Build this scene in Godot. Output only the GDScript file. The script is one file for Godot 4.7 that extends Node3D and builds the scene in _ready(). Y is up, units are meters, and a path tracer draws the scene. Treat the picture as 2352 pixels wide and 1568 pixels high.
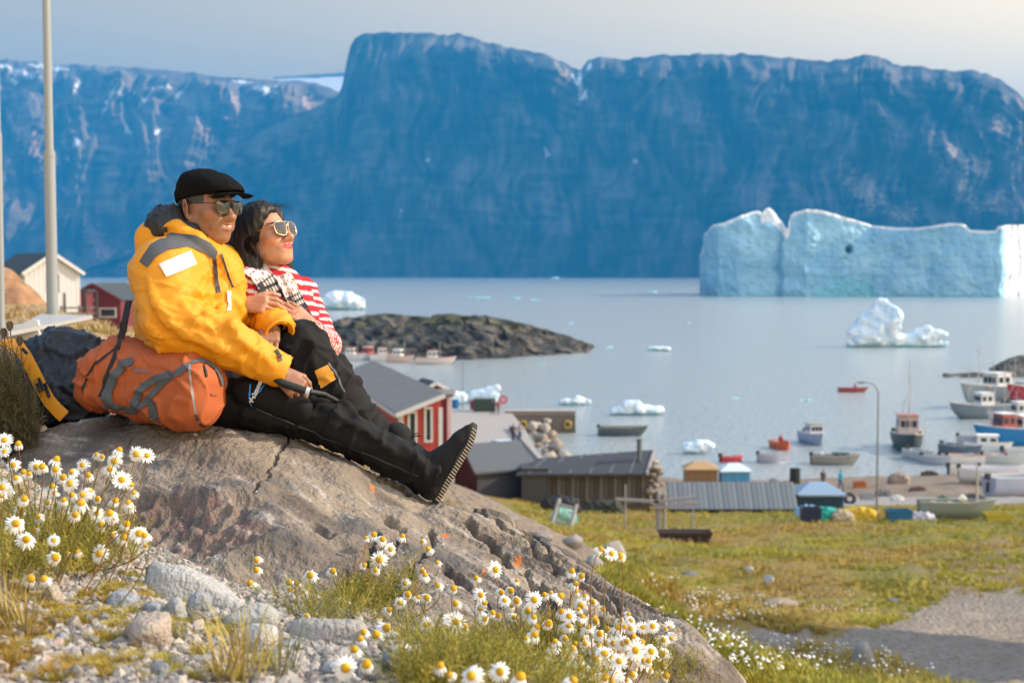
extends Node3D
# Units are metres, the camera stands at the origin, the sea lies at y = SEA.
const SEA := -18.5
const F := 3265.0          # focal length in pixels of a 2352 x 1568 view
const PITCH := 0.04774     # the lens looks this far below the horizon (radians)
const SUN := Vector3(0.862, 0.495, -0.10)
var M := {}
var names := {}
var fn := FastNoiseLite.new()
var rng := RandomNumberGenerator.new()

func _ready() -> void:
	set_camera()
	set_sky()
	set_sun()
	fn.seed = 7
	fn.noise_type = FastNoiseLite.TYPE_SIMPLEX_SMOOTH
	fn.frequency = 1.0
	fn.fractal_type = FastNoiseLite.FRACTAL_NONE
	rng.seed = 20240611
	make_materials()
	var t0 := Time.get_ticks_msec()
	for step in [build_sea, build_mountains, build_land, build_islands, build_icebergs, build_boats, build_harbour, build_houses, build_outcrop, build_people, build_bags, build_stones, build_flowers]:
		step.call()
		print(step.get_method(), " ", Time.get_ticks_msec() - t0)

# ------------------------------------------------------------------ camera, sky, sun
func set_camera() -> void:
	var c := Camera3D.new()
	c.name = "camera"
	add_child(c)
	c.rotation.x = -PITCH
	c.near = 0.05
	c.far = 60000.0
	var a := CameraAttributesPhysical.new()
	a.frustum_focal_length = 50.0
	a.frustum_near = 0.05
	a.frustum_far = 60000.0
	a.frustum_focus_distance = 4.55
	a.exposure_aperture = 4.6
	c.attributes = a
	c.make_current()

func set_sky() -> void:
	var e := Environment.new()
	e.tonemap_mode = Environment.TONE_MAPPER_LINEAR
	e.tonemap_exposure = 1.55
	e.background_mode = Environment.BG_SKY
	e.sdfgi_enabled = true
	e.ssao_enabled = true
	e.ssil_enabled = true
	e.fog_enabled = true
	e.fog_density = 0.00011
	e.fog_light_color = Color(0.03, 0.41, 1.0).linear_to_srgb()
	var s := Sky.new()
	var pm := PanoramaSkyMaterial.new()
	pm.panorama = ImageTexture.create_from_image(sky_image())
	pm.filter = true
	s.sky_material = pm
	e.sky = s
	var w := WorldEnvironment.new()
	w.name = "environment"
	w.environment = e
	add_child(w)

# air: clear blue overhead, pale near the horizon, whiter round the sun
func sky_image() -> Image:
	var W := 512
	var H := 256
	var im := Image.create(W, H, false, Image.FORMAT_RGBF)
	var sun := SUN.normalized()
	for j in H:
		var el := (0.5 - (j + 0.5) / H) * PI
		var up := maxf(sin(el), 0.0)
		var low := 1.0 - smoothstep(0.12, 0.45, up)
		var base := Vector3(0.13, 0.22, 0.38).lerp(Vector3(0.60, 0.43, 0.20), low)
		var tone := Vector3(0.50, 0.50, 0.50).lerp(Vector3(1.32, 0.92, 0.42), low)
		for i in W:
			var az := ((i + 0.5) / W) * TAU
			# column 0 looks along +z, and turns through +x
			var d := Vector3(sin(az) * cos(el), sin(el), cos(az) * cos(el))
			var g := 0.5 + 0.5 * d.dot(sun)
			var glow := minf(4.7 * pow(g, 3.4), 1.6)
			var c := base + tone * glow
			im.set_pixel(i, j, Color(c.x, c.y, c.z))
	return im

func set_sun() -> void:
	var l := DirectionalLight3D.new()
	l.name = "sun"
	l.light_energy = 1.6
	l.light_color = Color(1.0, 0.915, 0.80)
	l.light_angular_distance = 0.5
	l.shadow_enabled = true
	add_child(l)
	l.look_at_from_position(SUN * 50.0, Vector3.ZERO)

# ------------------------------------------------------------------ placing
# the point seen at pixel (u, v) of a 2352 x 1568 view, d metres along the line of sight's axis
func P(u: float, v: float, d: float) -> Vector3:
	var x := (u - 1176.0) / F * d
	var yc := -(v - 784.0) / F * d
	return Vector3(x, yc * cos(PITCH) - d * sin(PITCH), -yc * sin(PITCH) - d * cos(PITCH))

# the same, where that line meets the level y
func PY(u: float, v: float, y: float) -> Vector3:
	var p := P(u, v, 1.0)
	return p * (y / p.y)

func lin(r: float, g: float, b: float) -> Color:
	return Color(r, g, b).linear_to_srgb()

func noise(p: Vector3) -> float:
	return fn.get_noise_3dv(p)

func fbm(p: Vector3, oct := 4) -> float:
	var s := 0.0
	var a := 0.5
	for i in oct:
		s += a * fn.get_noise_3dv(p)
		p = p * 2.03 + Vector3(13.7, 5.1, 9.3)
		a *= 0.5
	return s

# ------------------------------------------------------------------ naming
func numbered(called: String) -> String:
	var n: int = names.get(called, 0)
	names[called] = n + 1
	return called if n == 0 else "%s_%03d" % [called, n]

func thing(called: String, label: String, category: String, at := Vector3.ZERO, group := "", turn := 0.0) -> Node3D:
	var o := Node3D.new()
	o.name = numbered(called)
	add_child(o)
	o.position = at
	o.rotation.y = turn
	o.set_meta("label", label)
	o.set_meta("category", category)
	if group:
		o.set_meta("group", group)
	return o

func part(called: String, mesh: Mesh, m: Material, parent: Node3D, at := Vector3.ZERO) -> MeshInstance3D:
	var o := MeshInstance3D.new()
	o.name = called
	o.mesh = mesh
	o.material_override = m
	o.position = at
	parent.add_child(o, true)
	return o

func single(called: String, mesh: Mesh, m: Material, label: String, category: String, at := Vector3.ZERO, group := "") -> MeshInstance3D:
	var o := part(numbered(called), mesh, m, self, at)
	o.set_meta("label", label)
	o.set_meta("category", category)
	if group:
		o.set_meta("group", group)
	return o

func structure(called: String, mesh: Mesh, m: Material, label := "", kind := "structure") -> MeshInstance3D:
	var o := part(numbered(called), mesh, m, self)
	o.set_meta("kind", kind)
	if label:
		o.set_meta("label", label)
	return o

func stuff_multi(called: String, mesh: Mesh, m: Material, places: Array[Transform3D], colors: PackedColorArray, label: String, category: String) -> MultiMeshInstance3D:
	var mm := MultiMesh.new()
	mm.transform_format = MultiMesh.TRANSFORM_3D
	mm.use_colors = colors.size() > 0
	mm.mesh = mesh
	mm.instance_count = places.size()
	for i in places.size():
		mm.set_instance_transform(i, places[i])
		if mm.use_colors:
			mm.set_instance_color(i, colors[i])
	var o := MultiMeshInstance3D.new()
	o.name = numbered(called)
	o.multimesh = mm
	o.material_override = m
	add_child(o)
	o.set_meta("kind", "stuff")
	o.set_meta("label", label)
	o.set_meta("category", category)
	return o

# ------------------------------------------------------------------ mesh building
class MB:
	var v := PackedVector3Array()
	var n := PackedVector3Array()
	var c := PackedColorArray()
	var idx := PackedInt32Array()
	var col := Color(1, 1, 1)

	func tri(a: Vector3, b: Vector3, d: Vector3) -> void:
		var nn := (d - a).cross(b - a).normalized()
		var s := v.size()
		v.append(a); v.append(b); v.append(d)
		for i in 3:
			n.append(nn); c.append(col); idx.append(s + i)

	func quad(a: Vector3, b: Vector3, d: Vector3, e: Vector3) -> void:
		var nn := (d - a).cross(b - a).normalized()
		var s := v.size()
		v.append(a); v.append(b); v.append(d); v.append(e)
		for i in 4:
			n.append(nn); c.append(col)
		for i in [0, 1, 2, 0, 2, 3]:
			idx.append(s + i)

	# a closed box of eight corners: bottom ring then top ring, both running the same way
	func hexa(p: Array) -> void:
		var mid := Vector3.ZERO
		for q: Vector3 in p:
			mid += q / 8.0
		for f in [[0, 1, 2, 3], [4, 7, 6, 5], [0, 4, 5, 1], [1, 5, 6, 2], [2, 6, 7, 3], [3, 7, 4, 0]]:
			var a: Vector3 = p[f[0]]
			var b: Vector3 = p[f[1]]
			var d: Vector3 = p[f[2]]
			var e: Vector3 = p[f[3]]
			if (d - a).cross(b - a).dot((a + b + d + e) * 0.25 - mid) < 0.0:
				quad(a, e, d, b)
			else:
				quad(a, b, d, e)

	func box(center: Vector3, size: Vector3, basis := Basis()) -> void:
		var h := size * 0.5
		var p := []
		for y in [-1, 1]:
			for xz in [[-1, -1], [1, -1], [1, 1], [-1, 1]]:
				p.append(center + basis * Vector3(h.x * xz[0], h.y * y, h.z * xz[1]))
		hexa(p)

	# a board from a to b
	func bar(a: Vector3, b: Vector3, w: float, h: float, up := Vector3.UP) -> void:
		var z := (b - a).normalized()
		var x := up.cross(z).normalized()
		var y := z.cross(x)
		box((a + b) * 0.5, Vector3(w, h, a.distance_to(b)), Basis(x, y, z))

	# smooth tube through points
	func tube(pts: Array, radii: Array, sides := 8, squash := 1.0, up := Vector3.UP) -> void:
		var s := v.size()
		var m := pts.size()
		for i in m:
			var t: Vector3 = (pts[mini(i + 1, m - 1)] - pts[maxi(i - 1, 0)]).normalized()
			var x := up.cross(t)
			if x.length() < 0.01:
				x = Vector3.RIGHT.cross(t)
			x = x.normalized()
			var y := t.cross(x)
			for k in sides:
				var a := TAU * k / sides
				var d := x * cos(a) + y * sin(a) * squash
				v.append(pts[i] + d * radii[i])
				n.append((x * cos(a) * squash + y * sin(a)).normalized())
				c.append(col)
		for i in m - 1:
			for k in sides:
				var a := s + i * sides + k
				var b := s + i * sides + (k + 1) % sides
				idx.append_array([a, a + sides, b, b, a + sides, b + sides])
		for e in 2:
			var base := s + (m - 1) * sides * e
			var p: Vector3 = pts[(m - 1) * e]
			var q := v.size()
			v.append(p)
			var nn: Vector3 = (p - pts[1 if e == 0 else m - 2]).normalized()
			n.append(nn); c.append(col)
			for k in sides:
				v.append(v[base + k]); n.append(nn); c.append(col)
			for k in sides:
				if e == 0:
					idx.append_array([q, q + 1 + k, q + 1 + (k + 1) % sides])
				else:
					idx.append_array([q, q + 1 + (k + 1) % sides, q + 1 + k])

	# a sheet of nu x nv points with smooth normals
	func grid(p: PackedVector3Array, nu: int, nv: int, cols := PackedColorArray(), flip := false, wrap := false) -> void:
		var s := v.size()
		var f := PackedInt32Array()
		for j in nv - 1:
			for i in (nu if wrap else nu - 1):
				var a := j * nu + i
				var b := j * nu + (i + 1) % nu
				var d := b + nu
				var e := a + nu
				if flip:
					f.append_array([a, d, b, a, e, d])
				else:
					f.append_array([a, b, d, a, d, e])
		smooth(p, f, cols)

	# smooth triangles
	func smooth(p: PackedVector3Array, f: PackedInt32Array, cols := PackedColorArray()) -> void:
		var s := v.size()
		var nn := PackedVector3Array()
		nn.resize(p.size())
		var t := 0
		while t < f.size():
			var a := p[f[t]]
			var x := (p[f[t + 2]] - a).cross(p[f[t + 1]] - a)
			nn[f[t]] += x
			nn[f[t + 1]] += x
			nn[f[t + 2]] += x
			t += 3
		for i in p.size():
			nn[i] = nn[i].normalized()
		v.append_array(p)
		n.append_array(nn)
		if cols.size() == p.size():
			c.append_array(cols)
		else:
			for i in p.size():
				c.append(col)
		var base := f.duplicate()
		for i in base.size():
			base[i] += s
		idx.append_array(base)

	func mesh() -> ArrayMesh:
		var a := []
		a.resize(Mesh.ARRAY_MAX)
		a[Mesh.ARRAY_VERTEX] = v
		a[Mesh.ARRAY_NORMAL] = n
		a[Mesh.ARRAY_COLOR] = c
		a[Mesh.ARRAY_INDEX] = idx
		var m := ArrayMesh.new()
		m.add_surface_from_arrays(Mesh.PRIMITIVE_TRIANGLES, a)
		return m

# ------------------------------------------------------------------ signed-distance shapes, meshed as surface nets
class Field:
	var nx: int
	var ny: int
	var nz: int
	var o: Vector3
	var h: float
	var d := PackedFloat32Array()
	var push: Variant = null

	func _init(lo: Vector3, hi: Vector3, cell: float) -> void:
		o = lo
		h = cell
		nx = int(ceil((hi.x - lo.x) / cell)) + 1
		ny = int(ceil((hi.y - lo.y) / cell)) + 1
		nz = int(ceil((hi.z - lo.z) / cell)) + 1
		d.resize(nx * ny * nz)
		d.fill(1.0)

	func span(lo: Vector3, hi: Vector3) -> Array:
		var a := (lo - o) / h
		var b := (hi - o) / h
		return [clampi(int(a.x), 0, nx), clampi(int(b.x) + 2, 0, nx), clampi(int(a.y), 0, ny), clampi(int(b.y) + 2, 0, ny), clampi(int(a.z), 0, nz), clampi(int(b.z) + 2, 0, nz)]

	# a tapered capsule joined with a soft seam of width k; cut = true takes it away instead
	func cap(a: Vector3, b: Vector3, ra: float, rb: float, k := 0.02, cut := false) -> void:
		var pad := maxf(ra, rb) + k + 3.0 * h
		var w := Vector3(pad, pad, pad)
		var s := span(a.min(b) - w, a.max(b) + w)
		var ba := b - a
		var bb := maxf(ba.length_squared(), 1e-9)
		var dr := rb - ra
		var ik := 1.0 / maxf(k, 1e-6)
		for z in range(s[4], s[5]):
			for y in range(s[2], s[3]):
				var i := (z * ny + y) * nx + int(s[0])
				var p := o + Vector3(s[0], y, z) * h - a
				for x in range(s[0], s[1]):
					var t := clampf(p.dot(ba) / bb, 0.0, 1.0)
					var q := (p - ba * t).length() - ra - dr * t
					p.x += h
					var e := d[i]
					if cut:
						q = -q
						var g := maxf(k - absf(e - q), 0.0) * ik
						d[i] = maxf(e, q) + g * g * k * 0.25
					else:
						var g := maxf(k - absf(e - q), 0.0) * ik
						d[i] = minf(e, q) - g * g * k * 0.25
					i += 1

	# an ellipsoid with radii r in the axes of basis
	func ell(cen: Vector3, r: Vector3, basis := Basis(), k := 0.02, cut := false) -> void:
		var big := maxf(r.x, maxf(r.y, r.z)) + k + 3.0 * h
		var w := Vector3(big, big, big)
		var s := span(cen - w, cen + w)
		var inv := basis.transposed()
		var ik := 1.0 / maxf(k, 1e-6)
		var dx := inv * Vector3(h, 0, 0)
		for z in range(s[4], s[5]):
			for y in range(s[2], s[3]):
				var i := (z * ny + y) * nx + int(s[0])
				var p := inv * (o + Vector3(s[0], y, z) * h - cen)
				for x in range(s[0], s[1]):
					var m := p / r
					var l := m.length()
					var q := l * (l - 1.0) / maxf((m / r).length(), 1e-6)
					p += dx
					var e := d[i]
					if cut:
						q = -q
						var g := maxf(k - absf(e - q), 0.0) * ik
						d[i] = maxf(e, q) + g * g * k * 0.25
					else:
						var g := maxf(k - absf(e - q), 0.0) * ik
						d[i] = minf(e, q) - g * g * k * 0.25
					i += 1

	# a box with rounded edges
	func rbox(cen: Vector3, half: Vector3, r: float, basis := Basis(), k := 0.02, cut := false) -> void:
		var big := half.length() + k + 3.0 * h
		var w := Vector3(big, big, big)
		var s := span(cen - w, cen + w)
		var inv := basis.transposed()
		var ik := 1.0 / maxf(k, 1e-6)
		var dx := inv * Vector3(h, 0, 0)
		var hh := half - Vector3(r, r, r)
		for z in range(s[4], s[5]):
			for y in range(s[2], s[3]):
				var i := (z * ny + y) * nx + int(s[0])
				var p := inv * (o + Vector3(s[0], y, z) * h - cen)
				for x in range(s[0], s[1]):
					var m := p.abs() - hh
					var q := m.max(Vector3.ZERO).length() + minf(maxf(m.x, maxf(m.y, m.z)), 0.0) - r
					p += dx
					var e := d[i]
					if cut:
						q = -q
					var g := maxf(k - absf(e - q), 0.0) * ik
					d[i] = maxf(e, q) + g * g * k * 0.25 if cut else minf(e, q) - g * g * k * 0.25
					i += 1

	# everything beyond the plane through p with normal nn is taken away
	func plane_cut(p: Vector3, nn: Vector3) -> void:
		nn = nn.normalized()
		for z in nz:
			for y in ny:
				var i := (z * ny + y) * nx
				var q := (o + Vector3(0, y, z) * h - p).dot(nn)
				var st := nn.x * h
				for x in nx:
					if q > d[i]:
						d[i] = q
					q += st
					i += 1

	# the same, but only within reach r of p
	func plane_cut_near(p: Vector3, nn: Vector3, r: float) -> void:
		nn = nn.normalized()
		var s := span(p - Vector3(r, r, r), p + Vector3(r, r, r))
		for z in range(s[4], s[5]):
			for y in range(s[2], s[3]):
				for x in range(s[0], s[1]):
					var g := o + Vector3(x, y, z) * h - p
					var q := g.dot(nn)
					var i := (z * ny + y) * nx + x
					if q > d[i] and q > -0.02 and g.length() < r:
						d[i] = q

	func at(p: Vector3) -> float:
		var g := (p - o) / h
		var x := int(g.x)
		var y := int(g.y)
		var z := int(g.z)
		if x < 0 or y < 0 or z < 0 or x >= nx - 1 or y >= ny - 1 or z >= nz - 1:
			return 1.0
		var f := g - Vector3(x, y, z)
		var i := (z * ny + y) * nx + x
		var sy := nx
		var sz := nx * ny
		var a := lerpf(lerpf(d[i], d[i + 1], f.x), lerpf(d[i + sy], d[i + sy + 1], f.x), f.y)
		var b := lerpf(lerpf(d[i + sz], d[i + sz + 1], f.x), lerpf(d[i + sz + sy], d[i + sz + sy + 1], f.x), f.y)
		return lerpf(a, b, f.z)

	# walks from p along dir until it meets the surface
	func hit(p: Vector3, dir: Vector3, most := 1.5) -> Vector3:
		dir = dir.normalized()
		var t := 0.0
		while t < most:
			var q := at(p + dir * t)
			if q < 0.0005:
				return p + dir * t
			t += clampf(q * 0.6, 0.0012, 0.03)
		return p + dir * most

	# the same, out on the pushed surface
	func hit_out(p: Vector3, dir: Vector3, most := 1.5) -> Vector3:
		var q := hit(p, dir, most)
		if push == null:
			return q
		var n := Vector3(at(q + Vector3(h, 0, 0)) - at(q - Vector3(h, 0, 0)), at(q + Vector3(0, h, 0)) - at(q - Vector3(0, h, 0)), at(q + Vector3(0, 0, h)) - at(q - Vector3(0, 0, h))).normalized()
		return q + n * float(push.call(q, n))

	# [points, triangles]
	func nets() -> Array:
		var p := PackedVector3Array()
		var f := PackedInt32Array()
		var id := PackedInt32Array()
		id.resize(d.size())
		id.fill(-1)
		var sy := nx
		var sz := nx * ny
		var far := 2.0 * h
		for z in nz - 1:
			for y in ny - 1:
				var i := (z * ny + y) * nx - 1
				for x in nx - 1:
					i += 1
					var d0 := d[i]
					if d0 > far or d0 < -far:
						continue
					var d1 := d[i + 1]
					var d2 := d[i + sy]
					var d3 := d[i + sy + 1]
					var d4 := d[i + sz]
					var d5 := d[i + sz + 1]
					var d6 := d[i + sz + sy]
					var d7 := d[i + sz + sy + 1]
					var m := int(d0 < 0.0) + int(d1 < 0.0) + int(d2 < 0.0) + int(d3 < 0.0) + int(d4 < 0.0) + int(d5 < 0.0) + int(d6 < 0.0) + int(d7 < 0.0)
					if m == 0 or m == 8:
						continue
					var q := Vector3.ZERO
					var k := 0
					if (d0 < 0.0) != (d1 < 0.0): q += Vector3(d0 / (d0 - d1), 0, 0); k += 1
					if (d2 < 0.0) != (d3 < 0.0): q += Vector3(d2 / (d2 - d3), 1, 0); k += 1
					if (d4 < 0.0) != (d5 < 0.0): q += Vector3(d4 / (d4 - d5), 0, 1); k += 1
					if (d6 < 0.0) != (d7 < 0.0): q += Vector3(d6 / (d6 - d7), 1, 1); k += 1
					if (d0 < 0.0) != (d2 < 0.0): q += Vector3(0, d0 / (d0 - d2), 0); k += 1
					if (d1 < 0.0) != (d3 < 0.0): q += Vector3(1, d1 / (d1 - d3), 0); k += 1
					if (d4 < 0.0) != (d6 < 0.0): q += Vector3(0, d4 / (d4 - d6), 1); k += 1
					if (d5 < 0.0) != (d7 < 0.0): q += Vector3(1, d5 / (d5 - d7), 1); k += 1
					if (d0 < 0.0) != (d4 < 0.0): q += Vector3(0, 0, d0 / (d0 - d4)); k += 1
					if (d1 < 0.0) != (d5 < 0.0): q += Vector3(1, 0, d1 / (d1 - d5)); k += 1
					if (d2 < 0.0) != (d6 < 0.0): q += Vector3(0, 1, d2 / (d2 - d6)); k += 1
					if (d3 < 0.0) != (d7 < 0.0): q += Vector3(1, 1, d3 / (d3 - d7)); k += 1
					id[i] = p.size()
					p.append(o + (Vector3(x, y, z) + q / k) * h)
					if y > 0 and z > 0 and (d0 < 0.0) != (d1 < 0.0):
						quad_ids(f, id[i], id[i - sy], id[i - sy - sz], id[i - sz], d0 < 0.0)
					if x > 0 and z > 0 and (d0 < 0.0) != (d2 < 0.0):
						quad_ids(f, id[i], id[i - sz], id[i - 1 - sz], id[i - 1], d0 < 0.0)
					if x > 0 and y > 0 and (d0 < 0.0) != (d4 < 0.0):
						quad_ids(f, id[i], id[i - 1], id[i - 1 - sy], id[i - sy], d0 < 0.0)
		return [p, f]

	func quad_ids(f: PackedInt32Array, a: int, b: int, c: int, e: int, inside: bool) -> void:
		if a < 0 or b < 0 or c < 0 or e < 0:
			return
		if inside:
			f.append_array([a, c, b, a, e, c])
		else:
			f.append_array([a, b, c, a, c, e])

# a smooth height over the plane through given points (thin plate)
class Plate:
	var q := PackedVector2Array()
	var w := PackedFloat64Array()

	func _init(pts: Array, stiff := 0.0) -> void:
		var n := pts.size()
		for p: Vector3 in pts:
			q.append(Vector2(p.x, p.z))
		var m := n + 3
		var a := []
		for i in m:
			var r := PackedFloat64Array()
			r.resize(m + 1)
			a.append(r)
		for i in n:
			for j in n:
				a[i][j] = u(q[i].distance_squared_to(q[j])) + (stiff if i == j else 0.0)
			a[i][n] = 1.0; a[i][n + 1] = q[i].x; a[i][n + 2] = q[i].y
			a[n][i] = 1.0; a[n + 1][i] = q[i].x; a[n + 2][i] = q[i].y
			a[i][m] = pts[i].y
		for i in m:
			var b := i
			for r in range(i + 1, m):
				if absf(a[r][i]) > absf(a[b][i]):
					b = r
			var t = a[i]; a[i] = a[b]; a[b] = t
			for r in range(i + 1, m):
				var g: float = a[r][i] / a[i][i]
				if g != 0.0:
					for k in range(i, m + 1):
						a[r][k] -= g * a[i][k]
		w.resize(m)
		for i in range(m - 1, -1, -1):
			var s: float = a[i][m]
			for k in range(i + 1, m):
				s -= a[i][k] * w[k]
			w[i] = s / a[i][i]

	func u(r2: float) -> float:
		return 0.0 if r2 < 1e-9 else 0.5 * r2 * log(r2)

	func h(x: float, z: float) -> float:
		var n := q.size()
		var p := Vector2(x, z)
		var s := w[n] + w[n + 1] * x + w[n + 2] * z
		for i in n:
			var r2 := p.distance_squared_to(q[i])
			if r2 > 1e-9:
				s += w[i] * 0.5 * r2 * log(r2)
		return s

# reads v(u) off a list of points
func along(line: Array, u: float) -> float:
	if u <= line[0][0]:
		return line[0][1]
	for i in line.size() - 1:
		if u <= line[i + 1][0]:
			return lerpf(line[i][1], line[i + 1][1], (u - line[i][0]) / (line[i + 1][0] - line[i][0]))
	return line[-1][1]

func in_poly(p: Vector2, poly: PackedVector2Array) -> bool:
	return Geometry2D.is_point_in_polygon(p, poly)

# ------------------------------------------------------------------ materials
func tex(freq: float, oct: int, ramp: Array, seed_: int, size := 512, type := FastNoiseLite.TYPE_SIMPLEX_SMOOTH, normal := false, bump := 8.0, fractal := FastNoiseLite.FRACTAL_FBM) -> NoiseTexture2D:
	var n := FastNoiseLite.new()
	n.seed = seed_
	n.noise_type = type
	n.frequency = freq
	n.fractal_type = fractal
	n.fractal_octaves = oct
	n.fractal_gain = 0.55
	var t := NoiseTexture2D.new()
	t.width = size
	t.height = size
	t.seamless = true
	t.noise = n
	t.as_normal_map = normal
	t.bump_strength = bump
	if ramp.size():
		var g := Gradient.new()
		g.offsets = PackedFloat32Array()
		g.colors = PackedColorArray()
		var off := PackedFloat32Array()
		var cs := PackedColorArray()
		for r in ramp:
			off.append(r[0])
			cs.append(lin(r[1], r[2], r[3]))
		g.offsets = off
		g.colors = cs
		t.color_ramp = g
	return t

func mat(r: float, g: float, b: float, rough := 0.8, vcol := false) -> StandardMaterial3D:
	var m := StandardMaterial3D.new()
	m.albedo_color = lin(r, g, b)
	m.roughness = rough
	m.vertex_color_use_as_albedo = vcol
	m.cull_mode = BaseMaterial3D.CULL_DISABLED
	return m

func bumpy(m: StandardMaterial3D, t: Texture2D, scale: float, cm: float) -> StandardMaterial3D:
	m.uv1_triplanar = true
	m.uv1_world_triplanar = true
	m.uv1_scale = Vector3(scale, scale, scale)
	m.heightmap_enabled = true
	m.heightmap_texture = t
	m.heightmap_scale = cm
	return m

func dyed(m: StandardMaterial3D, t: Texture2D, scale: float) -> StandardMaterial3D:
	m.uv1_triplanar = true
	m.uv1_world_triplanar = true
	m.uv1_scale = Vector3(scale, scale, scale)
	m.albedo_texture = t
	return m

func make_materials() -> void:
	var grain := tex(0.035, 5, [], 3)
	var fine := tex(0.12, 3, [], 5, 256)
	var soft := tex(0.012, 4, [], 9)
	var mottle := tex(0.03, 5, [[0.0, 0.55, 0.55, 0.55], [0.45, 0.9, 0.9, 0.9], [0.55, 1, 1, 1], [1.0, 1.25, 1.2, 1.15]], 11)
	M.grain = grain
	M.fine = fine
	M.soft = soft
	M.sea = bumpy(mat(0.31, 0.35, 0.36, 0.2), tex(0.02, 5, [], 21), 0.09, 14.0)
	M.mountain = mat(1, 1, 1, 0.95, true)
	M.land = dyed(bumpy(mat(1, 1, 1, 0.95, true), grain, 0.35, 12.0), mottle, 0.35)
	M.ice = bumpy(mat(1, 1, 1, 0.55, true), soft, 0.02, 250.0)
	M.small_ice = mat(1, 1, 1, 0.5, true)
	M.islet = dyed(bumpy(mat(1, 1, 1, 0.95, true), grain, 0.08, 60.0), mottle, 0.08)
	M.plain = mat(1, 1, 1, 0.75, true)
	M.gloss = mat(1, 1, 1, 0.3, true)
	M.outcrop = dyed(bumpy(mat(1, 1, 1, 0.9, true), grain, 2.2, 1.1), tex(0.09, 4, [[0.0, 0.45, 0.44, 0.43], [0.4, 0.85, 0.85, 0.85], [0.6, 1, 1, 1], [1.0, 1.3, 1.27, 1.22]], 12), 2.2)
	M.gravel = dyed(bumpy(mat(1, 1, 1, 0.95, true), tex(0.07, 4, [], 14, 512, FastNoiseLite.TYPE_CELLULAR), 3.0, 1.2), tex(0.09, 4, [[0.0, 0.45, 0.44, 0.43], [0.4, 0.85, 0.85, 0.85], [0.6, 1, 1, 1], [1.0, 1.3, 1.27, 1.22]], 15), 3.0)
	M.pole = mat(0.26, 0.29, 0.32, 0.4)

func build_sea() -> void:
	var b := MB.new()
	b.quad(Vector3(-9000, SEA, -60), Vector3(9000, SEA, -60), Vector3(9000, SEA, -9500), Vector3(-9000, SEA, -9500))
	structure("sea", b.mesh(), M.sea, "pale calm fjord water with fine ripples")

# a mountain wall: outline of its top from left to right, its foot on the sea, gullies and buttresses cut into it
func mountain(called: String, label: String, top: Array, d_of: Callable, back: float, u0: float, u1: float, du: float, cliff: Callable, tint: Callable, seed_: float) -> void:
	var nu := int((u1 - u0) / du) + 1
	var nv := 96
	var nb := 10
	var p := PackedVector3Array()
	var cs := PackedColorArray()
	var all := nv + nb
	for j in all:
		for i in nu:
			var u := u0 + i * du
			var vt := along(top, u) + 3.0 * fn.get_noise_2d(u * 0.03, seed_) + 1.5 * fn.get_noise_2d(u * 0.11, seed_)
			var d0: float = d_of.call(u)
			var foot := P(u, 638.0, d0)
			foot.y = SEA - 5.0
			var t := minf(float(j) / (nv - 1), 1.0)
			var ytop := P(u, vt, d0 + back).y
			var y := lerpf(foot.y, ytop, t)
			# share of the way back at this height: a scree apron below, a wall above
			var s: float = cliff.call(u, t)
			var dd := d0 + back * s
			var rel: float = (1.0 - smoothstep(0.9, 1.0, t)) * (0.3 + 0.7 * smoothstep(0.0, 0.3, t))
			var wob := 30.0 * fn.get_noise_2d(u * 0.006, seed_ + t * 2.5)
			var g1 := absf(fn.get_noise_2d((u + wob) * 0.005 + 0.5 * t, seed_ + t * 1.3))
			var g2 := absf(fn.get_noise_2d((u + wob) * 0.017 - 0.7 * t, seed_ + 40.0 + t * 2.6))
			var g3 := fn.get_noise_2d((u + wob) * 0.06, seed_ + 90.0 + t * 6.0)
			var g4 := fn.get_noise_2d(u * 0.008, t * 26.0 + seed_)
			dd -= rel * (back * 0.42 * g1 + back * 0.20 * g2 + back * 0.05 * g3 + back * 0.035 * g4)
			if j >= nv:
				var k := float(j - nv + 1) / nb
				dd = d0 + back + k * 2600.0
				y = ytop - k * k * 260.0 + 6.0 * k * fn.get_noise_2d(u * 0.05, k * 5.0)
			var q := P(u, 638.0, dd)
			q = Vector3(q.x, y, q.z)
			p.append(q)
			var v := 638.0 + (vt - 638.0) * t
			cs.append(tint.call(u, v, t if j < nv else 1.2, g1, g2, q))
	var b := MB.new()
	b.grid(p, nu, all, cs)
	structure(called, b.mesh(), M.mountain, label)

func snowy(u: float, v: float, patches: Array) -> float:  # cover of real snow, and of sunlight painted on as patches
	var best := 0.0
	for s in patches:
		var x: float = u - s[0]
		var y: float = v - s[1]
		if absf(x) + absf(y) > 2.2 * (s[2] + s[3]):
			continue
		var a: float = s[4]
		var px := x * cos(a) + y * sin(a)
		var py := -x * sin(a) + y * cos(a)
		var r := Vector2(px / s[2], py / s[3]).length() + 0.7 * fn.get_noise_2d(u * 0.09, v * 0.09)
		best = maxf(best, 1.0 - smoothstep(0.75, 1.05, r))
	return best

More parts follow.
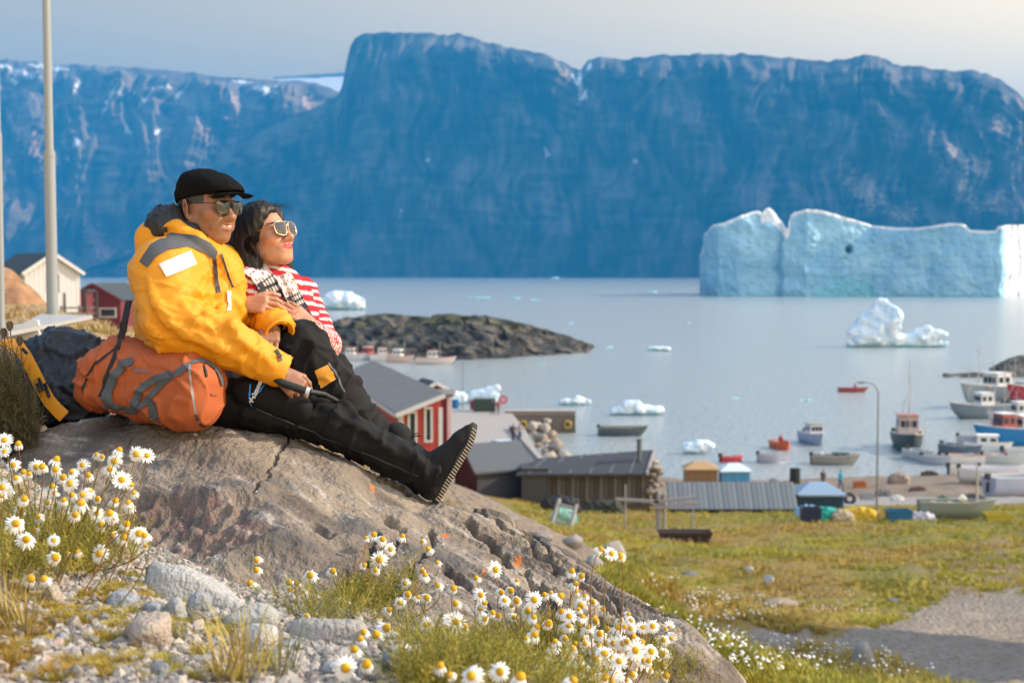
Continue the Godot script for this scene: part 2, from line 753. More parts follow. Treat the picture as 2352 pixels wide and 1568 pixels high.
func build_mountains() -> void:
	# the far ice cap seen through the gap, and a thin dark cloud before it
	var b := MB.new()
	var p := PackedVector3Array()
	for j in 12:
		for i in 60:
			var u := 560.0 + i * 5.0
			var v := along([[560, 190], [700, 178], [790, 176], [860, 182]], u)
			var t := j / 11.0
			p.append(P(u, lerpf(240.0, v, sin(t * PI * 0.5)), 10800.0 + 2200.0 * t))
	b.grid(p, 60, 12)
	structure("ice_cap", b.mesh(), mat(0.85, 0.88, 0.9, 0.8), "distant white ice cap in the gap between the mountains")
	var cl := Field.new(P(600, 190, 10500) - Vector3(0, 0, 60), P(830, 150, 10500) + Vector3(0, 0, 60), 8.0)
	for s in [[630, 178, 735, 176, 5, 9], [700, 175, 790, 171, 8, 12], [735, 175, 806, 169, 6, 12]]:
		cl.cap(P(s[0], s[1], 10500), P(s[2], s[3], 10500), s[4], s[5], 6.0)
	var nb: Array = cl.nets()
	var cb := MB.new()
	cb.smooth(nb[0], nb[1])
	structure("cloud", cb.mesh(), mat(0.30, 0.34, 0.38, 1.0), "thin dark streak of cloud beside the cliff")
	var snow_left := [[22, 168, 22, 9, 0.3], [60, 188, 40, 9, 0.5], [40, 205, 10, 8, 1.0], [110, 155, 18, 5, 0.1], [140, 165, 22, 6, 0.2], [185, 222, 5, 18, 0.35], [262, 245, 4, 22, 0.6], [285, 235, 4, 16, 0.6],
		[340, 250, 4, 24, 0.65], [315, 232, 9, 6, 0.0], [412, 238, 5, 12, 0.4], [385, 222, 18, 3.5, 0.1], [612, 228, 24, 8, 0.35], [560, 196, 22, 5, 0.15], [632, 212, 9, 4, 0.1], [245, 280, 4, 12, 0.5], [300, 328, 6, 7, 0.2],
		[152, 350, 6, 16, -0.3], [178, 360, 7, 10, 0.6], [92, 160, 20, 5, 0.1], [365, 330, 5, 8, 0.6], [150, 455, 7, 12, -0.3], [160, 385, 4, 10, 0.3]]
	var sunlit_left := [[75, 260, 9, 28, -0.25], [60, 340, 14, 60, -0.6], [540, 280, 14, 42, -0.15], [480, 335, 12, 40, -0.5], [710, 250, 14, 26, 0.1], [245, 590, 18, 60, -0.5], [215, 560, 14, 50, -0.5], [120, 470, 14, 60, -0.6], [270, 650, 20, 22, 0.3], [20, 400, 8, 30, -0.5]]  # slopes that catch the sun, painted in as pinkish patches
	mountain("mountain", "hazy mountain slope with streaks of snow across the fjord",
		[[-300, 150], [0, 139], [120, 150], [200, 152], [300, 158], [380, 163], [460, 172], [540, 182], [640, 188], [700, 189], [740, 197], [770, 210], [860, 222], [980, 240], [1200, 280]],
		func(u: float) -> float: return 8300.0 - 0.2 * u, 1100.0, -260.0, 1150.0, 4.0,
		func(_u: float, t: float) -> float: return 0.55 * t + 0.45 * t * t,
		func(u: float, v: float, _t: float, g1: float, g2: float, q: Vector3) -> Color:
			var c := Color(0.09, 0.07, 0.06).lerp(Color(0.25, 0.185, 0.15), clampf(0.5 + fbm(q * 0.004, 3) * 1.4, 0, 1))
			c = c.lerp(Color(0.62, 0.40, 0.32), 0.85 * snowy(u, v, sunlit_left))
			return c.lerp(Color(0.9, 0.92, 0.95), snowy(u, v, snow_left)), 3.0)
	var snow_main := [[1332, 205, 5, 42, 0.0], [1320, 200, 3, 20, -0.4], [1352, 160, 5, 10, 0.1], [1255, 368, 5, 9, -0.3], [985, 385, 4, 6, 0.3], [920, 500, 4, 6, 0.3], [1340, 232, 7, 12, 0.2], [1458, 385, 4, 6, 0.0]]
	var sunlit_main := [[1282, 170, 6, 26, -0.3], [1300, 190, 5, 14, 0.0], [1880, 225, 5, 22, -0.35], [2040, 230, 4, 16, -0.1], [2330, 260, 16, 34, -0.5], [2290, 300, 16, 20, -0.3], [2200, 440, 22, 60, -0.7], [2300, 480, 40, 22, 0.2], [1975, 440, 26, 60, -0.8], [2080, 500, 30, 20, 0.4], [2250, 395, 24, 30, -0.4], [2340, 400, 20, 40, -0.2], [2180, 380, 12, 30, 0.0]]  # sunlit parts of the cliff, put into the vertex colour
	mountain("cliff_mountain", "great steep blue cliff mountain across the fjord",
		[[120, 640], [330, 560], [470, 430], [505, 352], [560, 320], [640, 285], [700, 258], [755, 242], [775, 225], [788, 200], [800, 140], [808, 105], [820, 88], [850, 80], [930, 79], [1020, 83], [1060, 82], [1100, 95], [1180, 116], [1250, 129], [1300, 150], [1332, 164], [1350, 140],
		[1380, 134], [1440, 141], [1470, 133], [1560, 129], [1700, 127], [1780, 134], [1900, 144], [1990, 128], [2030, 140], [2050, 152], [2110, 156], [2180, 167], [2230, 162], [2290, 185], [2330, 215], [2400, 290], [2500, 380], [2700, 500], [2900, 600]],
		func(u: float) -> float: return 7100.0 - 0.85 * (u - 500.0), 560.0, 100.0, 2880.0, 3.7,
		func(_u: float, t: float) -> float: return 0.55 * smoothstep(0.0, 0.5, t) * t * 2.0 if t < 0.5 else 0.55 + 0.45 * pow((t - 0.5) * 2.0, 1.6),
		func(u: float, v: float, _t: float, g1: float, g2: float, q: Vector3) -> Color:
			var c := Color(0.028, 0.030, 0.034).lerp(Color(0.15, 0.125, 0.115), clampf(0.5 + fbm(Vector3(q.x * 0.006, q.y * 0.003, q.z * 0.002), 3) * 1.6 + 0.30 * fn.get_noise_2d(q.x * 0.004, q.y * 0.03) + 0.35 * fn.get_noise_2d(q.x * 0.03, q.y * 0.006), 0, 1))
			c = c.lerp(Color(0.5, 0.36, 0.28), 0.7 * snowy(u, v, sunlit_main))
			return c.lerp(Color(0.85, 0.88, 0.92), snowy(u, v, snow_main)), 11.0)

var land_plate: Plate

func land_y(x: float, z: float) -> float:
	return land_plate.h(x, z)

# the point of the sloping land seen at a pixel
func on_land(u: float, v: float) -> Vector3:
	var lo := 7.0
	var hi := 200.0
	var d := lo
	while d < hi:
		var p := P(u, v, d)
		if p.y < land_y(p.x, p.z):
			break
		d *= 1.03
	lo = d / 1.03
	for i in 14:
		var m := (lo + d) * 0.5
		var p := P(u, v, m)
		if p.y < land_y(p.x, p.z):
			d = m
		else:
			lo = m
	return P(u, v, d)

func to_pixel(p: Vector3) -> Vector2:
	var yc := p.y * cos(PITCH) - p.z * -sin(PITCH)
	yc = p.y * cos(PITCH) + (-p.z) * sin(PITCH)
	var d := -p.y * sin(PITCH) + (-p.z) * cos(PITCH)
	return Vector2(1176.0 + p.x / d * F, 784.0 - yc / d * F)

func build_land() -> void:
	var pts := []
	var add := func(u: float, d: float, y: float) -> void:
		pts.append(Vector3((u - 1176.0) / F * d, y, -d))
	for u in [1500.0, 1950.0, 2450.0, 3000.0]:
		for k in [[9, -3.4], [17, -4.95], [28, -6.9], [42, -8.9], [60, -11.0], [76, -12.75], [95, -15.3], [116, -17.3], [131, -18.7], [150, -21.0]]:
			add.call(u, k[0], k[1])
	for k in [[22, -3.35, 1050], [22, -3.75, 1190], [23, -4.5, 1350], [36, -7.2, 1200], [50, -8.6, 1150], [80, -12.5, 1120], [110, -14.6, 1120], [125, -16.6, 1150], [143, -17.4, 1100], [160, -20.5, 1100], [12, -2.2, 1200], [10, -2.0, 900], [25, -3.4, 850], [50, -7.6, 880], [90, -12.0, 850], [140, -18.0, 850], [165, -21.0, 850]]:
		add.call(k[2], k[0], k[1])
	for k in [[8, -0.62, 50], [8, -0.75, 350], [13, -0.5, 120], [20, -0.72, 170], [25, -1.02, 280], [15, -0.78, 330], [40, -1.6, 60], [40, -2.4, 300], [80, -2.6, 60], [80, -4.0, 300], [115, -3.2, 110], [130, -5.2, 225], [130, -6.5, 330], [170, -13.0, 150], [200, -20.5, 150], [200, -21.0, 400], [14, -1.2, 600], [30, -3.6, 600], [60, -8.0, 600], [110, -14.0, 600], [150, -19.0, 600], [8, -0.75, -500], [25, -1.4, -500], [60, -3.0, -500], [150, -9.0, -500], [12, -0.62, -300]]:
		add.call(k[2], k[0], k[1])
	land_plate = Plate.new(pts, 0.02)
	var nu := 190
	var nd := 150
	var p := PackedVector3Array()
	var cs := PackedColorArray()
	var path := PackedVector2Array([Vector2(1540, 1438), Vector2(1760, 1440), Vector2(1900, 1452), Vector2(2070, 1424), Vector2(2190, 1362), Vector2(2320, 1350), Vector2(2600, 1400), Vector2(2700, 1600), Vector2(2190, 1585), Vector2(2030, 1505), Vector2(1850, 1488), Vector2(1640, 1478)])
	var dirt := PackedVector2Array([Vector2(2100, 1300), Vector2(2180, 1265), Vector2(2300, 1250), Vector2(2360, 1290), Vector2(2330, 1360), Vector2(2170, 1375)])
	for j in nd:
		var d := 6.6 * pow(215.0 / 6.6, j / (nd - 1.0))
		for i in nu:
			var u := -700.0 + i * (3750.0 / (nu - 1))
			var x := (u - 1176.0) / F * d
			var y := land_plate.h(x, -d)
			var q := Vector3(x, y, -d)
			var rough := fbm(q * 0.45, 3)
			q.y += rough * 0.22 * clampf(d / 20.0, 0.3, 1.2)
			p.append(q)
			var px := to_pixel(q)
			var m1 := 0.5 + fbm(q * 0.35 + Vector3(5, 0, 2), 4)
			var m2 := 0.5 + fbm(q * 0.12 + Vector3(50, 0, 2), 3)
			var c := Color(0.17, 0.16, 0.022).lerp(Color(0.25, 0.21, 0.035), clampf(m1 * 1.6 - 0.3, 0, 1))
			c = c.lerp(Color(0.30, 0.19, 0.05), clampf(m2 * 3.2 - 1.4, 0, 1) * 0.8)
			c = c.lerp(Color(0.08, 0.09, 0.02), clampf(fbm(q * 1.1, 2) * 2.5 - 0.5, 0, 1))
			if u > 1300 and in_poly(px + Vector2(fbm(q * 1.2, 2), fbm(q * 1.3 + Vector3(9, 0, 0), 2)) * 26.0, path):
				c = Color(0.34, 0.29, 0.24).lerp(Color(0.26, 0.21, 0.165), clampf(0.5 + fbm(q * 3.0, 2), 0, 1))
			elif in_poly(px + Vector2(fbm(q * 0.7, 2), fbm(q * 0.7 + Vector3(9, 0, 0), 2)) * 60.0, dirt):
				c = c.lerp(Color(0.24, 0.17, 0.11), 0.8)
			elif d > 84.0 + 9.0 * m1 and u > 1250:
				var beach := Color(0.22, 0.155, 0.10).lerp(Color(0.30, 0.25, 0.2), m1)
				if d < 101.0 and u > 1800:
					beach = Color(0.36, 0.34, 0.33)
				c = beach
			elif u + 500.0 * (m2 - 0.5) < 800 and d > 10:
				c = Color(0.30, 0.19, 0.08).lerp(Color(0.42, 0.29, 0.15), m1)
			elif u + 160.0 * (m1 - 0.5) < 1370 and d < 30.0 + 8.0 * m2:
				c = Color(0.20, 0.155, 0.12).lerp(Color(0.28, 0.22, 0.17), m1)
			elif u < 1300 and d > 90:
				c = Color(0.33, 0.30, 0.28)
			cs.append(c)
	var b := MB.new()
	b.grid(p, nu, nd, cs)
	structure("ground", b.mesh(), M.land, "sloping tundra ground of grass, gravel path and stony shore")
	grass_field(path)

func blade_tuft(n: int, h: float, w: float, spread: float, seed_: int) -> ArrayMesh:
	var r := RandomNumberGenerator.new()
	r.seed = seed_
	var b := MB.new()
	for i in n:
		var a := r.randf() * TAU
		var o := Vector3(cos(a), 0, sin(a)) * spread * r.randf() * 0.4
		var lean := Vector3(cos(a), 0, sin(a)) * spread * r.randf_range(0.3, 1.0)
		var hh := h * r.randf_range(0.6, 1.1)
		var side := Vector3(-sin(a), 0, cos(a)) * w
		var m := o + lean * 0.35 + Vector3.UP * hh * 0.6
		var t := o + lean + Vector3.UP * hh
		b.quad(o - side, o + side, m + side * 0.8, m - side * 0.8)
		b.tri(m - side * 0.8, m + side * 0.8, t)
	return b.mesh()

func grass_field(path: PackedVector2Array) -> void:
	var m := mat(1, 1, 1, 0.8, true)
	m.backlight_enabled = true
	m.backlight = Color(0.5, 0.5, 0.3)
	M.grass = m
	var places: Array[Transform3D] = []
	var cols := PackedColorArray()
	var r := RandomNumberGenerator.new()
	r.seed = 41
	while places.size() < 30000:
		var d := 8.0 * pow(10.5, r.randf())
		var u := r.randf_range(1180, 2500)
		if u < 1380 and d < 34:
			continue
		var x := (u - 1176.0) / F * d
		var q := Vector3(x, 0, -d)
		q.y = land_plate.h(x, -d)
		var px := to_pixel(q)
		if px.y > 1640 or in_poly(px + Vector2(fbm(q * 1.2, 2), fbm(q * 1.3, 2)) * 26.0, path):
			continue
		if fbm(q * 0.5, 2) < -0.18 and r.randf() < 0.8:
			continue
		var s := r.randf_range(0.5, 1.2) * (0.7 + 0.006 * d)
		places.append(Transform3D(Basis(Vector3.UP, r.randf() * TAU).scaled(Vector3(s, s * r.randf_range(0.6, 1.2), s)), q - Vector3(0, 0.03, 0)))
		var m1 := 0.5 + fbm(q * 0.35 + Vector3(5, 0, 2), 3)
		var c := Color(0.24, 0.23, 0.022).lerp(Color(0.45, 0.37, 0.045), clampf(m1 + r.randf_range(-0.3, 0.3), 0, 1))
		c = c.lerp(Color(0.40, 0.25, 0.07), clampf((0.5 + fbm(q * 0.12 + Vector3(50, 0, 2), 3)) * 3.0 - 1.5 + r.randf_range(-0.3, 0.3), 0, 0.7))
		cols.append(c)
	for i in 5000:
		var d := 7.5 * pow(8.0, r.randf())
		var u := r.randf_range(-200, 1150)
		var x := (u - 1176.0) / F * d
		var q := Vector3(x, land_plate.h(x, -d), -d)
		if fbm(q * 0.5, 2) < 0.0:
			continue
		var s := r.randf_range(0.4, 0.9)
		places.append(Transform3D(Basis(Vector3.UP, r.randf() * TAU).scaled(Vector3(s, s, s)), q - Vector3(0, 0.03, 0)))
		cols.append(Color(0.34, 0.22, 0.09).lerp(Color(0.46, 0.36, 0.16), r.randf()))
	stuff_multi("grass", blade_tuft(8, 0.17, 0.012, 0.16, 4), m, places, cols, "low yellow-green tundra grass on the slope", "grass")
	# small white flowers far down the slope
	var fl := MB.new()
	for k in 6:
		var a := TAU * k / 6
		var e := TAU * (k + 1) / 6
		fl.tri(Vector3(0, 0.012, 0), Vector3(cos(a), 0, sin(a)) * 0.017, Vector3(cos(e), 0, sin(e)) * 0.017)
	var fp: Array[Transform3D] = []
	for area in [[1560, 2010, 1375, 1425, 420, 9.0], [1600, 2352, 1475, 1568, 700, 16.0], [1510, 1625, 1215, 1250, 160, 4.0], [1640, 2352, 1185, 1215, 420, 8.0], [1440, 2352, 1215, 1400, 260, 40.0], [1500, 1800, 1420, 1520, 200, 20.0]]:
		for i in int(area[4]):
			var u := r.randf_range(area[0], area[1])
			var v := r.randf_range(area[2], area[3])
			if fn.get_noise_2d(u * 0.012, v * 0.04) < -0.1:
				continue
			var q := on_land(u, v)
			if in_poly(to_pixel(q), path):
				continue
			var tilt := Basis(Vector3(r.randf_range(-1, 1), 0, r.randf_range(-1, 1)).normalized(), r.randf_range(0.2, 1.1))
			fp.append(Transform3D(tilt.scaled(Vector3.ONE * r.randf_range(0.7, 1.3)), q + Vector3(0, r.randf_range(0.08, 0.22), 0)))
	stuff_multi("field_flowers", fl.mesh(), mat(0.8, 0.8, 0.78, 0.7), fp, PackedColorArray(), "scattered tiny white flowers in the grass below the rock", "flowers")

var ice_hole := Vector3.ZERO
# a long rounded mass standing in the sea: top outline by column, front foot depth by column
func loaf(top: Array, foot: Callable, thick: float, u0: float, u1: float, du: float, rows: int, shape: float, amp: float, freq: float, tint: Callable, seed_ := 0.0) -> ArrayMesh:
	var nu := int((u1 - u0) / du) + 1
	var nv := rows * 2
	var p := PackedVector3Array()
	var cs := PackedColorArray()
	for j in nv:
		for i in nu:
			var u := u0 + i * du
			var d0: float = foot.call(u)
			var vt := along(top, u)
			var t := float(j) / (rows - 1)
			var y: float
			var d: float
			if j < rows:
				d = d0 + thick * 0.5 * pow(t, shape) * (0.0 if shape > 8 else 1.0)
				y = lerpf(SEA - 0.5, P(u, vt, d0 + (0.0 if shape > 8 else thick * 0.5)).y, t)
			else:
				var k := float(j - rows + 1) / rows
				d = d0 + (0.0 if shape > 8 else thick * 0.5) + thick * k
				y = lerpf(P(u, vt, d0 + (0.0 if shape > 8 else thick * 0.5)).y, SEA - 1.0, pow(k, 2.5))
			var q := P(u, 628.0, d)
			q.y = y
			var nse := Vector3(q.x, q.y, q.z) * freq + Vector3(seed_, 0, 0)
			q += Vector3(fbm(nse, 4), 0.5 * fbm(nse + Vector3(31, 0, 0), 4) * (1.0 if j < rows - 1 else 0.3), fbm(nse + Vector3(0, 17, 0), 4)) * amp * smoothstep(0.0, 0.12, t)
			if ice_hole.x > 0.0 and j < rows:
				var hd := Vector2((u - ice_hole.x) / ice_hole.z, (t - ice_hole.y) / 0.055).length()
				q.z -= 14.0 * (1.0 - smoothstep(0.5, 1.0, hd))
			p.append(q)
			cs.append(tint.call(u, lerpf(0, 1, t), q))
	var b := MB.new()
	b.grid(p, nu, nv, cs)
	return b.mesh()

func build_islands() -> void:
	var rock := func(_u: float, t: float, q: Vector3) -> Color:
		var m := 0.5 + fbm(q * 0.25, 4)
		var c := Color(0.028, 0.032, 0.034).lerp(Color(0.17, 0.15, 0.125), clampf(m * 2.0 - 0.75, 0, 1))
		return c.lerp(Color(0.09, 0.10, 0.045), clampf(fbm(q * 0.12, 3) * 3.0, 0, 1) * smoothstep(0.6, 1.0, t))
	var isle := loaf([[560, 822], [640, 790], [700, 765], [760, 745], [800, 733], [850, 726], [900, 722], [960, 728], [990, 731], [1000, 727], [1030, 722], [1080, 729], [1110, 726], [1150, 735], [1200, 745], [1230, 752], [1260, 765], [1320, 785], [1350, 796], [1370, 803]],
		func(u: float) -> float: return 305.0 + maxf(0.0, u - 1100.0) * 0.10, 36.0, 560, 1372, 3.2, 36, 1.4, 3.4, 0.2, rock)
	structure("rocky_island", isle, M.islet, "low dark rocky islet off the harbour")
	var spit := loaf([[2165, 872], [2175, 860], [2190, 863], [2240, 858], [2270, 860], [2330, 862], [2420, 862]], func(_u: float) -> float: return 248.0, 14.0, 2165, 2420, 4.0, 12, 1.2, 0.9, 0.3, rock, 7.0)
	structure("rocky_spit", spit, M.islet, "narrow dark rocky spit behind the moored boats")
	var knoll := loaf([[2255, 868], [2280, 850], [2310, 832], [2340, 820], [2400, 812], [2470, 815]], func(_u: float) -> float: return 262.0, 20.0, 2255, 2470, 4.0, 14, 1.0, 1.2, 0.25, rock, 17.0)
	structure("rocky_knoll", knoll, M.islet, "dark green rocky knoll at the harbour mouth")

const ICE_GROUP := "drifting pieces of ice"

# a lump of ice from capsules given in pixels: [u, v, radius, u, v, radius]
func berg(called: String, label: String, group: String, base_v: float, lumps: Array, cell: float, deep := 1.0, planes := []) -> void:
	var d := PY(1176, base_v, SEA).length()
	var px := d / F
	var umin := 9999.0
	var umax := -9999.0
	var vmin := 9999.0
	var rmax := 0.0
	for l in lumps:
		umin = minf(umin, minf(l[0] - l[2], l[3] - l[5]))
		umax = maxf(umax, maxf(l[0] + l[2], l[3] + l[5]))
		vmin = minf(vmin, minf(l[1] - l[2], l[4] - l[5]))
		rmax = maxf(rmax, maxf(l[2], l[5]))
	var mid := (umin + umax) * 0.5
	var root := PY(mid, base_v, SEA)
	var lo := Vector3((umin - mid) * px - 2.0 * px * 3.0, -3.0 * px, -rmax * px * deep * 2.2)
	var hi := Vector3((umax - mid) * px + 2.0 * px * 3.0, (base_v - vmin) * px + 6.0 * px, rmax * px * deep * 2.2)
	var f := Field.new(lo, hi, cell * px)
	for l in lumps:
		var a := Vector3((l[0] - mid) * px, (base_v - l[1]) * px, 0)
		var b := Vector3((l[3] - mid) * px, (base_v - l[4]) * px, (rng.randf() - 0.5) * rmax * px * deep)
		f.cap(a, b, l[2] * px, l[5] * px, 5.0 * px)
	for c in planes:
		f.plane_cut(Vector3((c[0] - mid) * px, (base_v - c[1]) * px, c[2] * px), c[3])
	f.plane_cut(Vector3(0, -0.6 * px, 0), Vector3.DOWN)
	var n: Array = f.nets()
	var pp: PackedVector3Array = n[0]
	var cs := PackedColorArray()
	for i in pp.size():
		var q := pp[i]
		var s := q / (px * 26.0)
		pp[i] = q + Vector3(fbm(s + root, 4), 0.6 * fbm(s * 1.3 + root + Vector3(9, 0, 0), 3), fbm(s * 1.2 + root + Vector3(0, 9, 0), 4)) * px * 6.0 * smoothstep(-0.5, 4.0, q.y / px)
		var c := Color(0.76, 0.84, 0.90).lerp(Color(0.48, 0.68, 0.85), clampf(0.45 + 1.2 * fbm(s * 0.8, 2), 0, 1))
		if q.y / px < 5.0 + 3.0 * fbm(s * 3.0, 2):
			c = Color(0.30, 0.62, 0.70)
		cs.append(c)
	var b := MB.new()
	b.smooth(pp, n[1], cs)
	single(called, b.mesh(), M.small_ice, label, "iceberg", root, group)

func build_icebergs() -> void:
	var top := [[1612, 560], [1618, 535], [1640, 517], [1665, 511], [1700, 496], [1730, 486], [1745, 484], [1752, 490], [1760, 481], [1768, 477], [1778, 487], [1790, 505], [1806, 520], [1812, 522], [1806, 500], [1822, 490], [1850, 481], [1880, 483], [1920, 492], [1960, 505], [2000, 518], [2060, 523], [2110, 524], [2140, 520], [2180, 512], [2210, 514], [2230, 528], [2260, 530], [2290, 530], [2295, 520], [2320, 517], [2340, 517], [2352, 517], [2460, 540], [2500, 600]]
	top = [[1610, 590], [1618, 535], [1640, 517], [1665, 511], [1700, 496], [1730, 486], [1745, 484], [1752, 490], [1760, 480], [1768, 477], [1778, 487], [1788, 506], [1803, 524], [1810, 524], [1816, 496], [1826, 488], [1850, 481], [1880, 483], [1920, 492], [1960, 505], [2000, 518], [2060, 523], [2110, 524], [2140, 520], [2180, 512], [2210, 514], [2230, 528], [2260, 530], [2286, 530], [2292, 520], [2320, 517], [2352, 517], [2460, 540], [2500, 600]]
	var foot := func(u: float) -> float:
		var d := along([[1608, 1250], [1622, 1175], [1650, 1158], [1700, 1150], [1775, 1153], [1790, 1156], [1800, 1148], [1850, 1140], [2000, 1150], [2150, 1130], [2300, 1118], [2306, 1124], [2318, 1150], [2326, 1150], [2338, 1182], [2346, 1180], [2358, 1214], [2420, 1290], [2500, 1400]], u)
		return d
	var tint := func(u: float, t: float, q: Vector3) -> Color:
		var v := 680.0 - t * 170.0
		var m := clampf(0.5 + 1.0 * fbm(q * 0.03, 4), 0, 1)
		var c := Color(0.22, 0.48, 0.69).lerp(Color(0.37, 0.65, 0.82), m)
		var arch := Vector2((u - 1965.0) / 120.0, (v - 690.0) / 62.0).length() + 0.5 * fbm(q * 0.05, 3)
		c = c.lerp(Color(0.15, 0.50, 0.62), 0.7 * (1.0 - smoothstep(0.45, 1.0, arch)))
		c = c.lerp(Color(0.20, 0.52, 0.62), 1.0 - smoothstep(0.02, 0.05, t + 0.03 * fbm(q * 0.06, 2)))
		if t > 0.965 or u > 2308.0:  # snow along the rim; the sunlit right end is painted white
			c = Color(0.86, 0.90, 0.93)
		if u > 1752 and u < 1812 and v < 534.0 and v > 500:  # lit facet beside the notch, its sunlight painted as white
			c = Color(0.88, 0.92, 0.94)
		return c
	# a hollow melted into the wall
	ice_hole = Vector3(1947, 0.6, 9)
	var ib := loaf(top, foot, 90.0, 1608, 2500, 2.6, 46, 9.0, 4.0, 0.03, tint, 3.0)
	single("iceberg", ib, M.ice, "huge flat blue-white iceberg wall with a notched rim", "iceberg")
	berg("iceberg", "white wedge-shaped iceberg with low tail before the huge one", "", 797, [[2004, 765, 30, 2024, 700, 15], [2024, 706, 20, 2044, 728, 26], [2042, 735, 30, 2056, 772, 14], [1966, 762, 18, 1945, 760, 8], [1975, 780, 18, 2150, 780, 12], [2120, 768, 20, 2128, 758, 12], [2150, 770, 16, 2166, 768, 8], [1980, 745, 24, 2010, 720, 14], [1950, 790, 8, 2172, 790, 7]], 2.6, 1.0, [[1972, 738, 0, Vector3(-0.72, 0.62, 0.25)], [2020, 715, 12, Vector3(-0.35, 0.35, 0.87)]])
	berg("iceberg", "rounded white iceberg with a green waterline beside the striped sleeve", "", 712, [[735, 700, 14, 770, 690, 20], [770, 688, 20, 800, 684, 14], [800, 690, 20, 828, 692, 9], [715, 705, 8, 832, 705, 7]], 2.2)
	berg("iceberg", "white iceberg lump behind the quay cars", "", 928, [[1035, 912, 15, 1062, 912, 12], [1020, 918, 12, 1050, 918, 12]], 2.2)
	berg("iceberg", "tall jagged white iceberg behind the quay", "", 924, [[1090, 908, 12, 1125, 905, 16], [1128, 905, 20, 1140, 892, 10], [1075, 912, 8, 1095, 915, 10]], 2.2)
	berg("small_iceberg", "low white ice floe beyond the end of the quay", ICE_GROUP, 930, [[1290, 922, 7, 1320, 922, 7], [1325, 918, 10, 1352, 922, 5]], 2.0)
	berg("small_iceberg", "blue-white ice floe above the moored grey motorboat", ICE_GROUP, 953, [[1410, 944, 9, 1460, 938, 14], [1440, 930, 12, 1462, 925, 8], [1470, 940, 13, 1518, 943, 9]], 2.2)
	berg("small_iceberg", "boxy white ice block near the brown crates", ICE_GROUP, 1042, [[1578, 1028, 13, 1625, 1024, 13], [1600, 1022, 12, 1632, 1026, 10]], 2.2)
	berg("small_iceberg", "thin white ice floe out in the open bay", ICE_GROUP, 806, [[1492, 800, 5, 1535, 801, 5]], 1.6)
	for s in [[1498, 672, 9], [1440, 634, 5], [1568, 632, 5], [1400, 798, 5], [1275, 641, 6], [1310, 743, 4], [1850, 920, 12], [1150, 985, 3], [1245, 835, 4], [1580, 742, 3], [1100, 685, 22], [1230, 690, 9], [1180, 686, 12], [1690, 915, 5]]:
		berg("ice_fragment", "tiny white ice fragment floating in the fjord", "tiny ice fragments", s[1], [[s[0] - s[2], s[1] - 1, 2.2, s[0] + s[2], s[1] - 1, 2.4]], 1.0)

# a hull of length l, beam w and freeboard h, bow towards +z, keel line at y = 0
func hull_mesh(l: float, w: float, h: float, keel: float, flat_stern := true) -> Array:
	var nl := 15
	var prof := [[-1.0, 1.0], [-0.96, 0.55], [-0.72, 0.12], [0.0, 0.0], [0.72, 0.12], [0.96, 0.55], [1.0, 1.0]]
	var p := PackedVector3Array()
	for i in nl:
		var t := i / (nl - 1.0)
		var half := w * 0.5 * (1.0 - pow(maxf(0.0, (t - 0.35) / 0.65), 2.4)) * (0.86 + 0.14 * smoothstep(0.0, 0.3, t))
		if not flat_stern:
			half *= smoothstep(-0.04, 0.25, t)
		var rise := 0.28 * h * pow(maxf(0.0, t - 0.4) / 0.6, 2.0) + 0.06 * h * pow(1.0 - t, 2.0)
		var bot := -keel + (h + keel) * 0.75 * pow(maxf(0.0, (t - 0.72) / 0.28), 2.0)
		for q in prof:
			p.append(Vector3(half * q[0], lerpf(bot, h + rise, q[1]), (t - 0.5) * l + 0.05 * l * q[1] * smoothstep(0.7, 1.0, t)))
	var hull := MB.new()
	hull.grid(p, 7, nl)
	var s := []
	for k in 7:
		s.append(p[k])
	for k in 5:
		hull.tri(s[0], s[k + 1], s[k + 2])
	# gunwale rail and a deck a little below it
	var rail := MB.new()
	for side in [0, 6]:
		var pts := []
		var rad := []
		for i in nl:
			pts.append(p[i * 7 + side] + Vector3(0, 0.02, 0))
			rad.append(0.022 * l / 5.0 + 0.015)
		rail.tube(pts, rad, 6)
	var deck := MB.new()
	var dp := PackedVector3Array()
	for i in nl:
		var a := p[i * 7]
		var b := p[i * 7 + 6]
		dp.append(a * 0.97 + b * 0.03 - Vector3(0, 0.22 * h, 0))
		dp.append(b * 0.97 + a * 0.03 - Vector3(0, 0.22 * h, 0))
	deck.grid(dp, 2, nl)
	return [hull.mesh(), rail.mesh(), deck.mesh()]

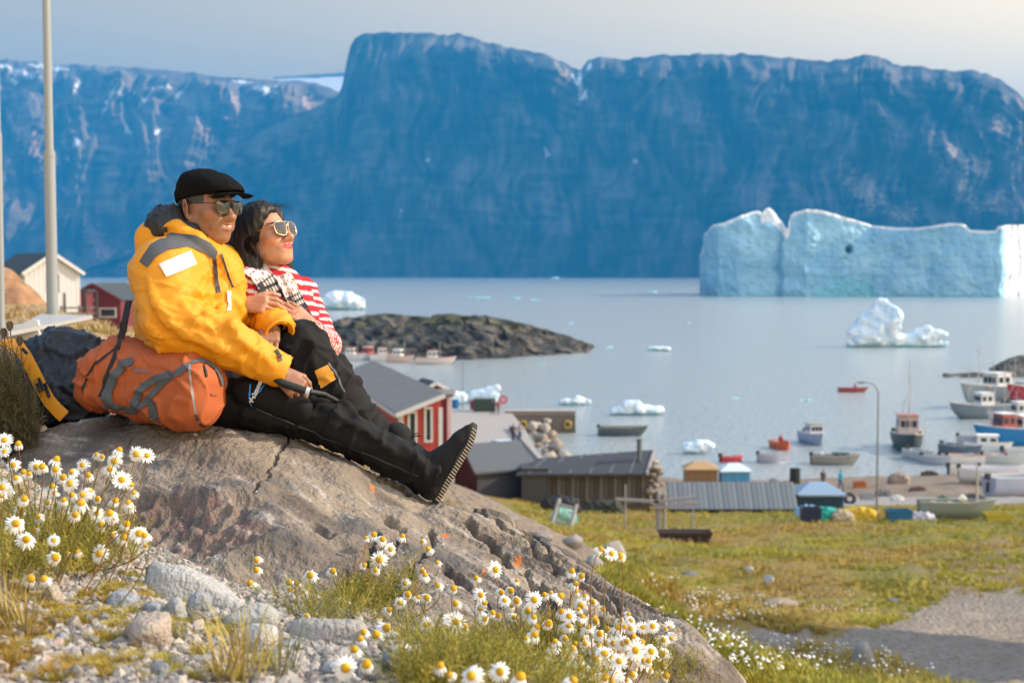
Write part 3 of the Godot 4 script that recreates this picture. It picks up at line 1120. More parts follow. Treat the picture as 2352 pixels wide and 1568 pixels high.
# o: l, w, h, hull, rail, deck, cabin [z, length, width, height, colour], roof, masts [[z, height]], motor, buoys
func boat(label: String, at: Vector3, heading: float, o: Dictionary, group := "") -> Node3D:
	var t := thing(o.get("name", "motor_boat"), label, "boat", at, group, deg_to_rad(heading))
	var m: Array = hull_mesh(o.l, o.w, o.h, o.get("keel", 0.35), o.get("flat", true))
	part("hull", m[0], paint(o.hull), t)
	part("gunwale", m[1], paint(o.get("rail", [0.7, 0.7, 0.68])), t)
	part("deck", m[2], paint(o.get("deck", [0.4, 0.4, 0.38])), t)
	if o.has("cabin"):
		for c in o.cabin:
			var b := MB.new()
			var w: float = c[2]
			var y0: float = o.h * 0.72
			var pts := []
			for k in 2:
				var s := 1.0 if k == 0 else 0.88
				var y := y0 + float(c[3]) * k
				for xz in [[-1, -1], [1, -1], [1, 1], [-1, 1]]:
					pts.append(Vector3(w * 0.5 * xz[0] * s, y, c[0] + c[1] * 0.5 * xz[1] * (s if xz[1] < 0 else s * 0.94)))
			b.hexa(pts)
			var cab := part("cabin", b.mesh(), paint(c[4]), t)
			var rb := MB.new()
			rb.box(Vector3(0, y0 + c[3] + 0.04, c[0]), Vector3(w * 1.0, 0.08, c[1] * 1.0))
			part("cabin_roof", rb.mesh(), paint(o.get("roof", [0.75, 0.75, 0.74])), cab)
			for side in [-1.0, 1.0]:
				for k in 2:
					var wb := MB.new()
					wb.box(Vector3(w * 0.475 * side, y0 + c[3] * 0.66, c[0] + c[1] * (0.22 if k == 0 else -0.2)), Vector3(0.05, c[3] * 0.3, c[1] * 0.26))
					part("window", wb.mesh(), M.boat_glass, cab)
			for k in 3:
				var wb := MB.new()
				wb.box(Vector3((k - 1) * w * 0.27, y0 + c[3] * 0.66, c[0] + c[1] * 0.46), Vector3(w * 0.2, c[3] * 0.3, 0.06))
				part("window", wb.mesh(), M.boat_glass, cab)
	for q in o.get("masts", []):
		var b := MB.new()
		b.tube([Vector3(0, o.h * 0.7, q[0]), Vector3(0, o.h * 0.7 + q[1], q[0])], [0.07, 0.04], 6)
		b.tube([Vector3(-0.8, o.h + q[1] * 0.7, q[0]), Vector3(0.8, o.h + q[1] * 0.7, q[0])], [0.03, 0.03], 5)
		if q.size() > 2:
			b.tube([Vector3(0, o.h + q[1] * 0.25, q[0]), Vector3(0, o.h + q[1] * 0.6, q[0] + q[2])], [0.05, 0.04], 5)
			b.tube([Vector3(0, o.h + q[1] * 0.95, q[0]), Vector3(0, o.h + q[1] * 0.6, q[0] + q[2])], [0.012, 0.012], 4)
		part("mast", b.mesh(), M.rig, t)
	if o.get("motor", false):
		var b := MB.new()
		b.box(Vector3(0, o.h + 0.12, -o.l * 0.52), Vector3(0.3, 0.42, 0.34))
		b.box(Vector3(0, o.h * 0.4, -o.l * 0.52), Vector3(0.12, 0.7, 0.16))
		part("outboard_motor", b.mesh(), M.dark, t)
	if o.get("bench", false):
		for k in 3:
			var b := MB.new()
			b.box(Vector3(0, o.h * 0.86, o.l * (-0.28 + 0.22 * k)), Vector3(o.w * 0.86, 0.05, 0.24))
			part("thwart", b.mesh(), paint([0.4, 0.33, 0.25]), t)
	for q in o.get("buoys", []):
		var b := MB.new()
		var c: Array = q[2]
		b.tube([Vector3(q[0], o.h + 0.05, q[1] - 0.2), Vector3(q[0], o.h + 0.12, q[1]), Vector3(q[0], o.h + 0.05, q[1] + 0.2)], [0.06, 0.2, 0.08], 8)
		part("fender", b.mesh(), paint(c), t)
	return t

var paints := {}
func paint(c: Array) -> StandardMaterial3D:
	if not paints.has(c):
		paints[c] = mat(c[0], c[1], c[2], 0.45)
	return paints[c]

# a small figure, standing mid-stride or sitting
func walker(label: String, feet: Vector3, h: float, turn: float, top: Array, legs: Array, group := "", sit := false) -> void:
	var t := thing("person", label, "person", feet, group, turn)
	var s := h / 1.75
	var f := Field.new(Vector3(-0.45, -0.05, -0.45) * s, Vector3(0.45, 1.85, 0.55) * s, 0.026 * s)
	var k := 0.04 * s
	var hip := Vector3(0, 0.92, 0)
	var st := 0.22
	for e in [-1.0, 1.0]:
		var knee := Vector3(0.09 * e, 0.49, 0.10 + st * 0.35 * e)
		var foot := Vector3(0.10 * e, 0.07, st * e)
		if sit:
			knee = Vector3(0.12 * e, 0.5, 0.42)
			foot = Vector3(0.12 * e, 0.07, 0.45)
		f.cap((hip + Vector3(0.09 * e, -0.02, 0)) * s if not sit else Vector3(0.09 * e, 0.48, 0) * s, knee * s, 0.088 * s, 0.06 * s, k)
		f.cap(knee * s, foot * s, 0.062 * s, 0.045 * s, k)
		f.cap(foot * s, (foot + Vector3(0, -0.02, 0.14)) * s, 0.045 * s, 0.035 * s, k)
	var up := 0.0 if not sit else -0.44
	f.cap(Vector3(0, 0.95 + up, 0) * s, Vector3(0, 1.35 + up, 0.02) * s, 0.145 * s, 0.16 * s, k)
	f.cap(Vector3(-0.17, 1.4 + up, 0.02) * s, Vector3(0.17, 1.4 + up, 0.02) * s, 0.075 * s, 0.075 * s, k)
	for e in [-1.0, 1.0]:
		f.cap(Vector3(0.2 * e, 1.4 + up, 0.02) * s, Vector3(0.25 * e, 1.13 + up, 0.05 - 0.1 * e) * s, 0.06 * s, 0.05 * s, k)
		f.cap(Vector3(0.25 * e, 1.13 + up, 0.05 - 0.1 * e) * s, Vector3(0.22 * e, 0.9 + up, 0.14 - 0.18 * e) * s, 0.048 * s, 0.036 * s, k)
	f.cap(Vector3(0, 1.45 + up, 0.02) * s, Vector3(0, 1.55 + up, 0.03) * s, 0.05 * s, 0.05 * s, k)
	f.ell(Vector3(0, 1.64 + up, 0.04) * s, Vector3(0.075, 0.105, 0.09) * s, Basis(), k * 0.5)
	var b := MB.new()
	var skin := Color(0.42, 0.24, 0.16)
	var tc := Color(top[0], top[1], top[2])
	var lc := Color(legs[0], legs[1], legs[2])
	skin_of(b, f, func(p: Vector3, _n: Vector3) -> Color:
		var q := p / s
		if q.y - up > 1.5:
			return Color(0.03, 0.025, 0.02) if q.y - up > 1.66 or q.z < 0.0 else skin
		if q.y - up < 0.93 and absf(q.x) > 0.17 and not sit:
			return skin
		return tc if q.y > 0.9 + up else lc)
	part("body", b.mesh(), M.plain, t)

func on_sea(u: float, v: float) -> Vector3:
	return PY(u, v, SEA)

func build_boats() -> void:
	M.boat_glass = mat(0.03, 0.04, 0.05, 0.1)
	M.rig = mat(0.45, 0.44, 0.42, 0.5)
	M.dark = mat(0.03, 0.03, 0.035, 0.5)
	boat("grey steel trawler with white wheelhouse and twin masts", on_sea(2285, 934), -58, {"name": "fishing_boat", "l": 13.0, "w": 4.2, "h": 2.9, "hull": [0.28, 0.34, 0.38], "deck": [0.3, 0.3, 0.3], "cabin": [[-0.4, 3.2, 2.8, 2.6, [0.75, 0.76, 0.76]]], "masts": [[3.4, 7.0, -2.4], [-4.2, 5.0, 1.5], [0.4, 4.5]], "buoys": [[1.6, 3.0, [0.6, 0.3, 0.05]]]})
	boat("dark red trawler moored beside the grey one", on_sea(2388, 940), -60, {"name": "fishing_boat", "l": 12.0, "w": 4.0, "h": 3.0, "hull": [0.28, 0.015, 0.035], "deck": [0.3, 0.2, 0.15], "cabin": [[-2.0, 3.0, 2.6, 2.6, [0.7, 0.7, 0.68]], [1.5, 1.6, 2.0, 1.2, [0.6, 0.45, 0.08]]], "masts": [[2.4, 6.0, -2.0], [-3.4, 6.0]]})
	boat("bright blue fishing boat with red and white wheelhouse", on_sea(2330, 1022), -78, {"name": "fishing_boat", "l": 9.0, "w": 3.2, "h": 1.9, "hull": [0.005, 0.16, 0.42], "deck": [0.3, 0.3, 0.28], "cabin": [[1.2, 1.8, 2.2, 2.1, [0.42, 0.10, 0.10]], [-1.4, 2.2, 2.2, 1.8, [0.75, 0.75, 0.74]]], "masts": [[3.0, 3.0], [-0.2, 4.6, -1.6]]})
	boat("dark green fishing boat with red wheelhouse roof and tall mast", on_sea(2086, 1032), -8, {"name": "fishing_boat", "l": 9.0, "w": 3.1, "h": 1.7, "hull": [0.03, 0.05, 0.05], "rail": [0.6, 0.55, 0.45], "cabin": [[-0.8, 2.6, 2.2, 2.3, [0.5, 0.42, 0.42]]], "roof": [0.35, 0.08, 0.05], "masts": [[0.8, 8.2, -2.0], [-3.6, 4.0]], "buoys": [[1.3, -2.0, [0.6, 0.06, 0.03]]]})
	boat("small blue and white cabin boat anchored off the beach", on_sea(1868, 1018), 8, {"l": 5.4, "w": 2.1, "h": 1.1, "hull": [0.28, 0.36, 0.5], "cabin": [[0.3, 1.9, 1.6, 1.4, [0.72, 0.74, 0.76]]], "roof": [0.25, 0.3, 0.28], "motor": true})
	boat("orange open dinghy with a seated rower near the beach", on_sea(1795, 1030), 12, {"name": "dinghy", "l": 3.6, "w": 1.7, "h": 0.7, "hull": [0.62, 0.12, 0.03], "rail": [0.62, 0.12, 0.03], "bench": true})
	walker("rower in dark red jacket sitting in the orange dinghy", on_sea(1794, 1030) + Vector3(0, 0.25, -0.3), 1.7, 0.2, [0.30, 0.03, 0.03], [0.03, 0.03, 0.04], "", true)
	boat("grey dinghy with cream bow pulled up by the beach", on_sea(1768, 1062), 75, {"name": "dinghy", "l": 2.2, "w": 1.4, "h": 0.8, "hull": [0.33, 0.34, 0.42], "rail": [0.7, 0.68, 0.6], "motor": true})
	boat("long grey-green open boat with dark tarp near the beach", on_sea(1918, 1066), 80, {"l": 4.4, "w": 1.8, "h": 0.85, "hull": [0.24, 0.23, 0.20], "rail": [0.5, 0.5, 0.46], "cabin": [[0.5, 1.7, 1.3, 0.6, [0.14, 0.2, 0.2]]], "roof": [0.2, 0.28, 0.28], "motor": true, "buoys": [[0.6, -1.2, [0.75, 0.75, 0.7]]]})
	boat("red and white dinghy with raised bow beside the brown crates", on_sea(1680, 1060), 100, {"name": "dinghy", "l": 2.2, "w": 1.1, "h": 0.55, "hull": [0.42, 0.03, 0.05], "rail": [0.7, 0.66, 0.6], "motor": true})
	boat("dark rowboat with red hull and one rower out in the bay", on_sea(1958, 900), 84, {"name": "rowing_boat", "l": 4.4, "w": 1.5, "h": 0.6, "hull": [0.33, 0.05, 0.04], "rail": [0.3, 0.06, 0.05], "bench": true})
	walker("rower in red jacket sitting in the dark rowboat", on_sea(1964, 900) + Vector3(0, 0.2, 0), 1.7, 1.5, [0.45, 0.05, 0.04], [0.05, 0.05, 0.06], "", true)
	boat("dark grey motorboat with white gunwale moored beyond the pier head", on_sea(1430, 1000), 86, {"l": 5.3, "w": 1.9, "h": 0.95, "hull": [0.06, 0.09, 0.10], "rail": [0.45, 0.4, 0.3], "bench": true, "motor": true})
	boat("white skiff with dark motor tied behind the green fishing boat", on_sea(2113, 1056), 20, {"name": "dinghy", "l": 4.0, "w": 1.7, "h": 0.9, "hull": [0.5, 0.55, 0.58], "motor": true, "masts": [[0.8, 3.0]]})
	boat("navy skiff lying between the beach and the blue fishing boat", on_sea(2208, 1045), 40, {"name": "dinghy", "l": 4.4, "w": 1.9, "h": 1.0, "hull": [0.12, 0.16, 0.22], "motor": true, "bench": true})
	boat("white cabin cruiser in front of the blue fishing boat", on_sea(2268, 1040), 78, {"l": 4.6, "w": 1.9, "h": 0.9, "hull": [0.68, 0.7, 0.72], "cabin": [[0.0, 2.2, 1.6, 1.2, [0.75, 0.76, 0.78]]], "roof": [0.8, 0.8, 0.8]})
	boat("orange striped white skiff beside the white cabin cruiser", on_sea(2230, 1064), 82, {"name": "dinghy", "l": 4.4, "w": 1.7, "h": 0.8, "hull": [0.7, 0.68, 0.66], "rail": [0.65, 0.22, 0.08], "bench": true, "motor": true})
	boat("grey skiff with red fuel can near the white cabin cruiser", on_sea(2310, 1066), 70, {"name": "dinghy", "l": 4.2, "w": 1.7, "h": 0.9, "hull": [0.5, 0.52, 0.5], "rail": [0.75, 0.74, 0.72], "buoys": [[0.2, 0.0, [0.4, 0.03, 0.05]]], "motor": true})
	var ashore := func(u: float, v: float) -> Vector3: return on_land(u, v) + Vector3(0, 0.35, 0)
	boat("white plastic boat standing on the beach on chocks", ashore.call(2272, 1112), 66, {"l": 4.6, "w": 1.9, "h": 0.9, "hull": [0.72, 0.73, 0.76], "rail": [0.78, 0.78, 0.8], "motor": true, "deck": [0.6, 0.6, 0.6]})
	boat("silver aluminium boat with round stern drawn up on the beach", ashore.call(2350, 1140), 105, {"l": 5.6, "w": 2.1, "h": 1.1, "hull": [0.42, 0.46, 0.56], "rail": [0.6, 0.63, 0.68], "motor": true})
	boat("long grey-green boat lying ashore by the road", ashore.call(2195, 1192), 85, {"l": 3.5, "w": 1.2, "h": 0.5, "hull": [0.22, 0.25, 0.22], "rail": [0.4, 0.42, 0.38], "masts": [[1.0, 2.0]], "buoys": [[0.4, 0.4, [0.78, 0.74, 0.58]]], "bench": true})
	boat("pale blue upturned-looking skiff behind the light blue hut", ashore.call(1752, 1092), 82, {"name": "dinghy", "l": 4.2, "w": 1.6, "h": 0.8, "hull": [0.55, 0.68, 0.75], "rail": [0.7, 0.76, 0.8], "motor": true})
	# more small craft crowded along the right shore
	for q in [[2238, 1018, 60, 3.4, [0.55, 0.57, 0.6], "white skiff behind the navy skiff"], [2345, 1046, 100, 4.0, [0.45, 0.47, 0.5], "grey skiff under the stern of the blue fishing boat"], [2196, 1062, 75, 3.0, [0.30, 0.32, 0.36], "dark grey skiff beside the orange striped one"], [2300, 1090, 80, 3.8, [0.66, 0.67, 0.7], "white skiff at the water's edge behind the beached white boat"], [2150, 1066, 50, 2.8, [0.36, 0.40, 0.46], "blue-grey skiff between the beach and the white skiff"], [2215, 1088, 95, 3.0, [0.6, 0.6, 0.58], "cream skiff grounded at the water's edge"], [2250, 960, -75, 8.0, [0.16, 0.2, 0.24], "slate grey fishing boat with a tall mast behind the blue one"], [2335, 985, -80, 7.0, [0.42, 0.44, 0.46], "pale grey fishing boat with twin masts behind the blue one"]]:
		var big: bool = q[3] > 5.0
		boat(q[5], on_sea(q[0], q[1]), q[2], {"name": "fishing_boat" if big else "dinghy", "l": q[3], "w": q[3] * 0.38, "h": 1.7 if big else 0.75, "hull": q[4], "bench": not big, "motor": not big, "cabin": [[-0.6, 2.0, 1.8, 2.0, [0.72, 0.73, 0.74]]] if big else [], "masts": [[1.6, 6.5, -1.4], [-2.2, 5.0]] if big else []})
	var isle := [[812, 828, 80, [0.55, 0.56, 0.58], 5.0, "grey and white boat moored under the rocky islet, beside the striped sleeve"], [850, 826, 60, [0.68, 0.66, 0.64], 6.0, "white boat with red cabin top moored under the rocky islet"], [885, 828, 100, [0.7, 0.68, 0.66], 6.5, "white and pink fishing boat moored under the rocky islet"], [920, 832, 70, [0.66, 0.5, 0.44], 6.0, "salmon-striped white boat moored under the rocky islet"], [1000, 836, 85, [0.62, 0.56, 0.54], 8.0, "red and white fishing boat alone before the rocky islet"]]
	for k in isle.size():
		var q: Array = isle[k]
		boat(q[5], on_sea(q[0], q[1]), q[2], {"name": "fishing_boat", "l": q[4], "w": q[4] * 0.36, "h": 1.3, "hull": q[3], "rail": [0.45, 0.08, 0.06], "cabin": [[-0.6, 2.0, 1.7, 1.8, [0.75, 0.75, 0.74] if k != 1 else [0.5, 0.1, 0.08]]], "roof": [0.5, 0.12, 0.1] if k % 2 == 0 else [0.7, 0.7, 0.7], "masts": [[0.9, 3.6]]}, "boats under the rocky islet")

# boards, trim and glass for the buildings
func box_part(called: String, c: Vector3, s: Vector3, m: Material, parent: Node3D, basis := Basis()) -> MeshInstance3D:
	var b := MB.new()
	b.box(c, s, basis)
	return part(called, b.mesh(), m, parent)

func window_part(parent: Node3D, c: Vector3, w: float, h: float, trim: Material, turn := 0.0) -> void:
	var bs := Basis(Vector3.UP, turn)
	var fr := MB.new()
	for e in [-1.0, 1.0]:
		fr.box(c + bs * Vector3(e * (w * 0.5 - 0.05), 0, 0), Vector3(0.1, h, 0.1), bs)
		fr.box(c + bs * Vector3(0, e * (h * 0.5 - 0.05), 0.002), Vector3(w - 0.2, 0.1, 0.1), bs)
	var win := part("window", fr.mesh(), trim, parent)
	var gl := MB.new()
	gl.box(c + bs * Vector3(0, 0, -0.02), Vector3(w - 0.2, h - 0.2, 0.03), bs)
	part("pane", gl.mesh(), M.boat_glass, win)

# a house with its front gable at z = 0 facing +z, running back to z = -l
func gable_house(called: String, label: String, at: Vector3, turn: float, w: float, l: float, eave: float, rise: float, wall: Material, roof: Material, trim: Material, over := 0.3, boards := 0, group := "") -> Node3D:
	var t := thing(called, label, "house", at, group, turn)
	var b := MB.new()
	var h := w * 0.5
	var base := -3.0
	var pr := [Vector3(-h, base, 0), Vector3(h, base, 0), Vector3(h, eave, 0), Vector3(0, eave + rise, 0), Vector3(-h, eave, 0)]
	for z in [0.0, -l]:
		var q := []
		for p: Vector3 in pr:
			q.append(p + Vector3(0, 0, z))
		b.quad(q[0], q[1], q[2], q[4])
		b.tri(q[4], q[2], q[3])
	b.quad(pr[1], pr[1] + Vector3(0, 0, -l), pr[2] + Vector3(0, 0, -l), pr[2])
	b.quad(pr[0], pr[0] + Vector3(0, 0, -l), pr[4] + Vector3(0, 0, -l), pr[4])
	part("wall", b.mesh(), wall, t)
	var sl := Vector3(h, -rise, 0).normalized()
	for e in [-1.0, 1.0]:
		var rb := MB.new()
		var top := Vector3(0, eave + rise + 0.10, 0)
		var low: Vector3 = Vector3(h * e, eave + 0.10, 0) + Vector3(sl.x * e, sl.y, 0) * over
		var up := Vector3(0, 0.12, 0)
		rb.hexa([top + Vector3(0, 0, over), low + Vector3(0, 0, over), low + Vector3(0, 0, -l - over), top + Vector3(0, 0, -l - over), top + up + Vector3(0, 0, over), low + up + Vector3(0, 0, over), low + up + Vector3(0, 0, -l - over), top + up + Vector3(0, 0, -l - over)])
		part("roof", rb.mesh(), roof, t)
		var gb := MB.new()
		gb.bar(top + Vector3(0, 0.02, over + 0.06), low + Vector3(0, 0.02, over + 0.06), 0.08, 0.26, Vector3(0, 0, 1).cross(low - top))
		part("bargeboard", gb.mesh(), trim, t)
		box_part("corner_board", Vector3(e * (h - 0.07), (eave + base) * 0.5, 0.03), Vector3(0.16, eave - base, 0.07), trim, t)
	for k in boards:
		var x := -h + w * (k + 0.5) / boards
		var top := eave + rise * (1.0 - absf(x) / h)
		box_part("board", Vector3(x, (top + base) * 0.5 - 0.1, 0.02), Vector3(w / boards - 0.025, top - base - 0.2, 0.04 + 0.01 * (k % 2)), wall, t)
	return t

func build_harbour() -> void:
	M.concrete = dyed(bumpy(mat(0.36, 0.33, 0.31, 0.9), M.grain, 0.3, 4.0), tex(0.03, 4, [[0.0, 0.75, 0.75, 0.75], [1.0, 1.1, 1.1, 1.1]], 51), 0.15)
	M.timber = mat(0.11, 0.078, 0.05, 0.85)
	M.tar = mat(0.04, 0.044, 0.052, 0.7)
	M.lamp_metal = mat(0.16, 0.17, 0.18, 0.5)
	M.grey_wood = mat(0.30, 0.29, 0.30, 0.85)
	M.white_paint = mat(0.58, 0.60, 0.62, 0.6)
	var deck := -16.2
	# concrete quay
	var b := MB.new()
	var poly := [[1000, 938], [1172, 944], [1206, 985], [1250, 1066], [1180, 1080], [960, 1080]]
	var ring := []
	for q in poly:
		ring.append(PY(q[0], q[1], deck))
	for k in range(1, ring.size() - 1):
		b.tri(ring[0], ring[k], ring[k + 1])
	for k in ring.size():
		var a: Vector3 = ring[k]
		var c: Vector3 = ring[(k + 1) % ring.size()]
		b.quad(a, c, c - Vector3(0, 3, 0), a - Vector3(0, 3, 0))
	structure("quay", b.mesh(), M.concrete, "pale concrete quay below the town")
	# timber pier head
	var ph := thing("pier_head", "brown timber pier head at the end of the quay", "pier", PY(1250, 946, deck))
	var w := 8.2
	box_part("deck", Vector3(-0.5, -0.15, -1.2), Vector3(w, 0.3, 5.0), M.concrete, ph)
	for k in 20:
		box_part("plank", Vector3(-0.5 - w * 0.5 + w * (k + 0.5) / 20.0, -1.6, 1.3 + 0.03 * (k % 2)), Vector3(w / 20.0 - 0.03, 2.9, 0.16), M.timber, ph)
	box_part("kerb_beam", Vector3(-0.5, 0.1, 1.2), Vector3(w, 0.2, 0.25), M.timber, ph)
	for k in 3:
		var tb := MB.new()
		var ty := []
		var rd := []
		for s in 13:
			ty.append(Vector3(-2.5 + 2.6 * k + cos(TAU * s / 12.0) * 0.4, -1.3 + sin(TAU * s / 12.0) * 0.4, 1.55))
			rd.append(0.13)
		tb.tube(ty, rd, 6)
		part("fender_tyre", tb.mesh(), paint([0.45, 0.3, 0.03]) if k != 1 else M.dark, ph)
	var kb := MB.new()
	kb.bar(PY(1175, 985, deck) + Vector3(0, 0.15, 0), PY(1246, 1066, deck) + Vector3(0, 0.15, 0), 0.5, 0.5)
	single("kerb", kb.mesh(), M.concrete, "long pale concrete kerb along the sloping quay edge", "kerb")
	# riprap
	var r := RandomNumberGenerator.new()
	r.seed = 5
	for k in 34:
		var v := r.randf_range(958, 1078)
		var u := along([[958, 1205], [1000, 1222], [1040, 1240], [1078, 1262]], v) + r.randf_range(0, 1) * along([[958, 55], [1000, 62], [1040, 50], [1078, 60]], v)
		var s := r.randf_range(0.5, 1.15)
		var c := PY(u, v, -17.4 + r.randf_range(0, 0.7))
		stone("boulder", ["pale angular boulder in the rock bank beside the quay", "tan angular boulder in the rock bank beside the quay", "grey angular boulder in the rock bank beside the quay"][k % 3], "boulders of the quay bank", c, Vector3(s, s * 0.75, s) * 1.2, 200 + k, [Color(0.40, 0.36, 0.31), Color(0.30, 0.24, 0.18), Color(0.22, 0.21, 0.20)][k % 3])
	walker("person in dark coat walking on the quay beside one in blue trousers", PY(1178, 1014, deck), 1.75, 2.9, [0.05, 0.04, 0.045], [0.04, 0.035, 0.03])
	walker("person in grey top and blue trousers walking on the quay", PY(1194, 1014, deck), 1.8, 2.9, [0.33, 0.28, 0.28], [0.03, 0.06, 0.16])
	walker("person in black standing far out on the quay", PY(1131, 952, deck), 1.75, 0.5, [0.02, 0.02, 0.025], [0.02, 0.02, 0.025])
	walker("person in red coat standing far out on the quay", PY(1144, 952, deck), 1.7, 0.2, [0.30, 0.03, 0.05], [0.08, 0.05, 0.06])
	# goods at the quay's far end
	for q in [["barrel", "blue plastic barrel at the far end of the quay", 1046, 938, [0.01, 0.14, 0.36]], ["barrel", "maroon barrel at the far end of the quay", 1088, 940, [0.28, 0.02, 0.05]]]:
		var bb := MB.new()
		bb.tube([Vector3(0, 0, 0), Vector3(0, 0.15, 0), Vector3(0, 0.5, 0), Vector3(0, 0.95, 0), Vector3(0, 1.1, 0)], [0.38, 0.42, 0.44, 0.42, 0.38], 12)
		single(q[0], bb.mesh(), paint(q[4]), q[1], "barrel", PY(q[2], q[3], deck))
	var con := thing("container", "dark green container under the jagged iceberg on the quay", "container", PY(1113, 944, deck))
	box_part("body", Vector3(0, 0.75, 0), Vector3(2.6, 1.5, 1.6), paint([0.03, 0.055, 0.04]), con)
	for k in 9:
		box_part("rib", Vector3(-1.2 + 0.3 * k, 0.75, 0.82), Vector3(0.08, 1.4, 0.05), paint([0.035, 0.065, 0.05]), con)
	var sgn := thing("road_sign", "round red-rimmed road sign on a post by the quay", "sign", PY(1156, 948, deck))
	var pb := MB.new()
	pb.tube([Vector3(0, 0, 0), Vector3(0, 1.9, 0)], [0.04, 0.04], 6)
	part("post", pb.mesh(), M.rig, sgn)
	var db := MB.new()
	db.tube([Vector3(0, 1.55, 0.04), Vector3(0, 1.55, 0.07)], [0.5, 0.5], 18, 1.0, Vector3.UP)
	part("rim", db.mesh(), paint([0.5, 0.03, 0.06]), sgn)
	var dc := MB.new()
	dc.tube([Vector3(0, 1.55, 0.06), Vector3(0, 1.55, 0.085)], [0.3, 0.3], 18)
	part("face", dc.mesh(), paint([0.55, 0.4, 0.45]), sgn)
	car_at(PY(1152, 1050, -15.2), 0.5)
	lamp_post("tall grey lamp post on the quay behind the red house", PY(1063, 938, deck), 5.8, 0.3, true)
	lamp_post("tall grey lamp post with bent arm beside the yellow tarpaulin", on_land(2014, 1194), 6.2, -0.35, true)
	# the turf hut
	var h0 := on_land(1345, 1168)
	var sc := -h0.z / F
	var hut := thing("turf_hut", "old dark hut with tar-paper roof and stone end wall", "hut", h0)
	var X := func(u: float) -> float: return (u - 1345.0) * sc
	var Y := func(v: float) -> float: return (1168.0 - v) * sc
	box_part("wall", Vector3((X.call(1258) + X.call(1495)) * 0.5, Y.call(1130), -1.4), Vector3(X.call(1495) - X.call(1258), 2.2, 2.4), M.timber, hut)
	box_part("dark_wall", Vector3((X.call(1196) + X.call(1258)) * 0.5, Y.call(1125), -1.0), Vector3(X.call(1258) - X.call(1196), 2.4, 2.6), M.tar, hut)
	for k in 22:
		var x: float = lerpf(X.call(1262), X.call(1490), k / 21.0)
		box_part("plank", Vector3(x, Y.call(1122), -0.17 + 0.015 * (k % 3)), Vector3(0.2, 1.7, 0.05), [paint([0.10, 0.085, 0.075]), paint([0.07, 0.058, 0.05]), paint([0.15, 0.13, 0.12])][k % 3], hut)
	for k in 10:
		box_part("log", Vector3(X.call(1227), Y.call(1160) + 0.19 * k, 0.32), Vector3(X.call(1258) - X.call(1200), 0.17, 0.1), paint([0.06, 0.062, 0.066]), hut)
	var rb := MB.new()
	var e1 := Vector3(X.call(1184), Y.call(1084), 0.55)
	var e2 := Vector3(X.call(1482), Y.call(1084), 0.45)
	var r1 := Vector3(X.call(1232), Y.call(1060), -1.6)
	var r2 := Vector3(X.call(1508), Y.call(1040), -1.6)
	var dn := Vector3(0, -0.12, 0)
	rb.hexa([e1 + dn, e2 + dn, r2 + dn, r1 + dn, e1, e2, r2, r1])
	part("roof", rb.mesh(), M.tar, hut)
	var rb2 := MB.new()
	rb2.hexa([r1 + dn, r2 + dn, Vector3(r2.x, e2.y, -3.6), Vector3(r1.x, e1.y, -3.6), r1, r2, Vector3(r2.x, e2.y + 0.1, -3.6), Vector3(r1.x, e1.y + 0.1, -3.6)])
	part("roof", rb2.mesh(), M.tar, hut)
	for k in 6:
		var s := (k + 0.6) / 6.4
		var sb := MB.new()
		sb.bar(e1.lerp(e2, s) + Vector3(0, 0.03, 0), r1.lerp(r2, s) + Vector3(0, 0.03, 0), 0.12, 0.04)
		part("batten", sb.mesh(), paint([0.10, 0.105, 0.115]), hut)
	var bg := MB.new()
	bg.bar(e2 + Vector3(0.06, -0.02, 0), r2 + Vector3(0.06, -0.02, 0), 0.1, 0.22)
	part("bargeboard", bg.mesh(), M.grey_wood, hut)
	var sp := MB.new()
	var pc := e2.lerp(r2, 0.55) + Vector3(X.call(1470) - X.call(1495), -0.1, 0)
	sp.tube([pc, pc + Vector3(0, 1.15, 0)], [0.13, 0.13], 10)
	sp.tube([pc + Vector3(0, 1.15, 0), pc + Vector3(0, 1.25, 0)], [0.17, 0.15], 10)
	part("stovepipe", sp.mesh(), paint([0.10, 0.13, 0.14]), hut)
	for k in 46:
		var yy := r.randf_range(0.0, 2.3)
		var q := Vector3(X.call(1505) + r.randf_range(-0.45, 0.5) * (1.1 - 0.2 * yy), yy, r.randf_range(-2.6, 0.2))
		var sm := stone_mesh(Vector3(0.55, 0.34, 0.5) * r.randf_range(0.7, 1.2), 300 + k)
		part("wall_stone", sm, [paint([0.20, 0.16, 0.12]), paint([0.13, 0.11, 0.09]), paint([0.28, 0.24, 0.19])][k % 3], hut, q)
	tarp("black heap of nets before the turf hut", on_land(1290, 1176), Vector3(1.1, 0.9, 0.7), [0.022, 0.022, 0.024], 11)
	tarp("dark brush pile along the turf hut wall", on_land(1385, 1176), Vector3(1.5, 0.7, 0.6), [0.03, 0.035, 0.025], 12)
	# long grey tarpaulin-roofed shed
	var s0 := on_land(1690, 1176)
	var ss := -s0.z / F
	var shed := thing("long_shed", "long low shed with grey corrugated sloping roof", "shed", s0)
	var sheets := 26
	for k in sheets:
		var x0 := lerpf(1530, 1826, float(k) / sheets)
		var x1 := lerpf(1530, 1826, (k + 1.0) / sheets)
		var qb := MB.new()
		var a := Vector3((x0 - 1690) * ss, (1176 - 1162) * ss, 0.9)
		var c := Vector3((x1 - 1690) * ss, (1176 - 1162) * ss, 0.9)
		var up := Vector3(0, 1.25, -1.3)
		var mid := (a + c) * 0.5 + Vector3(0, 0.012, 0.015)
		qb.quad(a, mid, mid + up, a + up)
		qb.quad(mid, c, c + up, mid + up)
		qb.quad(a + Vector3(0, -0.05, -0.02), c + Vector3(0, -0.05, -0.02), c + up + Vector3(0, -0.05, -0.02), a + up + Vector3(0, -0.05, -0.02))
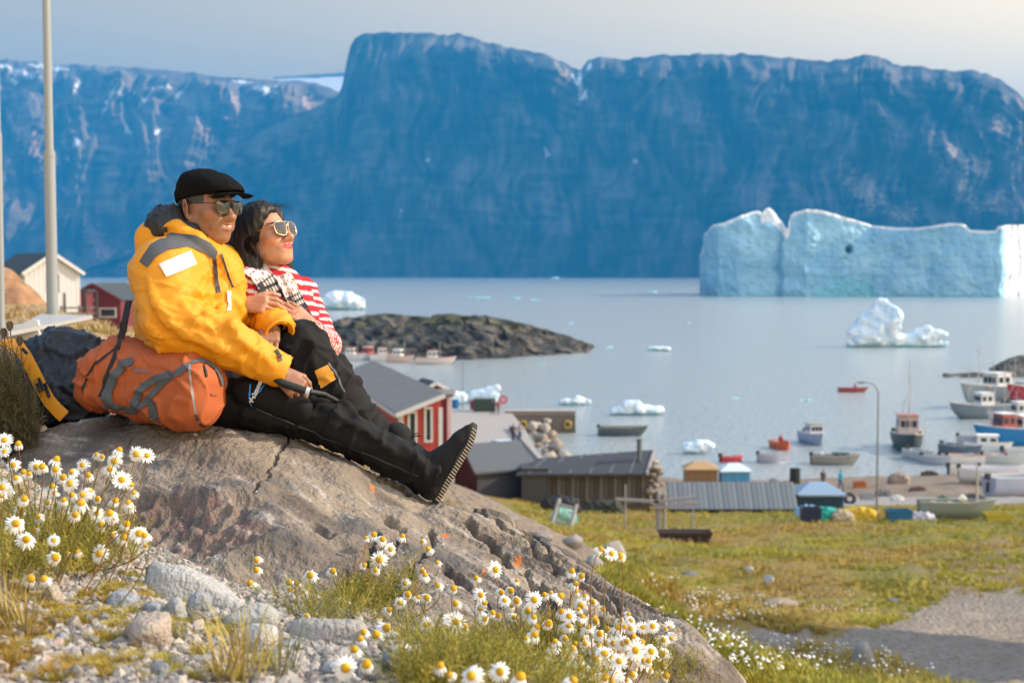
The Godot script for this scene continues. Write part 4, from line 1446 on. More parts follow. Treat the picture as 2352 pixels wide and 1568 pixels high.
		part("roof_sheet", qb.mesh(), [paint([0.13, 0.15, 0.17]), paint([0.15, 0.17, 0.19]), paint([0.115, 0.135, 0.155])][(k * 7) % 3], shed)
	box_part("wall", Vector3(0, 0.2, -0.9), Vector3(290 * ss, 1.5, 2.0), paint([0.022, 0.022, 0.022]), shed)
	for k in 7:
		var pb2 := MB.new()
		pb2.tube([Vector3((1545 + 46 * k - 1690) * ss, -0.5, 0.7), Vector3((1545 + 46 * k - 1690) * ss, 0.42, 0.7)], [0.06, 0.06], 6)
		part("post", pb2.mesh(), M.timber, shed)
	# dark blue workshop with goods below it
	shed_box("dark blue shed with pale roof edge beside the long grey shed", on_land(1886, 1170), 2.5, 1.9, 0.85, [0.012, 0.05, 0.10], [0.22, 0.32, 0.45], 8)
	shed_box("brown wooden crate shed on the shore", on_land(1612, 1112), 2.7, 2.0, 1.3, [0.26, 0.15, 0.06], [0.42, 0.26, 0.11], 9)
	shed_box("light blue hut with white roof on the shore", on_land(1690, 1112), 2.4, 1.9, 1.15, [0.08, 0.32, 0.52], [0.58, 0.68, 0.74], 6)
	shed_box("bright blue shed with grey hipped roof below the shoe", on_land(1156, 1126), 2.1, 1.8, 1.05, [0.01, 0.24, 0.48], [0.33, 0.29, 0.25], 7)
	shed_box("mustard yellow shed beside the bright blue one", on_land(1094, 1124), 0.95, 1.4, 0.85, [0.32, 0.21, 0.03], [0.3, 0.27, 0.24], 3)
	shed_box("brown-red shed below the shoe sole", on_land(1064, 1122), 0.7, 1.2, 0.95, [0.2, 0.06, 0.045], [0.28, 0.26, 0.24], 3)
	var tk := MB.new()
	tk.tube([Vector3(0, -0.3, 0), Vector3(0, 0.1, 0), Vector3(0, 1.3, 0), Vector3(0, 1.38, 0)], [0.42, 0.45, 0.45, 0.36], 16)
	single("water_tank", tk.mesh(), paint([0.012, 0.018, 0.018]), "black upright water tank on the shore", "tank", on_land(1826, 1112))
	tarp("yellow tarpaulin over a heap beside the road", on_land(1972, 1196), Vector3(1.1, 0.75, 0.7), [0.55, 0.36, 0.02], 1)
	tarp("turquoise tarpaulin in front of the dark blue shed", on_land(1902, 1196), Vector3(0.7, 0.75, 0.6), [0.02, 0.36, 0.30], 2)
	tarp("white and tan sacks beside the yellow tarpaulin", on_land(1938, 1197), Vector3(0.6, 0.6, 0.5), [0.45, 0.36, 0.24], 3)
	tarp("pale blue cover under the dark blue shed", on_land(1856, 1185), Vector3(0.8, 0.6, 0.5), [0.26, 0.45, 0.62], 4)
	tarp("pale heap of nets on the beach", on_land(2066, 1110), Vector3(0.9, 1.0, 0.7), [0.30, 0.24, 0.19], 5)
	tarp("light grey plastic cover beside the blue crate", on_land(2110, 1195), Vector3(1.2, 0.45, 0.6), [0.45, 0.45, 0.5], 6)
	crate("blue fish crate on the grass by the road", on_land(2065, 1196), Vector3(1.1, 0.55, 0.7), [0.005, 0.12, 0.26])
	crate("yellow fish crate on the grass by the road", on_land(2290, 1198), Vector3(1.15, 0.42, 0.7), [0.48, 0.38, 0.03])
	crate("navy fish crate under the dark blue shed", on_land(1862, 1198), Vector3(0.9, 0.7, 0.6), [0.01, 0.02, 0.06])
	for q in [["grey heap of nets beside the lamp post", 2030, 1140, 0.9, 0.5, [0.16, 0.15, 0.15]], ["rusty brown heap of chain on the beach", 2110, 1128, 1.0, 0.4, [0.14, 0.085, 0.06]], ["white bundle of floats on the beach", 2060, 1150, 0.5, 0.4, [0.6, 0.6, 0.58]], ["dark pile of timber at the water's edge", 2135, 1092, 1.1, 0.5, [0.06, 0.05, 0.045]], ["tan tarpaulin over gear near the water's edge", 2075, 1088, 0.7, 0.6, [0.42, 0.36, 0.27]], ["dark heap of ropes beside the silver boat", 2235, 1146, 1.2, 0.4, [0.05, 0.05, 0.06]], ["small green net heap on the beach", 2168, 1150, 0.6, 0.35, [0.06, 0.11, 0.07]], ["grey boulder-like sack by the black tank", 1782, 1112, 0.6, 0.6, [0.28, 0.28, 0.3]], ["pale plastic sheet behind the dark blue shed", 1862, 1130, 0.9, 0.6, [0.42, 0.40, 0.36]]]:
		tarp(q[0], on_land(q[1], q[2]), Vector3(q[3], q[4], 0.5), q[5], int(q[1]) % 50)
	crate("orange fish crate on the beach", on_land(1975, 1120), Vector3(0.9, 0.5, 0.6), [0.45, 0.12, 0.03])
	crate("grey fish crate near the lamp post", on_land(1992, 1150), Vector3(0.9, 0.5, 0.6), [0.30, 0.31, 0.33])
	crate("white fish crate beside the light blue hut", on_land(1742, 1116), Vector3(0.9, 0.6, 0.6), [0.62, 0.62, 0.6])
	var ty := MB.new()
	var tp := []
	var tr := []
	for k in 17:
		tp.append(Vector3(cos(TAU * k / 16.0) * 0.3, 0.38 + sin(TAU * k / 16.0) * 0.3, 0))
		tr.append(0.13)
	ty.tube(tp, tr, 8)
	single("tyre", ty.mesh(), M.dark, "black tyre leaning beside the dark blue shed", "tyre", on_land(1952, 1158))
	walker("person in turquoise jacket standing behind the dark blue shed", on_land(1930, 1128), 1.7, 0.6, [0.01, 0.30, 0.42], [0.05, 0.1, 0.2])
	walker("person in dark jacket standing on the beach behind the dark blue shed", on_land(1890, 1126), 1.7, 0.3, [0.09, 0.08, 0.08], [0.1, 0.09, 0.09])
	# drying racks, ladder and trough
	var l0 := on_land(1292, 1210)
	var ls := -l0.z / F
	var lad := thing("ladder", "weathered white ladder leaning beside the turf hut", "ladder", l0)
	for q in [[-26, 4, -6, 62], [16, -8, 34, 48]]:
		var lb := MB.new()
		lb.bar(Vector3(q[0] * ls, q[1] * ls, 0), Vector3(q[2] * ls, q[3] * ls, -0.5), 0.1, 0.14)
		part("rail", lb.mesh(), M.grey_wood, lad)
	for k in 2:
		var lb := MB.new()
		var y := 50.0 - 38.0 * k
		lb.bar(Vector3((-10 - 10 * k) * ls, y * ls, -0.4 + 0.25 * k), Vector3((32 - 8 * k) * ls, (y - 12.0) * ls, -0.4 + 0.25 * k), 0.1, 0.12)
		part("rung", lb.mesh(), M.grey_wood, lad)
	tarp("pale green sack under the leaning ladder", on_land(1297, 1200), Vector3(0.5, 0.7, 0.4), [0.22, 0.42, 0.36], 9)
	var k0 := on_land(1520, 1218)
	var ks := -k0.z / F
	var rack := thing("drying_rack", "old wooden drying rack with grey cross poles in the grass", "rack", k0)
	for q in [[1435, 1112, 0.045], [1512, 1128, 0.11], [1526, 1132, 0.08], [1592, 1116, 0.045]]:
		var lb := MB.new()
		lb.tube([Vector3((q[0] - 1520) * ks, -0.3, 0), Vector3((q[0] - 1519) * ks, (1218 - q[1]) * ks, -0.1)], [q[2], q[2] * 0.8], 7)
		part("post", lb.mesh(), M.grey_wood, rack)
	for q in [[1412, 1144, 1512, 1150], [1498, 1164, 1604, 1154], [1500, 1150, 1600, 1140]]:
		var lb := MB.new()
		lb.bar(Vector3((q[0] - 1520) * ks, (1218 - q[1]) * ks, 0.08), Vector3((q[2] - 1520) * ks, (1218 - q[3]) * ks, 0.08), 0.1, 0.12)
		part("cross_pole", lb.mesh(), M.grey_wood, rack)
	var t0 := on_land(1572, 1244)
	var ts := -t0.z / F
	var tro := thing("wooden_trough", "dark brown boat-shaped trough lying in the grass", "trough", t0)
	var a0 := 62.0 * ts
	var a1 := 50.0 * ts
	var side := MB.new()
	side.hexa([Vector3(-a1, 0, 0.3), Vector3(a1, 0, 0.3), Vector3(a1, 0, 0.24), Vector3(-a1, 0, 0.24), Vector3(-a0, 0.42, 0.42), Vector3(a0, 0.42, 0.42), Vector3(a0, 0.42, 0.36), Vector3(-a0, 0.42, 0.36)])
	part("side", side.mesh(), paint([0.045, 0.025, 0.02]), tro)
	var side2 := MB.new()
	side2.hexa([Vector3(-a1, 0, -0.3), Vector3(a1, 0, -0.3), Vector3(a1, 0, -0.24), Vector3(-a1, 0, -0.24), Vector3(-a0, 0.42, -0.42), Vector3(a0, 0.42, -0.42), Vector3(a0, 0.42, -0.36), Vector3(-a0, 0.42, -0.36)])
	part("side", side2.mesh(), paint([0.045, 0.025, 0.02]), tro)
	box_part("floor", Vector3(0, 0.03, 0), Vector3(a1 * 1.9, 0.05, 0.5), paint([0.06, 0.035, 0.025]), tro)
	for e in [-1.0, 1.0]:
		var eb := MB.new()
		eb.bar(Vector3(a1 * e, 0.0, 0), Vector3(a0 * e, 0.42, 0), 0.76, 0.05, Vector3(0, 0, 1).cross(Vector3(0, 1, 0)))
		part("end_board", eb.mesh(), paint([0.05, 0.03, 0.022]), tro)

func car_at(at: Vector3, turn: float) -> void:
	var t := thing("parked_car", "white and blue pickup parked on the quay", "car", at, "", turn)
	box_part("body", Vector3(0, 0.55, 0), Vector3(1.7, 0.5, 4.0), paint([0.02, 0.10, 0.28]), t)
	var cb := MB.new()
	cb.hexa([Vector3(-0.8, 0.8, -0.6), Vector3(0.8, 0.8, -0.6), Vector3(0.8, 0.8, 1.2), Vector3(-0.8, 0.8, 1.2), Vector3(-0.68, 1.45, -0.4), Vector3(0.68, 1.45, -0.4), Vector3(0.68, 1.45, 0.8), Vector3(-0.68, 1.45, 0.8)])
	part("cab", cb.mesh(), paint([0.5, 0.56, 0.62]), t)
	box_part("windscreen", Vector3(0, 1.13, 1.03), Vector3(1.3, 0.45, 0.05), M.boat_glass, t, Basis(Vector3.RIGHT, -0.5))
	for e in [-1.0, 1.0]:
		box_part("side_window", Vector3(0.76 * e, 1.13, 0.2), Vector3(0.04, 0.4, 1.1), M.boat_glass, t)
		for z in [-1.25, 1.25]:
			var wb := MB.new()
			wb.tube([Vector3(0.76 * e, 0.32, z), Vector3(0.92 * e, 0.32, z)], [0.33, 0.33], 14)
			var w := part("wheel", wb.mesh(), M.dark, t)
			var rm := MB.new()
			rm.tube([Vector3(0.9 * e, 0.32, z), Vector3(0.935 * e, 0.32, z)], [0.18, 0.18], 10)
			part("rim", rm.mesh(), M.rig, w)
		box_part("headlight", Vector3(0.6 * e, 0.65, 2.0), Vector3(0.3, 0.16, 0.06), paint([0.8, 0.8, 0.78]), t)
	box_part("tailgate", Vector3(0, 0.9, -1.95), Vector3(1.6, 0.35, 0.08), paint([0.7, 0.72, 0.75]), t)

func lamp_post(label: String, at: Vector3, h: float, arm: float, _on: bool) -> void:
	var t := thing("lamp_post", label, "lamp post", at)
	var b := MB.new()
	b.tube([Vector3(0, -0.5, 0), Vector3(0, h * 0.5, 0), Vector3(0, h, 0)], [0.055, 0.045, 0.032], 8)
	part("post", b.mesh(), M.lamp_metal, t)
	var ab := MB.new()
	ab.tube([Vector3(0, h, 0), Vector3(arm * 0.6, h + 0.35, 0), Vector3(arm * 1.8, h + 0.45, 0)], [0.032, 0.028, 0.025], 6)
	part("arm", ab.mesh(), M.lamp_metal, t)
	box_part("lamp_head", Vector3(arm * 2.4, h + 0.43, 0), Vector3(0.34, 0.08, 0.18), M.lamp_metal, t)

func shed_box(label: String, at: Vector3, w: float, d: float, h: float, wall: Array, roof: Array, boards: int) -> void:
	var t := thing("shed", label, "shed", at)
	box_part("wall", Vector3(0, h * 0.5 - 0.4, -d * 0.5), Vector3(w, h + 0.8, d), paint(wall), t)
	for k in boards:
		var g := 0.9 + 0.1 * (k % 2)
		box_part("board", Vector3(-w * 0.5 + w * (k + 0.5) / boards, h * 0.5 - 0.05, 0.02), Vector3(w / boards - 0.03, h, 0.04), paint([wall[0] * g, wall[1] * g, wall[2] * g]), t)
	var rb := MB.new()
	var o := 0.18
	var a := w * 0.5 + o
	rb.hexa([Vector3(-a, h, o), Vector3(a, h, o), Vector3(a, h, -d - o), Vector3(-a, h, -d - o), Vector3(-a * 0.35, h + 0.55, -d * 0.4), Vector3(a * 0.35, h + 0.55, -d * 0.4), Vector3(a * 0.35, h + 0.55, -d * 0.6), Vector3(-a * 0.35, h + 0.55, -d * 0.6)])
	part("roof", rb.mesh(), paint(roof), t)
	box_part("fascia", Vector3(0, h - 0.04, o + 0.02), Vector3(w + 2 * o, 0.1, 0.04), paint(roof), t)

func tarp(label: String, at: Vector3, s: Vector3, c: Array, seed_: int) -> void:
	var f := Field.new(Vector3(-s.x, -0.3, -s.z) * 1.2, Vector3(s.x * 1.2, s.y * 1.5, s.z * 1.2), 0.07)
	f.cap(Vector3(-s.x * 0.5, s.y * 0.3, 0), Vector3(s.x * 0.45, s.y * 0.35, 0), s.y * 0.5, s.y * 0.45, 0.2)
	f.cap(Vector3(-s.x * 0.15, s.y * 0.6, 0), Vector3(s.x * 0.3, s.y * 0.5, s.z * 0.2), s.y * 0.32, s.y * 0.3, 0.2)
	f.cap(Vector3(-s.x * 0.6, 0, s.z * 0.2), Vector3(s.x * 0.6, 0, s.z * 0.2), s.y * 0.3, s.y * 0.32, 0.2)
	var b := MB.new()
	skin_of(b, f, func(_p: Vector3, _n: Vector3) -> Color: return Color(c[0], c[1], c[2]), func(p: Vector3, _n: Vector3) -> float: return folds(p * 0.3 + Vector3(seed_, 0, 0), Vector3(0.7, 0.6, 0.2), 14.0, 5.0, 0.12))
	single("tarpaulin", b.mesh(), M.plain, label, "tarpaulin", at)

func crate(label: String, at: Vector3, s: Vector3, c: Array) -> void:
	var t := thing("crate", label, "crate", at)
	var m := paint(c)
	for e in [-1.0, 1.0]:
		box_part("side", Vector3(0, s.y * 0.5, e * s.z * 0.5), Vector3(s.x, s.y, 0.05), m, t)
		box_part("end", Vector3(e * (s.x * 0.5 - 0.025), s.y * 0.5, 0), Vector3(0.05, s.y, s.z - 0.06), m, t)
		box_part("rim", Vector3(0, s.y - 0.03, e * (s.z * 0.5 + 0.03)), Vector3(s.x + 0.1, 0.06, 0.06), m, t)
	box_part("floor", Vector3(0, 0.03, 0), Vector3(s.x - 0.12, 0.05, s.z - 0.08), m, t)

func build_houses() -> void:
	M.red_wall = mat(0.42, 0.05, 0.04, 0.75)
	M.maroon = mat(0.13, 0.018, 0.025, 0.75)
	M.felt = bumpy(mat(0.17, 0.17, 0.165, 0.9), M.grain, 0.5, 1.5)
	M.slate = mat(0.035, 0.05, 0.06, 0.8)
	# the long red house: its end wall faces the viewer, its ridge runs away
	var A := P(909, 951, 70.0)
	var g := Vector3(0.974, 0, -0.225)
	var r := Vector3(-0.225, 0, -0.974)
	var t := thing("red_house", "long red house with grey roof and white-trimmed end windows", "house", Vector3(A.x, A.y - 4.0, A.z))
	t.basis = Basis(g, Vector3.UP, -r)
	var w := 2.42
	var l := 27.0
	var eave := 4.0
	var top := eave + 0.95
	var b := MB.new()
	b.hexa([Vector3(0.25, -2, -0.3), Vector3(w - 0.1, -2, -0.3), Vector3(w - 0.1, -2, -l), Vector3(0.25, -2, -l), Vector3(0.25, eave - 0.0, -0.3), Vector3(w - 0.1, top - 0.12, -0.3), Vector3(w - 0.1, top - 0.12, -l), Vector3(0.25, eave - 0.0, -l)])
	part("wall", b.mesh(), M.red_wall, t)
	for k in 14:
		var rb := MB.new()
		var z0 := 0.15 - (l + 0.3) * k / 14.0
		var z1 := 0.15 - (l + 0.3) * (k + 1) / 14.0
		var dy := 0.012 * (k % 2)
		rb.hexa([Vector3(0, eave - 0.05, z0), Vector3(w, top - 0.05, z0), Vector3(w, top - 0.05, z1), Vector3(0, eave - 0.05, z1), Vector3(0, eave + 0.06 + dy, z0), Vector3(w, top + 0.06 + dy, z0), Vector3(w, top + 0.06 + dy, z1), Vector3(0, eave + 0.06 + dy, z1)])
		part("roof_sheet", rb.mesh(), M.felt, t)
	var bg := MB.new()
	bg.bar(Vector3(-0.02, eave - 0.06, 0.19), Vector3(w + 0.02, top - 0.06, 0.19), 0.06, 0.22, Vector3(-0.95, 2.4, 0))
	part("bargeboard", bg.mesh(), M.white_paint, t)
	box_part("gutter_board", Vector3(-0.04, eave - 0.08, -l * 0.5), Vector3(0.06, 0.16, l), M.white_paint, t)
	for x in [0.32, w - 0.14]:
		box_part("corner_board", Vector3(x, eave * 0.5 - 0.8 + x * 0.18, -0.26), Vector3(0.2, eave + 1.3, 0.08), M.white_paint, t)
	box_part("corner_board", Vector3(0.22, eave * 0.5 - 0.8, -0.45), Vector3(0.07, eave + 1.2, 0.22), M.white_paint, t)
	window_part(t, Vector3(0.86, 3.15, -0.22), 0.46, 1.9, M.white_paint)
	window_part(t, Vector3(1.66, 3.42, -0.22), 0.42, 1.75, M.white_paint)
	for k in 9:
		box_part("board", Vector3(0.5 + 0.185 * k, 1.3, -0.27 + 0.008 * (k % 2)), Vector3(0.175, 5.0, 0.04), M.red_wall, t)
	# a maroon annex behind it
	var an := thing("annex", "small maroon annex with white corner behind the long red house", "house", P(1012, 990, 78.0))
	box_part("wall", Vector3(0.05, 0.3, -1.5), Vector3(0.75, 3.2, 3.0), M.maroon, an)
	box_part("corner_board", Vector3(0.48, 0.3, 0.03), Vector3(0.22, 3.2, 0.12), M.white_paint, an)
	box_part("roof", Vector3(0.1, 1.98, -1.5), Vector3(1.2, 0.16, 3.4), M.felt, an)
	var sm := gable_house("house", "small dark grey roofed house behind the long red house", P(1000, 930, 112.0), 0.3, 2.6, 4.0, 0.9, 0.75, M.maroon, M.slate, M.white_paint)
	gable_house("house", "low house with dark grey pitched roof behind the shoe", P(1072, 1092, 76.0), -1.05, 2.6, 3.0, 0.35, 1.15, M.tar, paint([0.075, 0.085, 0.10]), M.tar)
	# houses on the left slope
	var wh := gable_house("house", "white board house with dark roof behind the flagpole", P(121, 715, 112.0), 0.62, 4.3, 9.0, 3.0, 1.42, M.white_paint, M.slate, M.white_paint, 0.35, 12)
	for x in [-0.42, 0.42]:
		box_part("window", Vector3(x, 2.2, 0.04), Vector3(0.16, 1.5, 0.06), M.boat_glass, wh)
	var lean := thing("shed", "low dark roofed shed beside the white board house", "shed", P(178, 665, 122.0))
	box_part("wall", Vector3(0, -1.2, 0), Vector3(2.0, 2.0, 2.0), M.maroon, lean)
	box_part("roof", Vector3(0, -0.1, 0), Vector3(2.4, 0.2, 2.4), M.slate, lean)
	var rh := gable_house("house", "maroon boathouse with small white window on the slope", P(213, 755, 125.0), -0.05, 5.0, 9.0, 2.4, 1.4, M.maroon, M.slate, M.maroon, 0.1, 16)
	window_part(rh, Vector3(1.4, 1.42, 0.1), 1.5, 0.85, M.white_paint)
	box_part("door", Vector3(-1.2, 0.9, 0.08), Vector3(1.2, 1.8, 0.08), paint([0.35, 0.38, 0.38]), rh)
	for k in 2:
		box_part("white_plank", Vector3(-1.0 + 0.2 * k, 2.0 + 0.55 * k, 0.1), Vector3(2.3, 0.2, 0.06), paint([0.25, 0.19, 0.18]), rh)
	# rails and posts in front of it
	for q in [[148, 672, 738, 0.5], [195, 664, 742, 0.6], [222, 668, 745, 0.45]]:
		var pp := P(q[0], q[2], 95.0)
		var pb := MB.new()
		pb.tube([Vector3(0, -1, 0), Vector3(0, (q[2] - q[1]) * 95.0 / F, 0)], [0.10 * q[3] * 2.0, 0.08 * q[3] * 2.0], 7)
		single("fence_post", pb.mesh(), M.dark, "dark wooden post standing before the maroon boathouse", "post", pp, "posts before the maroon boathouse")
	var ra := thing("railing", "grey wooden railing between the white house and the boathouse", "railing", P(160, 712, 96.0))
	for k in 3:
		box_part("rail", Vector3(0.6, 0.15 - 0.35 * k, 0), Vector3(2.6, 0.12, 0.06), M.grey_wood, ra)
	for k in 3:
		box_part("rail_post", Vector3(-0.6 + 1.2 * k, -0.6, -0.08), Vector3(0.1, 1.8, 0.1), M.tar, ra)
	# the bare brown knoll by the flagpole
	var kn := loaf_rock()
	structure("rocky_hillock", kn, M.outcrop, "sunlit orange-brown rock knoll beside the flagpole")
	# flagpoles and the white platform
	flagpole("tall white flagpole rising behind the dark bag", P(122, 760, 11.5), -0.010, 0.092)
	flagpole("thin white pole at the edge of the white platform", P(3, 780, 10.0), 0.0, 0.05)
	var pl := thing("platform", "low white timber platform at the foot of the flagpole", "platform", P(60, 760, 10.5))
	var px := 10.5 / F
	var db := MB.new()
	db.hexa([Vector3(-60 * px, -0.10, 0.2), Vector3(58 * px, 0.0, 0.9), Vector3(70 * px, 0.06, -0.9), Vector3(-60 * px, 0.07, -0.9), Vector3(-60 * px, -0.07, 0.2), Vector3(58 * px, 0.03, 0.9), Vector3(70 * px, 0.09, -0.9), Vector3(-60 * px, 0.10, -0.9)])
	part("deck", db.mesh(), paint([0.36, 0.36, 0.36]), pl)
	for q in [[-75, 790, 58, 748, 0.11], [-75, 765, 60, 738, 0.04]]:
		var lb := MB.new()
		lb.bar(Vector3(q[0] * px, (760 - q[1]) * px, 0.35), Vector3(q[2] * px, (760 - q[3]) * px, 0.3), 0.05, q[4])
		part("edge_board", lb.mesh(), M.white_paint, pl)
	for x in [-45, 5, 35]:
		box_part("post", Vector3(x * px, -0.16, 0.3), Vector3(0.04, 0.25, 0.04), M.white_paint, pl)
	# a house beyond the right edge of the view; its shadow falls on the gravel path
	var oh := gable_house("red_house", "red gabled house standing uphill of the gravel path", Vector3(10.2, -4.9, -20.0), -PI / 2, 4.6, 6.0, 2.8, 1.7, M.red_wall, M.felt, M.white_paint)
	window_part(oh, Vector3(0, 1.5, 0.06), 0.9, 1.1, M.white_paint)

func loaf_rock() -> ArrayMesh:
	var nu := 60
	var nv := 40
	var p := PackedVector3Array()
	var cs := PackedColorArray()
	for j in nv:
		for i in nu:
			var u := -160.0 + i * 4.6
			var d := 24.0 + 8.0 * j / (nv - 1.0)
			var vt := along([[-160, 600], [0, 612], [30, 628], [60, 655], [90, 690], [108, 720], [130, 760]], u)
			var up := P(u, vt, 27.5).y
			var t := j / (nv - 1.0)
			var bump := sin(clampf(t * 1.15, 0, 1) * PI)
			var q := P(u, 700, d)
			q.y = lerpf(-1.3, up, pow(bump, 0.75))
			q += Vector3(fbm(q * 1.1, 3), 0.6 * fbm(q * 1.3 + Vector3(4, 0, 0), 3), fbm(q * 1.2 + Vector3(0, 4, 0), 3)) * 0.28 * smoothstep(0.0, 0.2, bump)
			p.append(q)
			var m := clampf(0.5 + 1.4 * fbm(q * 1.6, 3), 0, 1)
			cs.append(Color(0.20, 0.095, 0.045).lerp(Color(0.42, 0.24, 0.12), m))
	var b := MB.new()
	b.grid(p, nu, nv, cs)
	return b.mesh()

func flagpole(label: String, at: Vector3, tilt: float, r: float) -> void:
	var t := thing("flagpole", label, "flagpole", at)
	var b := MB.new()
	b.tube([Vector3(0, -0.4, 0), Vector3(tilt, 1.42, 0)], [r * 0.5, r * 0.49], 20)
	part("lower_tube", b.mesh(), M.pole, t)
	var c := MB.new()
	c.tube([Vector3(tilt, 1.40, 0), Vector3(tilt, 1.45, 0)], [r * 0.53, r * 0.46], 20)
	part("collar", c.mesh(), M.pole, t)
	var e := MB.new()
	e.tube([Vector3(tilt, 1.43, 0), Vector3(tilt * 2.2, 4.6, 0)], [r * 0.37, r * 0.30], 20)
	part("upper_tube", e.mesh(), M.pole, t)

# heights read off a coarse grid of a plate
class Sheet:
	var x0: float
	var z0: float
	var s: float
	var nx: int
	var nz: int
	var a := PackedFloat32Array()

	func _init(pl: Plate, lo: Vector2, hi: Vector2, step: float) -> void:
		x0 = lo.x
		z0 = lo.y
		s = step
		nx = int((hi.x - lo.x) / step) + 2
		nz = int((hi.y - lo.y) / step) + 2
		for j in nz:
			for i in nx:
				a.append(pl.h(x0 + i * s, z0 + j * s))

	func h(x: float, z: float) -> float:
		var gx := clampf((x - x0) / s, 0.0, nx - 1.001)
		var gz := clampf((z - z0) / s, 0.0, nz - 1.001)
		var i := int(gx)
		var j := int(gz)
		var fx := gx - i
		var fz := gz - j
		var k := j * nx + i
		return lerpf(lerpf(a[k], a[k + 1], fx), lerpf(a[k + nx], a[k + nx + 1], fx), fz)

var rock_sheet: Sheet
var gravel_sheet: Sheet

func seg_dist(p: Vector2, line: Array) -> float:
	var best := 1e9
	for i in line.size() - 1:
		var a: Vector2 = line[i]
		var ab: Vector2 = line[i + 1] - a
		var t := clampf((p - a).dot(ab) / ab.length_squared(), 0.0, 1.0)
		best = minf(best, (p - a - ab * t).length())
	return best

# where the view through a pixel meets the rock or the gravel
func on_rock(u: float, v: float, gravel := false) -> Vector3:
	var d := 2.0
	var sh := gravel_sheet if gravel else rock_sheet
	var ray := P(u, v, 1.0)
	while d < 7.0:
		var p := ray * d
		if p.y < sh.h(p.x, p.z):
			var lo := d - 0.05
			for i in 6:
				var m := (lo + d) * 0.5
				p = ray * m
				if p.y < sh.h(p.x, p.z):
					d = m
				else:
					lo = m
			return ray * d
		d += 0.05
	return ray * 5.0

func on_near(u: float, v: float) -> Vector3:
	var a := on_rock(u, v)
	var b := on_rock(u, v, true)
	return a if a.length() < b.length() else b

